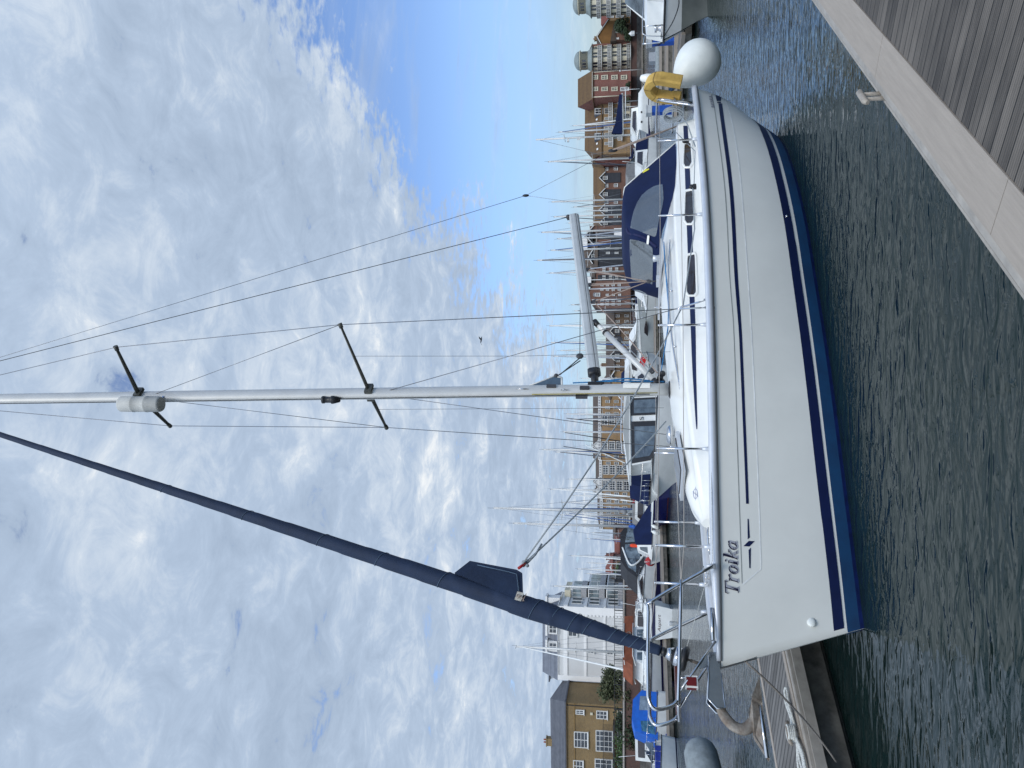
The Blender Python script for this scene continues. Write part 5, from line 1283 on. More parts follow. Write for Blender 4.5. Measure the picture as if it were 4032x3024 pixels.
for i in range(9):
    x = -1.5 + 3.5 * i / 8; w = .82 * (1 - .35 * max(0, (i - 5) / 3) ** 2); hgt = 1.55 - .10 * abs(i - 6.0) - (.35 if i == 8 else 0)
    rows.append([Vector((x, w * (-1 + 2 * k / 8), .78 + (hgt - .78) * (1 - abs(-1 + 2 * k / 8) ** 1.3))) for k in range(9)])
mb.grid(rows); mb.build('cover', pm('charcoal_canvas', (.05, .055, .065), .75, var=.25, scale=3, bump=.5, bscale=5), t)
mb = MB()
for s in (1, -1): mb.tube(sag((-1.2, s * 1.06, .72), (.2, s * 1.06, .72), .14, 8), .02, 6); mb.tube(sag((.2, s * 1.06, .72), (1.5, s * .95, .80), .14, 8), .02, 6)
mb.each = True; mb.build('grab_line', ROPEW, t)
# --- motor cruiser whose bow comes in from the right edge
loc = onz(2752, -150, 0); bow = at(2612, 158, 24.5)
d = Vector((bow.x - loc.x, bow.y - loc.y, 0)); L = 9.0; rz = atan2(-.62, -.78)
t = thing('motor_cruiser', 'white motor cruiser with shade-painted lower hull and anchor windlass, bow entering from the right', 'motor cruiser', (bow.x, bow.y, 0), rz)
rows = boat_hull(L, 3.1, 1.15, 1.42, .16, .62)
mb = MB()
for r in rows:
    for p in r: p.x -= L
mb.rings([[r[0], r[1], r[-2], r[-1]] for r in rows], False, False)
mb2 = MB(); mb2.rings([r[1:5] for r in rows], False, False); mb2.rings([r[5:9] for r in rows], False, False)
mb = MB(); mb.grid([r[0:2] for r in rows]); mb.grid([r[8:10] for r in rows]); mb.build('topside', HULLB, t)
mb2.build('lower_hull', pm('shaded_hull_grey', (.20, .21, .19), .55, var=.12, scale=1.2), t)  # white hull below the flare, its shade put into the grey colour
mb = MB(); mb.grid([[r[0], Vector((r[0].x, 0, r[0].z + .05)), r[-1]] for r in rows]); mb.build('deck', HULLB, t)
mb = MB()
for s in (0, -1): mb.tube([r[s] for r in rows], .035, 6)
mb.build('rubbing_strake', BLACK, t)
wf = taper(1.3, .9, 1.4, 3.2, -5, -1.5, .5)
side_prism([(-8, 1.3), (-8, 2.6), (-4.6, 2.6), (-3.4, 1.95), (-1.8, 1.45)], wf).build('coachroof', HULLB, t)
side_panel([(-7.6, 1.95), (-7.6, 2.4), (-4.8, 2.4), (-3.9, 1.95)], wf).build('window', GLASSD, t)
side_prism([(-3.4, 1.4), (-3.4, 1.98), (-1.35, 1.92), (-1.1, 1.4)], taper(.95, .8, 1.4, 2, -3, -1, .35)).build('raised_foredeck', HULLB, t)
mb = MB(); mb.add([Vector(p) for p in ((-4.62, -.98, 2.62), (-4.62, .98, 2.62), (-3.4, 1.05, 1.96), (-3.4, -1.05, 1.96))], [[0, 1, 2, 3]]); 
mb = MB(); mb.box((-4.0, 0, 2.30), (1.42, 1.9, .03), M=Matrix.Rotation(radians(29), 3, 'Y')); mb.build('windscreen', WGLASS, t)
mb = MB(); mb.lathe([(0, 0), (.11, 0), (.11, .10), (.07, .12), (.07, .18), (.12, .20), (.12, .26), (0, .27)], (-.75, 0, 1.42), (0, 0, 1), 16); mb.box((-.55, 0, 1.46), (.5, .22, .06)); mb.build('windlass', STEEL, t)
mb = MB()
for s in (1, -1):
    P = [Vector((-2.6, s * 1.2, 1.98)), Vector((-1.3, s * .78, 2.02)), Vector((-.35, s * .26, 2.06)), Vector((-.12, s * .14, 1.98)), Vector((-.05, s * .10, 1.45))]
    mb.tube(curve_pts(P, 5), .018, 6); mb.tube([(-1.3, s * .78, 1.4), (-1.3, s * .78, 2.02)], .016, 6); mb.tube([(-.4, s * .28, 1.42), (-.4, s * .28, 2.05)], .016, 6)
mb.each = True; mb.build('bow_rail', STEEL, t)
mb = MB(); mb.tube(curve_pts([(-.1, .04, 1.42), (-.3, .5, 1.1), (-.9, .8, .95), (-1.6, 1.0, 1.2)], 5), .018, 6); mb.build('bow_line', ROPED, t)

# --- more small white cabin boats among the masts
def cabin_proto(cover, name):
    L_, B_ = 6.2, 2.3; t = boat('cabin_boat', name, 'cabin boat', (0, 0, 0), 0, L_, B_, .95, 1.3, group='small white cabin boats among the masts')
    wf = taper(1.0, .82, .95, 2.3, 3.2, 5.8, .5)
    side_prism([(1.6, .95), (1.6, 2.25), (3.3, 2.3), (4.0, 1.55), (5.5, 1.22)], wf).build('cabin', HULLB, t)
    side_panel([(1.85, 1.5), (1.85, 2.05), (3.15, 2.08), (3.6, 1.55)], wf).build('window', GLASSD, t)
    if cover: side_prism([(.1, .95), (.1, 1.7), (.7, 2.2), (1.62, 2.25), (1.62, .95)], wf).build('cockpit_cover', cover, t)
    mb = MB(); mb.tube([(1.9, -.6, 2.28), (1.7, -.6, 3.6)], .02, 5); mb.build('aerial', HULLB, t)
    rails(t, L_, B_, .95, 1.3, 3.4, 6.0, .5, 3)
    return t
CB = [cabin_proto(NAVYC, ''), cabin_proto(pm('bright_blue_cover', srgb(.10, .33, .65), .8, var=.15), ''), cabin_proto(None, ''), cabin_proto(pm('olive_tarp', srgb(.50, .50, .28), .85, var=.25, scale=2), '')]
first = set()
for y_, D_, k, hd, lab in ((1080, 86, 2, 20, 'small white cabin boat without cover at the front edge of the sprayhood'), (1140, 73, 1, 200, 'small white cabin boat with a bright blue cover beside the sprayhood'), (1235, 99, 0, 160, 'small white cabin boat with a dark cover beyond the bow of the grey motor yacht'),
    (1505, 66, 2, 30, 'uncovered white cabin boat peeping out right of the mast foot'), (1900, 78, 0, 190, 'small white cabin boat with navy cover left of the wheelhouse roof'), (1965, 90, 2, 15, 'plain white cabin boat above the bow of the wheelhouse boat'),
    (2030, 70, 3, 185, 'small cabin boat under an olive yellow tarpaulin'), (660, 80, 0, 205, 'small white cabin boat with navy cover left of the catamaran'), (2445, 70, 2, 175, 'white cabin boat behind the transom boat with the name'), (2650, 76, 1, 185, 'white cabin boat with bright blue cover beneath the big bush'), (2905, 64, 2, 10, 'white cabin boat between the blue canopy and the quay wall')):
    o = CB[k] if k not in first else copy_tree(CB[k]); first.add(k); p = place(y_, D_); a_ = radians(hd)
    o.rotation_euler = (0, 0, a_); off = Matrix.Rotation(a_, 3, 'Z') @ Vector((3.1, 0, 0)); o.location = (p[0] - off.x, p[1] - off.y, 0); o['label'] = lab

# ------------------------------------------------------------------ the crowd of sailing boats
def sail_proto(label, hullm, covm, genm, boot=BOOTN, furl_mast=False):
    L, B = 9.6, 3.1
    t = boat('sailing_boat', label, 'sailing boat', (0, 0, 0), 0, L, B, 1.0, 1.25, hullm=hullm, boot=boot, group='sailing boats moored across the marina', rake=.12)
    for c in t.children:
        pass
    wf = taper(.95, .75, 1.0, 1.6, 5, 8.2, .5)
    side_prism([(2.4, 1.0), (2.3, 1.55), (5.5, 1.6), (7.8, 1.2)], wf).build('cabin', HULLB, t)
    side_panel([(2.9, 1.2), (2.9, 1.4), (5.6, 1.42), (6.0, 1.2)], wf).build('cabin_window', GLASSD, t)
    side_prism([(1.6, 1.5), (1.75, 2.05), (2.6, 2.1), (3.1, 1.6)], taper(.95, .75, 1.5, 2.1)).build('sprayhood', covm, t)
    mb = MB(); mb.tube([(5.6, 0, 1.5), (5.52, 0, 14.0)], [.135, .10], 8); m = mb.build('mast', ALU, t)
    mb = MB(); mb.tube([(5.54, -.85, 8.1), (5.56, 0, 8.0), (5.54, .85, 8.1)], .03, 5); mb.build('spreader', ALU, m)
    mb = MB(); mb.tube([(5.3, 0, 14.02), (5.9, 0, 14.05)], .02, 4); mb.tube([(5.35, 0, 14.0), (5.35, 0, 14.5)], .012, 4); mb.build('masthead_gear', DGREY, m)
    mb = MB(); mb.tube([(5.5, 0, 2.35), (1.5, 0, 2.5)], .07, 8); mb.build('boom', ALU, t)
    if covm: mb = MB(); mb.tube([(5.65, 0, 3.3), (5.3, 0, 2.75), (3.6, 0, 2.65), (1.7, 0, 2.62)], [.09, .19, .16, .09], 8); mb.build('sail_cover', covm, t)
    if genm: mb = MB(); mb.tube([(9.35, 0, 1.5), (8.9, 0, 2.6), (5.6, 0, 13.4)], [.06, .10, .045], 7); mb.build('furled_genoa', genm, t)
    for a, b in (((5.53, 0, 13.9), (.1, 0, 1.1)), ((5.53, 0, 13.6), (5.3, 1.42, 1.15)), ((5.53, 0, 13.6), (5.3, -1.42, 1.15)), ((5.54, 0, 8), (5.9, 1.4, 1.15)), ((5.54, 0, 8), (4.9, -1.4, 1.15))): wire('stay', [a, b], .011, WIRE, t)
    rails(t, L, B, 1.0, 1.25, .3, L - .2, .6, 5)
    return t
GREYS = pm('genoa_grey', (.32, .35, .40), .8, var=.15); BLUEG = pm('genoa_blue', srgb(.25, .36, .55), .8, var=.15); DARKG = pm('genoa_dark', (.05, .06, .08), .8, var=.15)
REDC = pm('red_canvas', srgb(.72, .10, .14), .8, var=.15)
# (mast top x, mast y, distance, what singles her out)
MASTS = [(2111, 576, 0, ''), (2199, 520, 128, 'white sailing boat whose twin bare mast rises left of the catamaran mast'), (2255, 495, 150, 'white sailing boat with the shorter mast in front of the tan balconies'),
 (2158, 637, 100, 'white sailing boat with a mast before the dark red brick end wall'), (2172, 795, 110, 'sailing boat whose mast stands beyond the sprayhood peak, tallest there'), (2258, 815, 140, 'sailing boat with a short mast between two dark gables'),
 (2310, 831, 165, 'sailing boat with the stubby mast in front of the right dark gable'), (2181, 854, 120, 'sailing boat with a mast just right of the boom end'), (2238, 878, 98, 'sailing boat with a mast crossing the boom end'),
 (2133, 915, 102, 'sailing boat with a wind vane topped mast behind the outer boom'), (2194, 940, 126, 'sailing boat with thin mast left of the vane topped mast'), (2300, 962, 160, 'sailing boat with a low mast below the white box dormer'),
 (2169, 985, 114, 'sailing boat with a mast behind the middle of the sprayhood'), (2115, 1025, 96, 'sailing boat whose tall mast and dark forestay cross the boom, tallest behind it'), (2163, 1075, 132, 'sailing boat with a mast before the narrow brown house'),
 (2323, 1102, 170, 'sailing boat with a low mast by the white oriel'), (2312, 1138, 150, 'sailing boat with a mast in front of the arched window brick house'), (2330, 1180, 120, 'sailing boat with blue sail cover right of the arched window house'),
 (2249, 1200, 108, 'sailing boat with a blue boom cover right of the shroud'), (2262, 1224, 138, 'sailing boat with a pale mast over the first brown house'), (2163, 1283, 106, 'sailing boat with a thick white furled sail beside her mast'),
 (2169, 1349, 118, 'sailing boat with a white radar on her mast over the vang'), (2206, 1380, 142, 'sailing boat with a dark forestay left of the vang top'), (2181, 1403, 98, 'sailing boat with a slim mast beside the outhaul block'),
 (2325, 1445, 150, 'sailing boat with a low mast between gooseneck and houses'), (2290, 1490, 130, 'sailing boat with a mast just right of the yacht mast'), (2323, 1603, 165, 'sailing boat with the shortest mast just left of the yacht mast'),
 (2230, 1630, 108, 'sailing boat with a mast left of the rod holders'), (2253, 1651, 136, 'sailing boat with a mast over the tall bay windows'), (2217, 1700, 100, 'sailing boat with a mast beside a blue furled sail'),
 (2138, 1770, 92, 'sailing boat with a blue furled genoa and tall mast above the white gable'), (2190, 1780, 118, 'sailing boat with a thin mast beside the black aerial'), (2240, 1886, 125, 'sailing boat with a mast between two black aerials'),
 (2169, 1926, 96, 'sailing boat with a stayed mast at the right of the jib sheet'), (2260, 1951, 138, 'sailing boat with a short mast between the jib sheets'), (2212, 1978, 112, 'sailing boat with a red sail cover left of the aerials'),
 (1943, 2000, 88, 'sailing boat with the tallest far mast and a radar, grey blue genoa furled'), (2207, 2027, 104, 'sailing boat with a mast just left of the tallest far mast'), (2226, 2020, 130, 'sailing boat with a dull mast behind the tallest far mast'),
 (2023, 2060, 80, 'sailing boat with a white radar reflector on her mast and bright blue cover'), (2330, 2097, 92, 'sailing boat with a low mast right of the red roofs'), (2312, 2121, 86, 'sailing boat with a short mast over the red brick roof'),
 (2249, 2188, 84, 'sailing boat with a mast by the red chimney'), (2316, 2216, 93, 'sailing boat with a short mast right of the green tree'), (2274, 2240, 80, 'sailing boat with a mast in front of the green tree'),
 (2310, 2258, 90, 'sailing boat with a low mast left of the green tree'), (2180, 2307, 78, 'sailing boat with a mast before the white bay balconies'), (2033, 2546, 74, 'sailing boat with a tall mast crossing the white building wall')]
random.seed(21)
protos = [sail_proto('p', HULLB, NAVYC, GREYS), sail_proto('p', HULLB, pm('bright_blue_cover', srgb(.10, .33, .65), .8, var=.15), DARKG), sail_proto('p', HULLB, GCANV, BLUEG), sail_proto('p', HULLN, NAVYC, DARKG, BOOTR), sail_proto('p', HULLB, REDC, GREYS, BOOTR), sail_proto('p', HULLB, KCANV, HULLB)]
pick = {36: 2, 39: 1, 30: 2, 35: 4, 17: 1, 18: 1, 20: 5, 29: 2, 3: 3, 22: 3, 13: 3, 47: 5}
used = set(); placed = []
for i, (mx_, my_, D, lab) in enumerate(MASTS):
    if D == 0: continue
    pk = pick.get(i, random.choice([0, 0, 2, 1, 5, 0, 3, 2]))
    flip = random.random() < .5
    hd = (pi / 2 if not flip else -pi / 2) + random.uniform(-.22, .22)
    best = None
    for dd in (0, -8, 8, -16, 16, 24, -24, 32, 40):
        D2 = D + dd; p = at(mx_, my_, D2); q = Vector((p.x, p.y))
        if all(abs(q.x - a.x) > 3.4 or abs(q.y - a.y) > 10.4 for a in placed) and (D2 < 95 or my_ < 2090): best = (D2, p, q); break
    if best is None:
        p = at(mx_, my_, D); best = (D, p, Vector((p.x, p.y)))
    D2, p, q = best; placed.append(q); sc = p.z / 14.02
    o = protos[pk] if pk not in used else copy_tree(protos[pk]); used.add(pk)
    o.scale = (min(sc, 1.25) , min(sc, 1.2), sc); o.rotation_euler = (0, 0, hd)
    off = Matrix.Rotation(hd, 3, 'Z') @ Vector((5.55 * min(sc, 1.25), 0, 0)); o.location = (p.x - off.x, p.y - off.y, 0)
    o['label'] = lab
for k, pr in enumerate(protos):
    if k not in used:
        for c in list(pr.children_recursive): bpy.data.objects.remove(c)
        bpy.data.objects.remove(pr)

# ------------------------------------------------------------------ pontoons and pedestals across the water
def strip_pontoon(label, A, B_, w=1.6, z=.5, deck=DECKING2):
    A = Vector(A); B_ = Vector(B_); d = B_ - A; t = thing('pontoon', label, 'pontoon', (A.x, A.y, 0), atan2(d.y, d.x), 'distant pontoons'); L = d.length
    mb = MB(); mb.box((L / 2, w / 2, z - .04), (L, w - .2, .08)); mb.build('decking', deck, t)
    mb = MB(); mb.box((L / 2, .05, z - .06), (L, .1, .16)); mb.box((L / 2, w - .05, z - .06), (L, .1, .16)); mb.build('edge_board', EDGEB, t)
    mb = MB(); mb.box((L / 2, w / 2, z - .25), (L, w - .06, .26)); mb.build('frame', TIMB, t)
    mb = MB(); n = max(1, int(L / 4))
    for i in range(n): mb.box(((i + .5) * L / n, w / 2, z - .62), (L / n * .7, w - .3, .5))
    mb.build('float', CONC, t)
    return t
P2 = lambda yi, D: place(yi, D)
strip_pontoon('long far pontoon behind the small motorboats at the left', P2(3250, 40.5), P2(2015, 57.2), 1.9)
strip_pontoon('far pontoon between the grey motor yacht and the wheelhouse boat', P2(1440, 72), P2(1000, 78))
strip_pontoon('nearest of the cross pontoons by the blue pedestals', P2(470, 36.6), P2(-160, 35.2), 1.8)
strip_pontoon('middle cross pontoon beyond the ball fender', P2(380, 46), P2(120, 46))
strip_pontoon('far cross pontoon below the grey inflatable', P2(420, 57), P2(60, 57))
strip_pontoon('pontoon alongside the catamaran', P2(760, 92), P2(540, 88))
strip_pontoon('low pontoon far right at the foot of the quay wall', P2(560, 205), P2(-60, 205), 2.5)
fgr = strip_pontoon('short finger under the bow of the right edge motor cruiser', P2(300, 33.5), P2(150, 30.5), 1.2)
def pedestal(label, yi, D, hoses=False):
    p = place(yi, D); t = thing('service_pedestal', label, 'service pedestal', (p[0], p[1], .5), radians(12), 'blue service pedestals')
    mb = MB(); mb.box((0, 0, .5), (.34, .30, 1.0)); mb.build('post', pm('pedestal_blue', srgb(.10, .32, .68), .5, var=.15), t)
    mb = MB(); mb.box((0, 0, 1.13), (.40, .36, .22)); mb.box((0, 0, 1.26), (.44, .40, .04)); mb.build('lamp_head', pm('pedestal_lamp', (.55, .57, .58), .4), t)
    mb = MB()
    for z in (.55, .72, .88): mb.box((.18, -.02, z), (.03, .12, .08))
    mb.each = True; mb.build('socket', WHITE, t)
    if hoses:
        h = thing('hose_coil', 'dark blue hose looped over the right hand blue pedestal', 'hose', (p[0], p[1], .5), .2)
        mb = MB()
        for k in range(4): mb.tube([Vector((.21 * cos(a) + .02 * k, .19 * sin(a), .75 + .16 * sin(a + k) + .05 * k)) for a in [2 * pi * j / 16 for j in range(16)]], .03, 6, closed=True)
        mb.build('loops', pm('navy_hose', srgb(.08, .16, .34), .5, var=.2), h)
pedestal('blue service pedestal wound with dark hose beside the right edge boat', 168, 36.6, True)
pedestal('blue service pedestal with clean sides behind the yacht rope coil', 440, 37.2)
# ------------------------------------------------------------------ land, quay and buildings
LAND = [(-420, 78), (-70, 93), (-24, 97), (-25, 112), (-37, 172), (-41, 196), (-48, 214), (-42, 236), (-10, 228), (40, 236), (90, 244), (520, 300), (900, 1400), (-900, 1400)]
QZ = 3.55
mb = MB(); n = len(LAND)
mb.add([(x, y, QZ) for x, y in LAND], [list(range(n))]); tag(mb.build('ground', pm('paved_ground', (.20, .18, .16), .9, var=.25, scale=.3)), kind='structure')
QBR = brick_mat('quay_brick', srgb(.37, .22, .17), srgb(.28, .17, .14), (.13, .11, .10), 1.0); QST = pm('quay_stone', (.13, .12, .11), .9, var=.35, scale=.6, stretch=(1, 1, 3))
qw = thing('quay_wall', 'brick quay wall running round the far side of the marina', 'wall')
for z0, z1, m, o, nm in ((-1, 1.7, QST, 0, 'stone_base'), (1.7, QZ + .02, QBR, -.02, 'brick_face')):
    mb = MB(); 
    for i in range(11):
        a, b = LAND[i], LAND[i + 1]; mb.add([(a[0], a[1] + o, z0), (b[0], b[1] + o, z0), (b[0], b[1] + o, z1), (a[0], a[1] + o, z1)], [[0, 1, 2, 3]])
    mb.build(nm, m, qw)
mb = MB(); mb.tube([(x, y - .1, QZ + .05) for x, y in LAND[:12]], .16, 4); mb.build('coping', pm('coping_stone', (.30, .27, .24), .85, var=.2), qw)
def railing(label, A, B_, h=1.15, m=BLACK, step=.32, z=QZ + .1):
    A = Vector((*A, 0)); B_ = Vector((*B_, 0)); d = B_ - A; L = d.length; t = thing('railing', label, 'railing', (A.x, A.y, z), atan2(d.y, d.x))
    mb = MB(); mb.tube([(0, 0, h), (L, 0, h)], .035, 5); mb.tube([(0, 0, .12), (L, 0, .12)], .03, 5)
    for i in range(int(L / step) + 1): mb.box((i * step, 0, h / 2), (.03, .03, h))
    for i in range(int(L / 3) + 1): mb.box((min(i * 3, L), 0, h / 2 + .03), (.09, .09, h + .06))
    mb.build('bars', m, t)
railing('black quay railing in front of the white building', (-70, 93.0), (-24.3, 97.0))
railing('black quay railing beside the white building receding inland', (-25, 98), (-36.5, 172))
railing('dark quay railing under the domed tower', (60, 240), (150, 250.5), step=.6)

PANE = pm('window_glass', (.028, .034, .045), .08, var=.6, scale=.8, spec=.9)
WFR = pm('window_white', (.64, .64, .62), .5, var=.04)
WCRM = pm('cream_render', srgb(.80, .77, .68), .85, var=.10, scale=.5)
class Fac:
    def __init__(s, name, label, cat, yL, DL, yR, DR, group=None):
        a = at(2480, yL, DL); b = at(2480, yR, DR); s.a = Vector((a.x, a.y, 0)); d = Vector((b.x - a.x, b.y - a.y, 0)); s.W = d.length; s.rz = atan2(d.y, d.x)
        s.R = Matrix.Rotation(-s.rz, 3, 'Z'); s.t = thing(name, label, cat, s.a, s.rz, group)
    def q(s, xi, yi, depth=0.0):
        o = s.R @ (EYE - s.a); d = s.R @ ray(xi, yi); t = (depth - o.y) / d.y; p = o + d * t; return p.x, p.z
    def z(s, xi, yi): return s.q(xi, yi)[1]
    def x(s, yi, xi=2420): return s.q(xi, yi)[0]
    def body(s, name, x0, x1, z0, z1, y0, y1, m):
        mb = MB(); mb.box(((x0 + x1) / 2, (y0 + y1) / 2, (z0 + z1) / 2), (x1 - x0, y1 - y0, z1 - z0))
        if name == 'wall': s.wm = m
        return mb.build(name, m, s.t)
    def window(s, xt, xb, yl, yr, nx=2, ny=2, depth=0.0, m=WFR, fw=.09, sill=True, name='window'):
        """window by photo box: xt/xb top and bottom, yl/yr left and right edge"""
        x0, z1 = s.q(xt, yl, depth); x1, z0 = s.q(xb, yr, depth)
        if x1 < x0: x0, x1 = x1, x0
        return s.win(x0, x1, z0, z1, nx, ny, depth, m, fw, sill, name)
    def win(s, x0, x1, z0, z1, nx=2, ny=2, depth=0.0, m=WFR, fw=.09, sill=True, name='window'):
        y = depth - .05; mb = MB(); D = .14
        mb.box(((x0 + x1) / 2, y, z1 - fw / 2), (x1 - x0, D, fw)); mb.box(((x0 + x1) / 2, y, z0 + fw / 2), (x1 - x0, D, fw))
        for k in range(nx + 1):
            w = fw if k in (0, nx) else fw * .75; xx = x0 + (x1 - x0) * k / nx; xx = min(max(xx, x0 + fw / 2), x1 - fw / 2); mb.box((xx, y, (z0 + z1) / 2), (w, D * .96, z1 - z0 - 2 * fw))
        for k in range(1, ny): mb.box(((x0 + x1) / 2, y + .012, z0 + (z1 - z0) * k / ny), (x1 - x0 - 2 * fw, D * .8, fw * .6))
        if sill: mb.box(((x0 + x1) / 2, y - .06, z0 - .04), (x1 - x0 + .2, .2, .08))
        fr = mb.build(name, m, s.t)
        mb = MB(); mb.box(((x0 + x1) / 2, depth - .008, (z0 + z1) / 2), (x1 - x0 - fw * 1.2, .03, z1 - z0 - fw * 1.2)); mb.build('pane', PANE, fr); return fr
    def roof_ridge(s, x0, x1, ze, zr, y0, y1, m, hipL=0.0, hipR=0.0, over=.35, name='roof', th=.18):
        """ridge along the facade; hip lengths shorten the ridge at either end"""
        ym = (y0 + y1) / 2; mb = MB(); sl = (zr - ze) / max(.1, (ym - y0)); ze2 = ze - over * sl
        A = [Vector((x0 - over, y0 - over, ze2)), Vector((x1 + over, y0 - over, ze2)), Vector((x1 + over, y1 + over, ze2)), Vector((x0 - over, y1 + over, ze2))]; r0 = Vector((x0 - over + hipL, ym, zr)); r1 = Vector((x1 + over - hipR, ym, zr))
        up = Vector((0, 0, th)); V = A + [r0, r1]; 
        VV = V + [v + up for v in V]; mb.add(VV, [[6, 7, 11, 10], [8, 9, 10, 11], [0, 1, 7, 6], [1, 2, 8, 7], [2, 3, 9, 8], [3, 0, 6, 9], [3, 2, 1, 0]])
        mb.add(VV, [[7, 8, 11]], 0 if hipR > .4 else 1); mb.add(VV, [[9, 6, 10]], 0 if hipL > .4 else 1)
        return mb.build(name, [m, s.wm], s.t)
    def gable_front(s, xc, hw, ze, zr, y0, y1, mw, mr, over=.3, trim=WFR, name='gable', body_z0=None):
        """cross gable facing the water: wall triangle, two slopes, white barge boards"""
        mb = MB(); z0 = body_z0 if body_z0 is not None else ze - .02
        mb.prism([(xc - hw, y0, z0), (xc + hw, y0, z0), (xc + hw, y0, ze), (xc, y0, zr), (xc - hw, y0, ze)], (0, y1 - y0, 0)); g = mb.build(name, mw, s.t)
        mb = MB(); sl = (zr - ze) / hw
        for sd in (-1, 1):
            e = Vector((xc + sd * (hw + over), 0, ze - over * sl)); a = Vector((xc, 0, zr)); P = [e, a, a + Vector((0, 0, .2)), e + Vector((0, 0, .2))]
            mb.prism([p + Vector((0, y0 - over, .03)) for p in P], (0, y1 - y0 + over, 0))
        mb.build('roof', mr, g)
        if trim:
            mb = MB()
            for sd in (-1, 1):
                e = Vector((xc + sd * (hw + over), y0 - over - .06, ze - over * sl)); a = Vector((xc, y0 - over - .06, zr)); P = [e + Vector((0, 0, -.18)), a + Vector((0, 0, -.18)), a + Vector((0, 0, .16)), e + Vector((0, 0, .16))]
                mb.prism(P, (0, .055, 0))
            mb.build('barge_board', trim, g)
        return g
    def chimney(s, x, y, z0, z1, m, w=.9):
        mb = MB(); mb.box((x, y, (z0 + z1) / 2), (w, w * .7, z1 - z0)); mb.box((x, y, z1 + .06), (w * 1.15, w * .85, .14)); c = mb.build('chimney', m, s.t)
        mb = MB(); mb.lathe([(0, 0), (.12, 0), (.10, .4), (0, .4)], (x - .2, y, z1 + .1), (0, 0, 1), 8); mb.lathe([(0, 0), (.12, 0), (.10, .4), (0, .4)], (x + .2, y, z1 + .1), (0, 0, 1), 8); mb.each = True; mb.build('chimney_pot', pm('terracotta', srgb(.55, .28, .2), .9), c)

MUST = brick_mat('mustard_brick', srgb(0.54, 0.43, 0.25), srgb(0.45, 0.35, 0.20), (.28, .23, .15))
REDB = brick_mat('red_brick', srgb(0.50, 0.24, 0.18), srgb(0.41, 0.19, 0.15), (.28, .2, .17))
RUST = brick_mat('rust_brick', srgb(0.45, 0.26, 0.18), srgb(0.36, 0.21, 0.15), (.22, .17, .14))
TANB = brick_mat('tan_brick', srgb(0.59, 0.45, 0.27), srgb(0.51, 0.38, 0.23), (.34, .27, .18))
BRNB = brick_mat('brown_brick', srgb(0.41, 0.31, 0.20), srgb(0.34, 0.24, 0.16), (.2, .16, .12))
SLATE = course_mat('slate_roof', srgb(.36, .37, .40), srgb(.27, .28, .31), .25)
SLATG = course_mat('lead_grey_mansard', srgb(.46, .48, .52), srgb(.36, .38, .42), .22)
TILEB = course_mat('brown_tile_roof', srgb(0.41, 0.32, 0.20), srgb(0.31, 0.23, 0.16), .34)
TILED = course_mat('dark_tile_roof', srgb(0.34, 0.29, 0.25), srgb(0.26, 0.23, 0.21), .34)
TILER = course_mat('red_tile_roof', srgb(0.47, 0.25, 0.20), srgb(0.38, 0.20, 0.17), .34)
DKCL = course_mat('dark_weatherboard', srgb(.20, .21, .24), srgb(.15, .16, .18), .2, .7)
LEAD = pm('lead_dome', srgb(.50, .54, .54), .7, 0, var=.15, scale=.8)
RENDG = pm('pale_grey_render', (.62, .62, .61), .85, var=.05, scale=.3); RENDW = pm('white_render', (.82, .81, .79), .8, var=.04, scale=.4)
IRON = pm('black_ironwork', (.018, .018, .02), .5)

def K(ox, oy, k): return lambda x, y: (ox + k * x, oy + k * y)
# ---------- mustard brick house, far left
c = K(2150, 2574, .2712)
f = Fac('brick_house', 'mustard brick house with white windows and a black iron balcony, at the far left', 'house', 3330, 107, 2783, 105)
zb = QZ; ze = f.z(2224, 2783); zr = f.z(2158, 2840)
f.body('wall', 0, f.W, zb, ze, 0, 9, MUST)
f.roof_ridge(0, f.W, ze - .05, zr, 0, 9, SLATE, 0, 2.2, .25)
mb = MB(); mb.box((f.W / 2, -.12, ze - .12), (f.W + .3, .22, .2)); mb.box((f.W / 2, -.04, f.z(2262, 2900)), (f.W, .08, .14)); mb.build('string_course', pm('ochre_stone', srgb(.52, .42, .26), .85, var=.1), f.t)
for a, b, y0, y1, nx, ny in ((430, 550, 815, 875, 2, 2), (730, 890, 830, 940, 2, 3), (1037, 1165, 835, 975, 2, 2), (407, 608, 1137, 1355, 2, 4), (722, 968, 1122, 1410, 4, 4), (1035, 1178, 1135, 1365, 2, 3), (395, 540, 1550, 1700, 2, 3), (708, 960, 1535, 1720, 3, 3), (1035, 1165, 1560, 1690, 2, 3)):
    p, q = c(a, y1), c(b, y0); f.window(p[0], q[0], p[1], q[1], nx, ny, fw=.11)
x0, x1 = f.x(c(0, 1700)[1]), f.x(c(0, 955)[1]); z0 = f.z(*c(985, 1200)); z1 = f.z(*c(835, 1200))
mb = MB(); mb.box(((x0 + x1) / 2, -.75, z0), (x1 - x0, 1.5, .16)); mb.tube([(x0, -1.45, z1), (x1, -1.45, z1), (x1, -.05, z1)], .035, 6)
xx = x0
while xx <= x1: mb.box((xx, -1.45, (z0 + z1) / 2), (.025, .025, z1 - z0)); xx += .16
for px_ in (x0 + 2.2, x1 - .05): mb.box((px_, -1.4, (z0 + zb) / 2), (.1, .1, z0 - zb))
mb.build('balcony', IRON, f.t)
mb = MB(); mb.box((f.W - .3, -.06, (zb + ze) / 2), (.1, .1, ze - zb)); mb.build('downpipe', IRON, f.t)
mb = MB(); q = f.q(*c(660, 865)); mb.box((q[0], -.1, q[1]), (.32, .2, .34)); q = f.q(*c(345, 775)); mb.build('alarm_box', WCRM, f.t)
f.chimney(f.x(3010), 4.5, zr - .4, f.z(2140, 3005), MUST, 1.1)
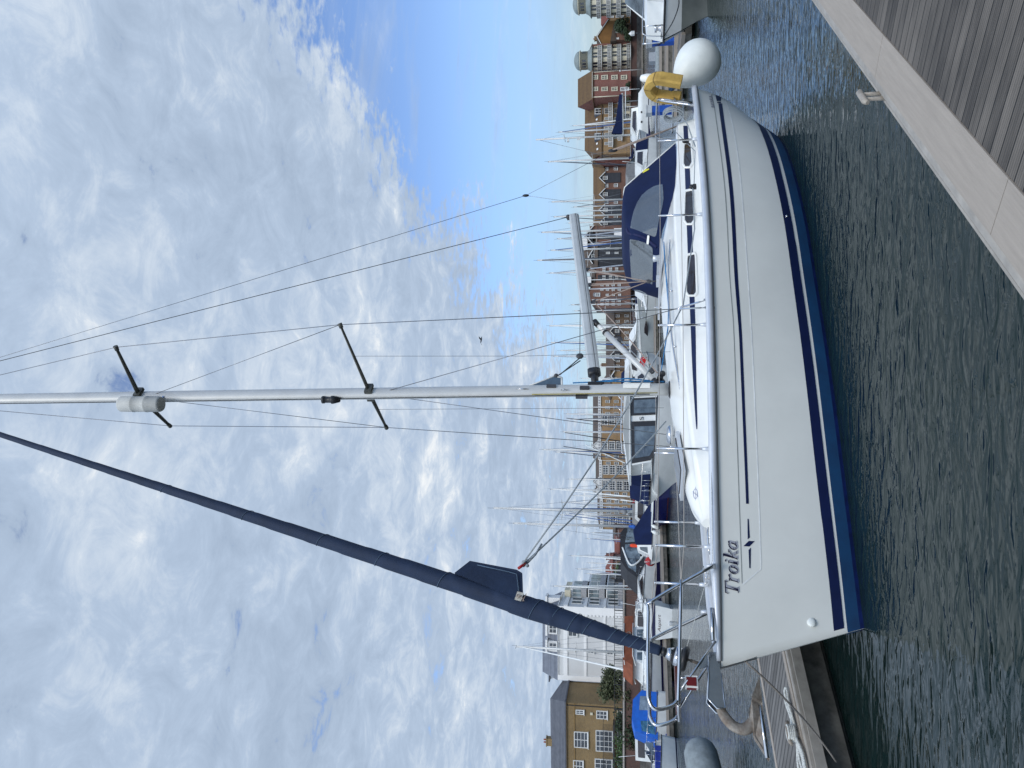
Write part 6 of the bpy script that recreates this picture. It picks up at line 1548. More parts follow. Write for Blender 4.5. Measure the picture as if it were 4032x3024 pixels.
# ---------- brick house between the mustard house and the white building
f = Fac('brick_house', 'small brown brick house tucked between the mustard house and the white building', 'house', 2790, 122, 2690, 122)
ze = f.z(2290, 2730); f.body('wall', 0, f.W, QZ, ze, 0, 8, RUST); f.roof_ridge(0, f.W, ze, f.z(2248, 2740), 0, 8, SLATE, 1.5, 0, .3)
f.window(2320, 2350, 2745, 2726, 2, 3); f.gable_front(1.0, 1.4, f.z(2318, 2770), f.z(2302, 2770), -1.4, 0, DKCL, SLATE, .3, WFR, 'porch', QZ)
# ---------- white building
c = K(2150, 2574, .2712); c5 = K(2150, 2200, .2712)
f = Fac('apartment_building', 'big white and grey rendered building with mansard roof and white bands', 'building', 2692, 111, 2398, 111)
ze = f.z(2196, 2560); zr = f.z(2132, 2560); W_ = f.W
f.body('wall', 0, W_, QZ, ze, 0, 7.5, RENDG)
# mansard
mb = MB(); V = [Vector(p) for p in ((-.1, -.15, ze), (W_ + .1, -.15, ze), (W_ + .1, 7.6, ze), (-.1, 7.6, ze), (.5, 1.3, zr), (W_ - .8, 1.3, zr), (W_ - .8, 6.6, zr - .1), (.5, 6.6, zr - .1))]
mb.add(V, [[0, 1, 5, 4], [1, 2, 6, 5], [2, 3, 7, 6], [3, 0, 4, 7], [4, 5, 6, 7]]); mb.build('mansard_roof', SLATG, f.t)
def hband(xa, xb_, name='white_band'):
    z1, z0 = f.z(xa, 2560), f.z(xb_, 2560); mb = MB(); mb.box((W_ / 2, -.05, (z0 + z1) / 2), (W_ + .1, .14, z1 - z0)); mb.box((W_ + .05, 3.8, (z0 + z1) / 2), (.14, 7.3, z1 - z0)); mb.build(name, RENDW, f.t)
hband(2220, 2235); hband(2301, 2310); hband(2377, 2385); hband(2196, 2199, 'eaves_band')
z1 = ze; mb = MB(); mb.box((.35, -.06, (QZ + z1) / 2), (.7, .16, z1 - QZ)); mb.box((W_ - .55, -.06, (QZ + z1) / 2), (1.1, .16, z1 - QZ))
for k in range(26):
    z = QZ + .4 + k * .52
    if z < ze - .4: mb.box((W_ - 1.15, -.07, z), (.3, .17, .3))
mb.each = True; mb.build('corner_quoins', RENDW, f.t)
for a, b, y0, y1 in ((318, 452, 955, 1125), (592, 728, 1010, 1140), (872, 1000, 975, 1060), (320, 420, 1302, 1345), (600, 697, 1318, 1370), (880, 980, 1332, 1392)):
    p, q = c5(a, y1), c5(b, y0); f.window(p[0], q[0], p[1], q[1], 2, 2, fw=.12)
for y0, y1 in ((948, 1075), (1212, 1325)):
    p, q = c5(42, y1), c5(160, y0); x0, z1_ = f.q(*p); x1, z0_ = f.q(*q)
    mb = MB(); mb.box(((x0 + x1) / 2, .5, (z0_ + z1_) / 2 - .1), (x1 - x0 + .3, 1.2, z1_ - z0_ + .5)); mb.box(((x0 + x1) / 2, .45, z1_ + .35), (x1 - x0 + .7, 1.5, .3)); mb.build('dormer', RENDW, f.t)
    f.win(x0, x1, z0_, z1_, 2, 2, -.12, fw=.12)
mb = MB(); q = f.q(*c(225, 380)); mb.tube([(q[0], -.1, q[1]), (q[0], -.1, QZ)], .07, 6); mb.build('downpipe', GREYS, f.t)
# receding side: a lower wing with stacked glazed balconies on local x = W
def side_box(y0, y1, z0, z1, d, m, name, parent=None):
    mb = MB(); mb.box((W_ + d / 2 + .02, (y0 + y1) / 2, (z0 + z1) / 2), (d, y1 - y0, z1 - z0)); return mb.build(name, m, parent or f.t)
ZW = QZ + 8.3
f.body('wing', 1.0, W_ - .05, QZ, ZW, 7.55, 13.5, RENDW)
BGL = pm('bay_glass', (.20, .25, .27), .1, var=.6, scale=.8, spec=.9); BARS = pm('grey_bars', (.42, .42, .43), .6, var=.3, scale=12)
for k, (z0, z1) in enumerate(((QZ + .5, QZ + 2.9), (QZ + 3.3, QZ + 5.6), (QZ + 6.0, QZ + 8.0))):
    for y0, w_ in ((4.8, 4.4), (9.5, 4.6)):
        if k == 2 and y0 > 9: continue
        b = side_box(y0, y0 + w_, z0 - .3, z1 + .3, 1.3, RENDW, 'bay')
        mb = MB(); n_ = 3
        for j in range(n_): mb.box((W_ + 1.35, y0 + w_ * (j + .5) / n_, (z0 + z1) / 2 + .35), (.05, w_ / n_ * .84, (z1 - z0) * .66))
        for j in range(2): mb.box((W_ + .38 + j * .6, y0 - .03, (z0 + z1) / 2 + .35), (.52, .05, (z1 - z0) * .66))
        mb.each = True; mb.build('bay_window', BGL, b)
        mb = MB(); mb.box((W_ + 1.40, y0 + w_ / 2, z0 + .35), (.05, w_ + .1, .8)); mb.box((W_ + .7, y0 - .08, z0 + .35), (1.4, .05, .8)); mb.build('balustrade', BARS, b)
    for y0 in (1.9, 3.6):
        mb = MB(); mb.box((W_ + .04, y0, (z0 + z1) / 2 + .2), (.12, 1.1, 1.6)); w = mb.build('window', WFR, f.t); mb = MB(); mb.box((W_ + .11, y0, (z0 + z1) / 2 + .2), (.03, .85, 1.35)); mb.build('pane', PANE, w)
mb = MB(); mb.box((W_ + .3, 7.0, ZW + .45), (1.6, 5.0, .9)); mb.build('roof_terrace', WCRM, f.t)
mb = MB(); mb.box((W_ - .2, 3.4, ze + .9), (1.2, 1.6, 1.9)); mb.box((W_ - .2, 3.4, ze + 1.95), (1.6, 2.0, .25)); mb.build('dormer', RENDW, f.t)
f = Fac('apartment_building', 'taller plain white gable block behind the grey rendered building at its left', 'building', 2716, 116, 2660, 116)
f.body('wall', 0, f.W, QZ, f.z(2158, 2690), 2.5, 14, RENDW); f.roof_ridge(0, f.W, f.z(2158, 2690), f.z(2150, 2690), 2.5, 14, SLATE, 0, 0, .4)
mb = MB(); mb.box((f.W / 2, 2.42, f.z(2303, 2700)), (f.W + .1, .1, .3)); mb.build('white_band', RENDW, f.t)
# ---------- red brick houses beyond, y 2087..2290
c6 = K(1900, 1900, .3617)
f = Fac('brick_house', 'low red brick house with red roof and triangular dormer left of the brick chimney', 'house', 2300, 205, 2212, 205)
ze = f.z(2412, 2250); f.body('wall', 0, f.W, QZ, ze, 0, 9, REDB); f.roof_ridge(0, f.W, ze, f.z(2384, 2250), 0, 9, TILER, 0, 3.0, .4); f.gable_front(f.x(2236), .9, f.z(2410, 2236), f.z(2402, 2236), .4, 4, WFR, TILER, .2)
f.window(2425, 2445, 2270, 2258, 2, 2)
f = Fac('brick_house', 'maroon roofed brick house with a tall brick chimney at its left end', 'house', 2208, 215, 2128, 215)
ze = f.z(2440, 2170); f.body('wall', 0, f.W, QZ, ze, 0, 9, REDB); f.roof_ridge(0, f.W, ze, f.z(2420, 2170), 0, 9, TILER, 0, 0, .4)
f.body('chimney_stack', f.x(2205), f.x(2182), QZ, f.z(2402, 2190), -.6, 2.0, REDB); f.chimney(f.x(2194), .7, f.z(2404, 2194), f.z(2388, 2194), REDB, 1.6)
f = Fac('brick_house', 'plain brown house gable right of the maroon roof', 'house', 2136, 228, 2086, 228)
ze = f.z(2424, 2110); f.body('wall', 0, f.W, QZ, ze, 0, 9, RUST); f.roof_ridge(0, f.W, ze, f.z(2414, 2110), 0, 9, TILED, 0, 0, .4)
# ---------- tan apartment terrace behind the wheelhouse boat
TERR = [('left', 2087, 1968, 2366, 2350), ('middle', 1968, 1800, 2358, 2342), ('right', 1800, 1565, 2350, 2338)]
for nm, yl, yr, xe, xr in (('leftmost part of the tan apartment terrace with pyramid roof end, white bays below', 2087, 1962, 2374, 2356), ('middle part of the tan apartment terrace with two small white gables', 1962, 1812, 2370, 2349), ('right part of the tan apartment terrace with one pale gable beside the yacht mast', 1812, 1545, 2366, 2338)):
    f = Fac('apartment_building', nm, 'apartment block', yl, 250, yr, 250, 'tan terrace blocks')
    ze = f.z(xe, (yl + yr) / 2); zr = f.z(xr, (yl + yr) / 2); f.body('wall', 0, f.W, QZ, ze, 0, 12, TANB)
    f.roof_ridge(0, f.W, ze + .9, zr + .4, .6, 11, TILED, 3 if yl > 2000 else 0, 0, .1)
    mb = MB(); mb.box((f.W / 2, -.18, ze + .45), (f.W, .3, .9)); xx = .5
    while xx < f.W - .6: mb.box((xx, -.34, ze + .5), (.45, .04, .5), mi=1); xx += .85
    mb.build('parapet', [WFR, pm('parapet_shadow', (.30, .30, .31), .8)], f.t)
    H = ze - QZ; bays = [y for y in (2050, 1911, 1850, 1756, 1655) if yr < y < yl]
    for yb in bays:
        xc = f.x(yb)
        for k in range(4): f.win(xc - 1.5, xc + 1.5, QZ + .5 + k * H / 4.15, QZ + .5 + k * H / 4.15 + H * .20, 4, 2, -.25, fw=.16, name='bay_window')
    for y_ in range(int(yr) + 12, int(yl) - 8, 24):
        if any(abs(y_ - b) < 24 for b in bays): continue
        if 1690 < y_ < 1745 or 1865 < y_ < 1890: continue
        xc = f.x(y_)
        for k in range(3): f.win(xc - .45, xc + .45, QZ + 1.3 + k * H / 3.5, QZ + 2.7 + k * H / 3.5, 2, 2, 0, fw=.1)
    for yg in [y for y in (1938, 1900, 1756) if yr < y < yl]: f.gable_front(f.x(yg), 1.6, ze + .95, ze + 2.7, .1, 5, WFR, TILED, .25)
    mb = MB(); xx = f.W - .2; mb.tube([(xx, -.1, QZ), (xx, -.1, ze)], .07, 5); mb.build('downpipe', WFR, f.t)
# ---------- brown houses right of the mast
f = Fac('terraced_house', 'brown terraced houses with three dark pointed gables seen under the vang', 'house', 1500, 240, 1210, 240)
ze = f.z(2418, 1350); zr = f.z(2386, 1350); f.body('wall', 0, f.W, QZ, ze, 0, 9, BRNB); f.roof_ridge(0, f.W, ze, zr, 0, 9, TILED, 0, 1.2, .4)
for yg in (1304, 1338, 1401, 1482): 
    xc = f.x(yg); f.gable_front(xc, 1.25, ze + .1, f.z(2402, yg), -.35, 4, DKCL, TILED, .3, WFR, 'gable', QZ + 3.2); f.win(xc - .5, xc + .5, ze - 1.5, ze - .3, 2, 2, -.37, fw=.12)
for yw in range(1222, 1500, 22):
    xc = f.x(yw)
    for z0 in (QZ + .8, ze - 1.6): f.win(xc - .42, xc + .42, z0, z0 + 1.15, 2, 2, 0, fw=.1)
f.chimney(f.x(1435), 4.5, zr - .5, f.z(2368, 1435), BRNB, 1.1)
f = Fac('terraced_house', 'brown brick house with a steep dark roof just right of the gooseneck', 'house', 1570, 236, 1462, 236)
ze = f.z(2402, 1510); f.body('wall', 0, f.W, QZ, ze, 0, 9, TANB); f.roof_ridge(0, f.W, ze, f.z(2366, 1510), 0, 9, TILED, 3.5, 3.5, .4); f.gable_front(f.x(1481), 1.4, f.z(2418, 1481), f.z(2406, 1481), -.4, 4, DKCL, TILED, .3, WFR)
for yw in (1490, 1520, 1545):
    for a in (2392, 2418): f.window(a, a + 9, yw + 4, yw - 4, 2, 2)
# ---------- tall brick house with the arched window
f = Fac('warehouse', 'tall rust brick gabled house with an arched window behind the mainsheet', 'building', 1212, 226, 1104, 226)
ze = f.z(2345, 1160); zr = f.z(2308, 1150); f.body('wall', 0, f.W, QZ, ze, 0, 12, RUST); f.gable_front(f.W / 2, f.W / 2, ze, zr, -.02, 12, RUST, TILED, .3, None)
x0, z1 = f.q(2344, 1168); x1, z0 = f.q(2362, 1153); xc = (x0 + x1) / 2; r = (x1 - x0) / 2
mb = MB(); mb.tube([Vector((xc + r * 1.1 * cos(a), -.08, z1 + r * 1.1 * sin(a))) for a in [pi * k / 12 for k in range(13)]], .1, 6); mb.lathe([(0, 0), (r, 0), (r, .03), (0, .03)], (xc, -.06, z1), (0, 1, 0), 20); mb.build('fanlight', pm('fanlight_grey', (.25, .26, .28), .4), f.t); f.win(x0, x1, z0, z1, 3, 2, -.02, fw=.14)
for yw in (1198, 1184, 1140, 1122):
    for a in (2364, 2386, 2408, 2432): f.window(a, a + 11, yw + 4.5, yw - 4.5, 2, 2, -.02, fw=.12)
for a in (2385, 2410, 2434): f.window(a, a + 10, 1165, 1157, 2, 2, -.02, fw=.12)
# ---------- dark clad houses, white oriel
f = Fac('terraced_house', 'narrow brown house with dark cladding and white rooftop box, right of the arched window', 'house', 1112, 232, 1050, 232)
ze = f.z(2342, 1080); f.body('wall', 0, f.W, QZ, ze, 0, 9, RUST); f.roof_ridge(0, f.W, ze, f.z(2322, 1080), 0, 9, TILED, 0, 0, .3); f.body('cladding', f.x(1104), f.x(1082), QZ + 2, f.z(2354, 1090), -.12, .1, DKCL); f.body('oriel', f.x(1112), f.x(1088), f.z(2328, 1100), f.z(2306, 1100), -.6, 2.5, RENDW)
for yw in (1098, 1088, 1066, 1057):
    for a in (2372, 2398, 2422): f.window(a, a + 11, yw + 3.5, yw - 3.5, 2, 2, -.14, fw=.12)
f = Fac('terraced_house', 'dark clad house with grey roofs and a white box dormer behind the boom', 'house', 1052, 236, 885, 236)
ze = f.z(2352, 960); zr = f.z(2294, 960); f.body('wall', 0, f.W, QZ, ze, 0, 11, DKCL); f.roof_ridge(0, f.W, ze, zr, 0, 11, TILED, 1.0, 4.0, .3)
f.body('white_box_dormer', f.x(972), f.x(932), f.z(2312, 950), f.z(2290, 950), 1.0, 5, RENDW)
xg = f.x(1008); f.gable_front(xg, 1.8, f.z(2330, 1008), f.z(2316, 1008), 1.0, 5, DKCL, TILED, .3, WFR); f.win(xg - .8, xg + .8, f.z(2342, 1008), f.z(2328, 1008), 3, 1, .95, fw=.12)
xg = f.x(925); f.gable_front(xg, 2.6, f.z(2334, 925), f.z(2304, 925), -.3, 6, DKCL, TILED, .4, WFR); f.body('brick_panel', f.x(912), f.x(888), QZ, f.z(2322, 900), -.25, .3, RUST); f.body('brick_panel', f.x(962), f.x(942), QZ + 6, f.z(2348, 950), -.2, .3, RUST)
f.body('garage_front', f.x(934), f.x(900), QZ, f.z(2418, 915), -.5, .2, RENDW)
for yw in (978, 996):
    for a in (2386, 2420): f.window(a, a + 14, yw + 4, yw - 4, 2, 2, -.02, fw=.13)
# ---------- brown terrace with dark gables
f = Fac('terraced_house', 'brown brick terrace with dark weatherboarded gables above the sprayhood', 'house', 888, 248, 640, 248)
ze = f.z(2378, 760); zr = f.z(2335, 760); f.body('wall', 0, f.W, QZ, ze, 0, 9, RUST); f.roof_ridge(0, f.W, ze, zr, 0, 9, TILEB, 1.5, 0, .4)
for yg in (700, 765, 826, 878):
    xc = f.x(yg); f.gable_front(xc, 1.55, ze - .1, f.z(2360, yg), -.3, 4, DKCL, TILEB, .35, WFR, 'gable', QZ + 3.3); f.win(xc - .55, xc + .55, ze - 1.1, ze + .3, 2, 2, -.32, fw=.13); f.win(xc - .55, xc + .55, f.z(2431, yg), f.z(2416, yg), 2, 2, -.02, fw=.13)
for yw in (664, 730, 795, 855):
    xc = f.x(yw)
    for a in (2379, 2417): f.win(xc - .55, xc + .55, f.z(a + 15, yw), f.z(a, yw), 2, 2, 0, fw=.13)
f = Fac('terraced_house', 'dark red brick gabled house with a plain end between brown terrace and tan block', 'house', 648, 246, 600, 246)
ze = f.z(2372, 625); f.body('wall', 0, f.W, QZ, ze, 0, 9, pm('dark_maroon_brick', srgb(.36, .20, .17), .9, var=.25, scale=1.2)); f.gable_front(f.W / 2, f.W / 2, ze, f.z(2331, 625), 0, 9, MATS['dark_maroon_brick'], TILEB, .3, None)
mb = MB(); mb.tube([(f.W * .65, -.1, QZ), (f.W * .65, -.1, ze)], .07, 5); mb.build('downpipe', WCRM, f.t)
# ---------- tan block with balconies
c = K(2250, 350, .226)
f = Fac('apartment_building', 'tan brick apartment block with white balconies and square dormers behind the catamaran', 'apartment block', 603, 244, 372, 246)
ze = f.z(2367, 490); zr = f.z(2300, 490); f.body('wall', 0, f.W, QZ, ze, 0, 12, TANB); f.roof_ridge(0, f.W, ze, zr, 0, 12, TILEB, 4.5, 0, .4)
for y0, y1 in ((335, 445), (770, 880)):
    p, q = c(408, y1), c(550, y0); x0, z1 = f.q(*p); x1, z0 = f.q(*q); mb = MB(); mb.box(((x0 + x1) / 2, 1.7, (z0 + z1) / 2), (x1 - x0 + .3, 3.4, z1 - z0 + .3)); mb.build('dormer', SLATG, f.t); f.win(x0, x1, z0, z1, 2, 2, -.02, fw=.2)
for x_, y_ in ((440, 230), (452, 505), (458, 930), (465, 1030)):
    q = f.q(*c(x_, y_)); yy = 6 * (q[1] - ze) / (zr - ze) - .1; mb = MB(); mb.box((q[0], yy - .12, q[1] + .25), (.6, .1, .75), M=Matrix.Rotation(radians(-45), 3, 'X')); mb.build('rooflight', WFR, f.t)
for (a, b) in ((575, 650), (740, 812)):
    for y0, y1, nx in ((215, 262, 2), (330, 440, 3), (490, 545, 2), (655, 700, 2), (765, 865, 3), (925, 980, 2)):
        if a == 740 and y0 > 880: continue
        p, q = c(a, y1), c(b + 40, y0); f.window(p[0], q[0], p[1], q[1], nx, 1, fw=.14)
for a, b, y0, y1 in ((645, 720, 195, 577), (645, 725, 655, 1005), (810, 885, 187, 565), (810, 885, 640, 895)):
    x0, z1 = f.q(*c(a, y1), -1.2); x1, z0 = f.q(*c(b, y0), -1.2); mb = MB(); mb.box(((x0 + x1) / 2, -.6, z0 + .1), (x1 - x0, 1.2, .24)); mb.box(((x0 + x1) / 2, -1.18, z1), (x1 - x0, .08, .14)); xx = x0 + .05
    n = max(3, int((x1 - x0) / 1.6))
    for k in range(n + 1): mb.box((x0 + (x1 - x0) * k / n, -1.18, (z0 + z1) / 2), (.14, .07, z1 - z0))
    
    for k in range(n): mb.box((x0 + (x1 - x0) * (k + .5) / n, -1.15, (z0 + z1) / 2 + .05), ((x1 - x0) / n * .7, .03, (z1 - z0) * .62), mi=1)
    mb.build('balcony', [WFR, pm('lattice_grey', (.40, .40, .38), .7, var=.5, scale=6)], f.t)
f.body('garage_front', f.x(c(0, 560)[1]), f.x(c(0, 100)[1]), QZ, f.z(*c(890, 300)), -.3, .2, WCRM)
for y0 in (170, 300, 430): 
    p, q = c(915, y0 + 90), c(1010, y0); f.window(p[0], q[0], p[1], q[1], 3, 3, -.32, fw=.1, sill=False, name='garage_door')
# ---------- red wing
c = K(2250, 0, .226)
f = Fac('apartment_building', 'red brick wing with cream framed windows under a brown tile roof, beside the domed tower', 'apartment block', 378, 240, 274, 240)
ze = f.z(2332, 330); zr = f.z(2272, 330); f.body('wall', 0, f.W, QZ, ze, 0, 12, REDB); f.roof_ridge(0, f.W, ze, zr, 0, 12, TILEB, 0, 0, .4)
mb = MB(); mb.box((f.W / 2, -.15, ze - .1), (f.W, .3, .3)); mb.build('eaves_board', WFR, f.t)
for a, b in ((368, 462), (520, 630), (695, 800), (860, 965)):
    for y0, y1 in ((1305, 1390), (1512, 1590)):
        if a == 860 and y0 > 1500: a2, b2 = 850, 1000
        else: a2, b2 = a, b
        p, q = c(a2, y1), c(b2, y0); f.window(p[0], q[0], p[1], q[1], 2, 2, fw=.24, m=WCRM if a2 != 850 else WFR)
mb = MB(); mb.tube([(.25, -.15, QZ), (.25, -.15, ze)], .14, 6); mb.tube([(f.W - .2, -.15, QZ), (f.W - .2, -.15, ze)], .09, 6); mb.each = True; mb.build('downpipe', WCRM, f.t)
# ---------- domed towers
def tower(label, yc, D, rpx, xe=2332, xk=2314, xd=2281, xt=2257, wing=True):
    f = Fac('tower', label, 'tower', yc + rpx, D, yc - rpx, D); R = f.W / 2; z = lambda x: f.z(x, yc); ze = z(xe); cx, cy = R, R * .75
    mb = MB(); mb.lathe([(R * .92, QZ), (R * .92, ze)], (cx, cy, 0), (0, 0, 1), 32, smooth=False); mb.build('wall', WCRM, f.t)
    mb = MB(); mb.lathe([(R * 1.0, ze - .1), (R * 1.04, ze + .1), (R * .86, ze + (z(xk) - ze) * .35), (R * .74, ze + (z(xk) - ze) * .75), (R * .71, z(xk))], (cx, cy, 0), (0, 0, 1), 32); mb.build('flared_roof', LEAD, f.t)
    mb = MB(); mb.lathe([(R * .66, z(xk)), (R * .66, z(xd) - .3), (R * .76, z(xd) - .25), (R * .76, z(xd)), (0, z(xd))], (cx, cy, 0), (0, 0, 1), 32); dr = mb.build('drum', WCRM, f.t)
    mb = MB(); h = z(xt) - z(xd); mb.lathe([(R * .70 * cos(a), z(xd) + h * sin(a)) for a in [pi / 2 * k / 10 for k in range(11)]], (cx, cy, 0), (0, 0, 1), 32); mb.build('dome', LEAD, f.t)
    mb = MB(); zm = (z(xk) + z(xd)) / 2
    for k in range(18):
        a = 2 * pi * k / 18 + .12
        if k % 5 > 2: continue
        M = Matrix.Rotation(a, 3, 'Z'); mb.box(Vector((cx, cy, zm - .1)) + M @ Vector((R * .665, 0, 0)), (.06, .55, 1.15), M=M)
    mb.each = True; mb.build('drum_window', PANE, dr)
    H = (ze - QZ) / 4
    for lv in range(4):
        zf = QZ + H * lv
        mb = MB(); mb.lathe([(R * .93, zf + .02), (R * 1.06, zf + .02), (R * 1.06, zf + .26), (R * .93, zf + .26)], (cx, cy, 0), (0, 0, 1), 32, smooth=False)
        mb.lathe([(R * 1.03, zf + 1.22), (R * 1.06, zf + 1.22), (R * 1.06, zf + 1.34), (R * 1.03, zf + 1.34), (R * 1.03, zf + 1.22)], (cx, cy, 0), (0, 0, 1), 32)
        for k in range(26): a = 2 * pi * k / 26; mb.box((cx + R * 1.045 * cos(a), cy + R * 1.045 * sin(a), zf + .75), (.11, .11, 1.0), rz=a)
        for k in range(26):
            a = 2 * pi * (k + .5) / 26; M = Matrix.Rotation(a, 3, 'Z'); mb.box(Vector((cx, cy, zf + .78)) + M @ Vector((R * 1.035, 0, 0)), (.03, R * .2, .62), M=M, mi=1)
        mb.build('balcony', [WFR, MATS['lattice_grey']], f.t)
        mb = MB()
        for k in range(24):
            if k % 3 == 1: continue
            a = 2 * pi * (k + .5) / 24; M = Matrix.Rotation(a, 3, 'Z'); mb.box(Vector((cx, cy, zf + 1.75)) + M @ Vector((R * .915, 0, 0)), (.08, R * .16, 2.2), M=M)
        mb.each = True; mb.build('french_window', PANE, f.t)
    if wing:
        x1 = f.x(163); f.body('brick_wing', R * 1.5, x1, QZ, ze, 1.0, 10, REDB)
        mb = MB(); mb.prism([(R * 1.2, 0.8, ze), (x1 + .4, .8, ze), (R * 1.55, 5, f.z(2306, 190))], (0, 8, 0)); mb.build('wing_roof', TILED, f.t)
        for lv in range(4): f.win(x1 - 1.7, x1 - .7, QZ + H * lv + .9, QZ + H * lv + 2.5, 2, 2, .98, fw=.2, m=WCRM)
    return f
tower('round cream tower with lead dome and white ring balconies', 211, 246, 52)
tower('second domed tower with grey flared roof, cut by the right edge', -18, 236, 54, 2326, 2306, 2274, 2252, False)
# ---------- brown gable and tan house between the towers
f = Fac('gabled_house', 'brown rendered house with a big plain gable and chimney between the two towers', 'house', 165, 248, 76, 248)
xc = f.x(140); z0 = f.z(2392, 79)
mb = MB(); W_ = f.W; mb.prism([(0, 0, QZ), (W_, 0, QZ), (W_, 0, z0), (xc, 0, f.z(2353, 146)), (0, 0, f.z(2366, 163))], (0, 10, 0)); mb.build('wall', pm('ochre_render', srgb(.50, .36, .20), .9, var=.15, scale=.4), f.t)
mb = MB()
for a, b in (((W_ + .4, z0 - .3), (xc, f.z(2351, 146))), ((xc, f.z(2351, 146)), (-.3, f.z(2368, 163)))):
    mb.prism([(a[0], -.3, a[1]), (b[0], -.3, b[1]), (b[0], -.3, b[1] + .3), (a[0], -.3, a[1] + .3)], (0, 10.6, 0))
mb.build('roof', TILED, f.t)
mb = MB()
for a, b in (((W_ + .4, z0 - .32), (xc, f.z(2351, 146) - .02)), ((xc, f.z(2351, 146) - .02), (-.3, f.z(2368, 163)))):
    mb.prism([(a[0], -.36, a[1] - .1), (b[0], -.36, b[1] - .1), (b[0], -.36, b[1] + .2), (a[0], -.36, a[1] + .2)], (0, .05, 0))
mb.build('barge_board', WFR, f.t); f.chimney(f.x(131), 3, f.z(2356, 131), f.z(2340, 131), TANB, 1.3)
f.body('side_wing', -.5, f.x(116), QZ, f.z(2424, 140), -3, -.02, RUST); mb = MB(); mb.prism([(-.8, -3.3, f.z(2428, 150)), (f.x(115) + .2, -3.3, f.z(2420, 118)), (f.x(115) + .2, -3.3, f.z(2417, 118)), (-.8, -3.3, f.z(2404, 155))], (0, 3.3, 0)); mb.build('wing_roof', TILED, f.t)
f.window(2424, 2450, 130, 117, 2, 3, -3.02, fw=.2); f.window(2420, 2436, 156, 148, 2, 2, -3.02, fw=.2)
f = Fac('brick_house', 'pale tan house with red tile roof right of the plain brown gable', 'house', 78, 252, 30, 252)
ze = f.z(2394, 60); f.body('wall', 0, f.W, QZ, ze, 0, 9, TANB); f.roof_ridge(0, f.W, ze, f.z(2366, 60), 0, 9, TILER, 1.5, 0, .4)
for yw in (66, 50):
    for a in (2404, 2424, 2444): f.window(a, a + 12, yw + 5, yw - 5, 2, 2, fw=.18)

# ------------------------------------------------------------------ trees and plants
def leaf_mat(name, c1, c2):
    m = pm(name, c1, .75, var=.3, scale=1.4, col2=c2); return m
LF1 = leaf_mat('dark_bush_leaves', (.035, .060, .022), (.012, .025, .010)); LF2 = leaf_mat('olive_leaves', (.085, .095, .040), (.028, .038, .016)); LF3 = leaf_mat('fresh_leaves', (.065, .12, .030), (.022, .05, .014))
BARK = pm('bark', (.09, .07, .05), .95, var=.3, scale=6)
def tree(name, label, cat, loc, rx, ry, rz, zc, leaf, n=900, ls=.28, trunk=True, seed=1):
    rnd = random.Random(seed); t = thing(name, label, cat, loc); mb = MB()
    lobes = [(Vector((rnd.uniform(-.55, .55), rnd.uniform(-.5, .5), rnd.uniform(-.5, .6))), rnd.uniform(.35, .6)) for _ in range(11)]
    for i in range(n):
        c_, r_ = rnd.choice(lobes); v = Vector((rnd.gauss(0, 1), rnd.gauss(0, 1), rnd.gauss(0, 1))).normalized() * r_ * rnd.uniform(.55, 1.05); p = c_ + v
        p = Vector((p.x * rx, p.y * ry, p.z * rz + zc)); a = Vector((rnd.gauss(0, 1), rnd.gauss(0, 1), rnd.gauss(0, 1))).normalized() * ls * rnd.uniform(.6, 1.3); b = a.orthogonal().normalized() * ls * rnd.uniform(.4, .8)
        mb.add([p - a, p + b, p + a, p - b], [[0, 1, 2, 3]])
    mb.build('crown', leaf, t, fixn=False)
    mb = MB(); mb.tube([(0, 0, 0), (rx * .05, 0, zc * .6), (0, ry * .05, zc)], [.16 * rz / 2, .11 * rz / 2, .05], 7)
    for k in range(5): mb.tube([(0, 0, zc * .5), (rx * .5 * cos(k * 1.3), ry * .5 * sin(k * 1.3), zc + rz * .2 * (k % 3))], [.07 * rz / 2, .02], 5)
    mb.build('trunk', BARK, t)
def plant_at(yi, D, z): p = place(yi, D); return (p[0], p[1], z)
tree('bush', 'big dark green bush at the foot of the white building left side', 'bush', plant_at(2702, 99.5, QZ - .3), 2.9, 1.6, 2.0, 1.75, LF2, 2600, .17, seed=3)
tree('bush', 'small green bush spilling over the quay at the bottom left corner', 'bush', plant_at(2965, 97, QZ - 1.2), 2.6, 1.2, 1.6, 1.0, LF3, 1500, .16, seed=4)
tree('bush', 'dense dark green shrub on the quay left of the mustard house balcony', 'bush', plant_at(2840, 97.5, QZ - .6), 1.8, 1.0, 1.1, .9, LF1, 900, .15, seed=14)
tree('bush', 'trailing dark shrub over the quay edge just right of the blue canopy', 'bush', plant_at(2770, 96.2, QZ - 1.3), 2.0, .9, 1.0, .6, LF2, 900, .15, seed=15)
tree('bush', 'trailing shrub over the quay edge above the blue canopy', 'bush', plant_at(2885, 95.4, QZ - 1.6), 2.4, .9, 1.1, .6, LF1, 1000, .15, seed=16)
tree('tree', 'bright green round tree in front of the low red brick house', 'tree', plant_at(2254, 185, QZ), 2.6, 2, 2.0, 1.6, LF3, 1500, .24, seed=5)
tree('tree', 'dark round tree on the quay between the two towers', 'tree', plant_at(93, 242, QZ), 2.6, 2.2, 2.7, 2.6, LF1, 1600, .32, seed=6)
tree('hedge', 'low dark hedge left of the round dark tree', 'hedge', plant_at(136, 241, QZ), 2.4, 1.0, 1.5, 1.0, LF1, 1000, .26, seed=7)
tree('bush', 'small potted bush against the red brick wing', 'bush', plant_at(330, 238, QZ), .9, .8, .9, .8, LF1, 400, .2, seed=8)
tree('bush', 'little round bush beside the tan block garage', 'bush', plant_at(392, 240, QZ), 1.0, .8, 1.0, 1.0, LF2, 400, .2, seed=9)
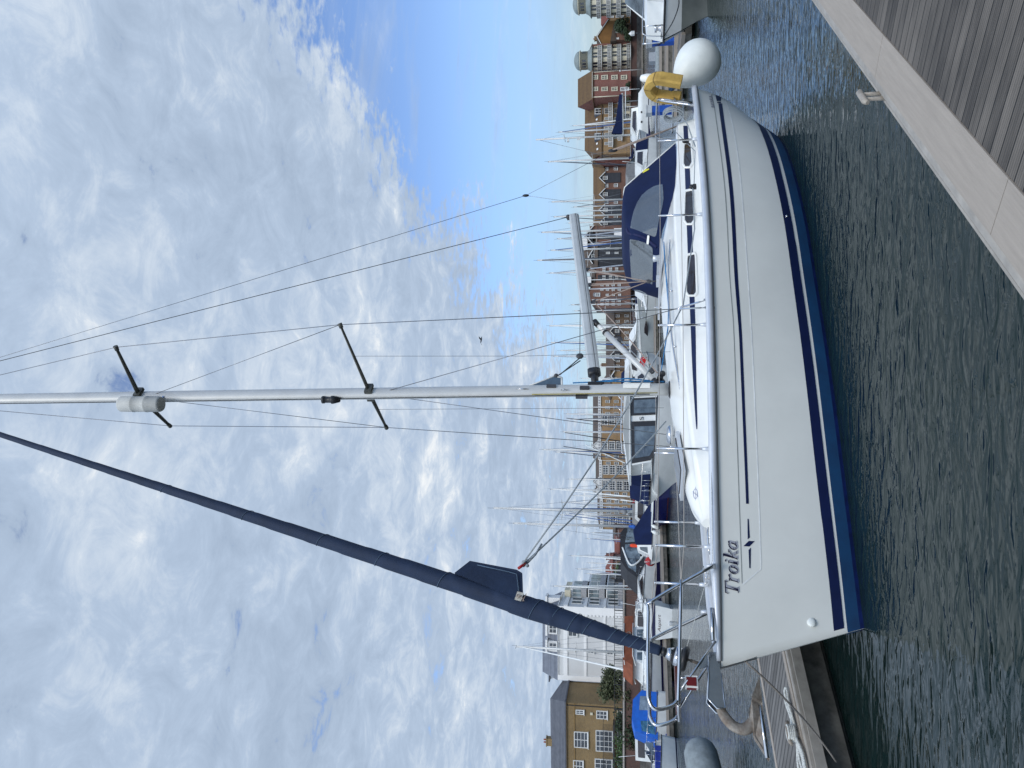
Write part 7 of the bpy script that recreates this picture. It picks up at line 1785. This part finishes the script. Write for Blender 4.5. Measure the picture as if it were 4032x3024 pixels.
# ------------------------------------------------------------------ lamp posts, lantern mark, bird
def lamp_post(label, yi, D, xt, xb, head=True):
    p = place(yi, D); zt = at(xt, yi, D).z; z0 = max(0.0, at(xb, yi, D).z); t = thing('lamp_post', label, 'lamp post', (p[0], p[1], z0))
    mb = MB(); mb.tube([(0, 0, 0), (0, 0, zt - z0)], [.11, .07], 8); mb.build('post', pm('pale_post', (.55, .52, .48), .6), t)
    if head: mb = MB(); mb.lathe([(0, 0), (.2, 0), (.25, .3), (.08, .42), (0, .43)], (0, 0, zt - z0), (0, 0, 1), 10); mb.build('lantern', WFR, t)
lamp_post('thin pale lamp post on the quay in front of the red brick wing', 275, 200, 2445, 2530)
p = place(131, 195); t = thing('harbour_beacon', 'small white hexagonal beacon with a pointed cap on the quay edge', 'beacon', (p[0], p[1], 1.0))
mb = MB(); mb.lathe([(0, 0), (.16, 0), (.16, 1.4), (0, 1.4)], (0, 0, 0), (0, 0, 1), 8); mb.build('post', DGREY, t); mb = MB(); mb.lathe([(0, 1.4), (.6, 1.4), (.6, 2.2), (0, 2.9)], (0, 0, 0), (0, 0, 1), 6, smooth=False); mb.build('head', WFR, t)
bp_ = at(1895, 1338, 60); t = thing('seagull', 'small dark gull gliding in the clouds to the right of the mast', 'bird', bp_, radians(30))
mb = MB(); rs = [[Vector((x, r * cos(a), r * .8 * sin(a))) for a in [2 * pi * k / 8 for k in range(8)]] for x, r in ((-.30, .005), (-.2, .04), (-.05, .07), (.1, .065), (.2, .04), (.26, .035), (.33, .004))]; mb.rings(rs)
for s in (1, -1): mb.grid([[Vector((.10, s * .04, .03)), Vector((.12, s * .28, .14)), Vector((.04, s * .50, .12)), Vector((-.08, s * .68, .06))], [Vector((-.08, s * .04, .03)), Vector((-.04, s * .28, .13)), Vector((-.04, s * .50, .11)), Vector((-.10, s * .69, .06))]])
mb.build('body', pm('gull_grey', (.10, .10, .11), .8), t)
# ------------------------------------------------------------------ sky, sun, camera
W = bpy.data.worlds.new('World'); SC.world = W; W.use_nodes = True
nt = W.node_tree; N = nt.nodes; L = nt.links; N.clear()
SUN_EL, SUN_AZ = radians(47), radians(170)         # azimuth clockwise from +Y: the veiled sun stands behind the viewer
sky = N.new('ShaderNodeTexSky'); sky.sky_type = 'NISHITA'; sky.sun_disc = False; sky.sun_elevation = SUN_EL; sky.sun_rotation = SUN_AZ; sky.air_density = 1.0; sky.dust_density = .1; sky.ozone_density = 1.5
bg1 = N.new('ShaderNodeBackground'); bg1.inputs[1].default_value = .14
tint = N.new('ShaderNodeMix'); tint.data_type = 'RGBA'; tint.blend_type = 'MULTIPLY'; tint.inputs[0].default_value = 1; tint.inputs[7].default_value = (.86, .95, 1.16, 1); L.new(sky.outputs[0], tint.inputs[6]); L.new(tint.outputs[2], bg1.inputs[0]); SKYDIM = True
tc = N.new('ShaderNodeTexCoord'); nrm = N.new('ShaderNodeVectorMath'); nrm.operation = 'NORMALIZE'; L.new(tc.outputs['Generated'], nrm.inputs[0])
sp = N.new('ShaderNodeSeparateXYZ'); L.new(nrm.outputs[0], sp.inputs[0])
def math(op, a, b=None, c=None):
    n = N.new('ShaderNodeMath'); n.operation = op
    for i, v in enumerate((a, b, c)):
        if v is None: continue
        if isinstance(v, (int, float)): n.inputs[i].default_value = v
        else: L.new(v, n.inputs[i])
    return n.outputs[0]
def rng(v, a, b, c=0.0, d=1.0, smooth=True):
    n = N.new('ShaderNodeMapRange'); n.interpolation_type = 'SMOOTHSTEP' if smooth else 'LINEAR'
    L.new(v, n.inputs[0]); n.inputs[1].default_value = a; n.inputs[2].default_value = b; n.inputs[3].default_value = c; n.inputs[4].default_value = d; return n.outputs[0]
X, Yv, Z = sp.outputs
den = math('ADD', math('MAXIMUM', Z, 0.0), .16)
cb = N.new('ShaderNodeCombineXYZ'); L.new(math('DIVIDE', X, den), cb.inputs[0]); L.new(math('DIVIDE', Yv, den), cb.inputs[1])
def noise(scale, detail=8, rough=.6, dist=0.0, off=(0, 0, 0), st=(1, 1, 1)):
    mp = N.new('ShaderNodeMapping'); mp.inputs['Location'].default_value = off; mp.inputs['Scale'].default_value = st; L.new(cb.outputs[0], mp.inputs['Vector'])
    n = N.new('ShaderNodeTexNoise'); n.inputs['Scale'].default_value = scale; n.inputs['Detail'].default_value = detail; n.inputs['Roughness'].default_value = rough; n.inputs['Distortion'].default_value = dist
    L.new(mp.outputs[0], n.inputs['Vector']); return n.outputs['Fac']
big = noise(1.15, 5, .55, .3, (3.1, 1.7, 0)); mid = noise(3.3, 9, .60, .5, (1.3, 5.2, 0)); fine = noise(9, 9, .68, .6, (0, 2, 4)); puff = noise(22, 6, .6, .2, (2, 9, 1), (1, 1.4, 1))
# the clear gap: low over the houses on the right, closing towards the left and upwards
edge = math('SUBTRACT', Z, math('MULTIPLY_ADD', X, .70, .085))
edge = math('ADD', edge, math('MULTIPLY_ADD', mid, .34, -.17)); edge = math('ADD', edge, math('MULTIPLY_ADD', puff, .26, -.13))
cover = rng(edge, -.045, .05)
holes = rng(math('ADD', math('MULTIPLY', mid, .55), math('MULTIPLY', fine, .45)), .345, .43)
cover = math('MULTIPLY', cover, math('MULTIPLY_ADD', holes, .75, .25))
wisp = math('MULTIPLY', rng(noise(2.2, 8, .6, .8, (7, 3, 0), (.5, 2.4, 1)), .48, .78), .55)
veil = math('MULTIPLY', rng(Z, .02, .16, 1, 0), .22)          # thin bright veil low over the roofs
cover = math('MAXIMUM', cover, math('MAXIMUM', wisp, veil))
lum = math('ADD', math('MULTIPLY', big, .45), math('MULTIPLY', mid, .55)); lum = math('MULTIPLY_ADD', fine, .50, math('SUBTRACT', lum, .05))
t = rng(lum, .47, .97)
cr_ = N.new('ShaderNodeValToRGB'); L.new(t, cr_.inputs[0]); E_ = cr_.color_ramp.elements
E_[0].position = 0; E_[0].color = (*srgb(.63, .70, .79), 1); E_[1].position = 1; E_[1].color = (*srgb(.97, .98, .985), 1)
e = E_.new(.45); e.color = (*srgb(.70, .77, .86), 1); e = E_.new(.75); e.color = (*srgb(.80, .85, .91), 1)
bg2 = N.new('ShaderNodeBackground'); L.new(cr_.outputs[0], bg2.inputs[0])
# the cloud sheet glows more strongly towards the veiled sun behind the viewer
sd_ = Vector((sin(SUN_AZ) * cos(SUN_EL), cos(SUN_AZ) * cos(SUN_EL), sin(SUN_EL)))
dp = N.new('ShaderNodeVectorMath'); dp.operation = 'DOT_PRODUCT'; L.new(nrm.outputs[0], dp.inputs[0]); dp.inputs[1].default_value = sd_
L.new(rng(dp.outputs['Value'], -.1, 1.0, 1.03, 2.2), bg2.inputs[1])
L.new(rng(Z, 0.0, .22, .075, .15), bg1.inputs[1])
ms = N.new('ShaderNodeMixShader'); L.new(cover, ms.inputs[0]); L.new(bg1.outputs[0], ms.inputs[1]); L.new(bg2.outputs[0], ms.inputs[2])
wo = N.new('ShaderNodeOutputWorld'); L.new(ms.outputs[0], wo.inputs[0])
su = bpy.data.lights.new('sun', 'SUN'); su.energy = 1.55; su.angle = radians(22); su.color = (1, .94, .84)
so = bpy.data.objects.new('sun', su); COL.objects.link(so); so.rotation_euler = (-sd_).to_track_quat('-Z', 'Y').to_euler(); so.location = (0, 0, 60)
cam = bpy.data.cameras.new('camera'); co = bpy.data.objects.new('camera', cam); COL.objects.link(co)
R3 = Vector((1, 0, 0)); F3 = Vector((0, cos(PIT), sin(PIT))); U3 = Vector((0, -sin(PIT), cos(PIT)))
Mx = Matrix((-U3, R3, -F3)).transposed().to_4x4(); Mx.translation = EYE; co.matrix_world = Mx
cam.sensor_fit = 'HORIZONTAL'; cam.sensor_width = 36; cam.lens = 36 * FPX / 4032; cam.clip_start = .05; cam.clip_end = 6000
SC.camera = co
SC.view_settings.view_transform = 'Standard'; SC.view_settings.look = 'None'; SC.view_settings.exposure = 0; SC.view_settings.gamma = 1
SC.cycles.max_bounces = 8; SC.cycles.transparent_max_bounces = 12
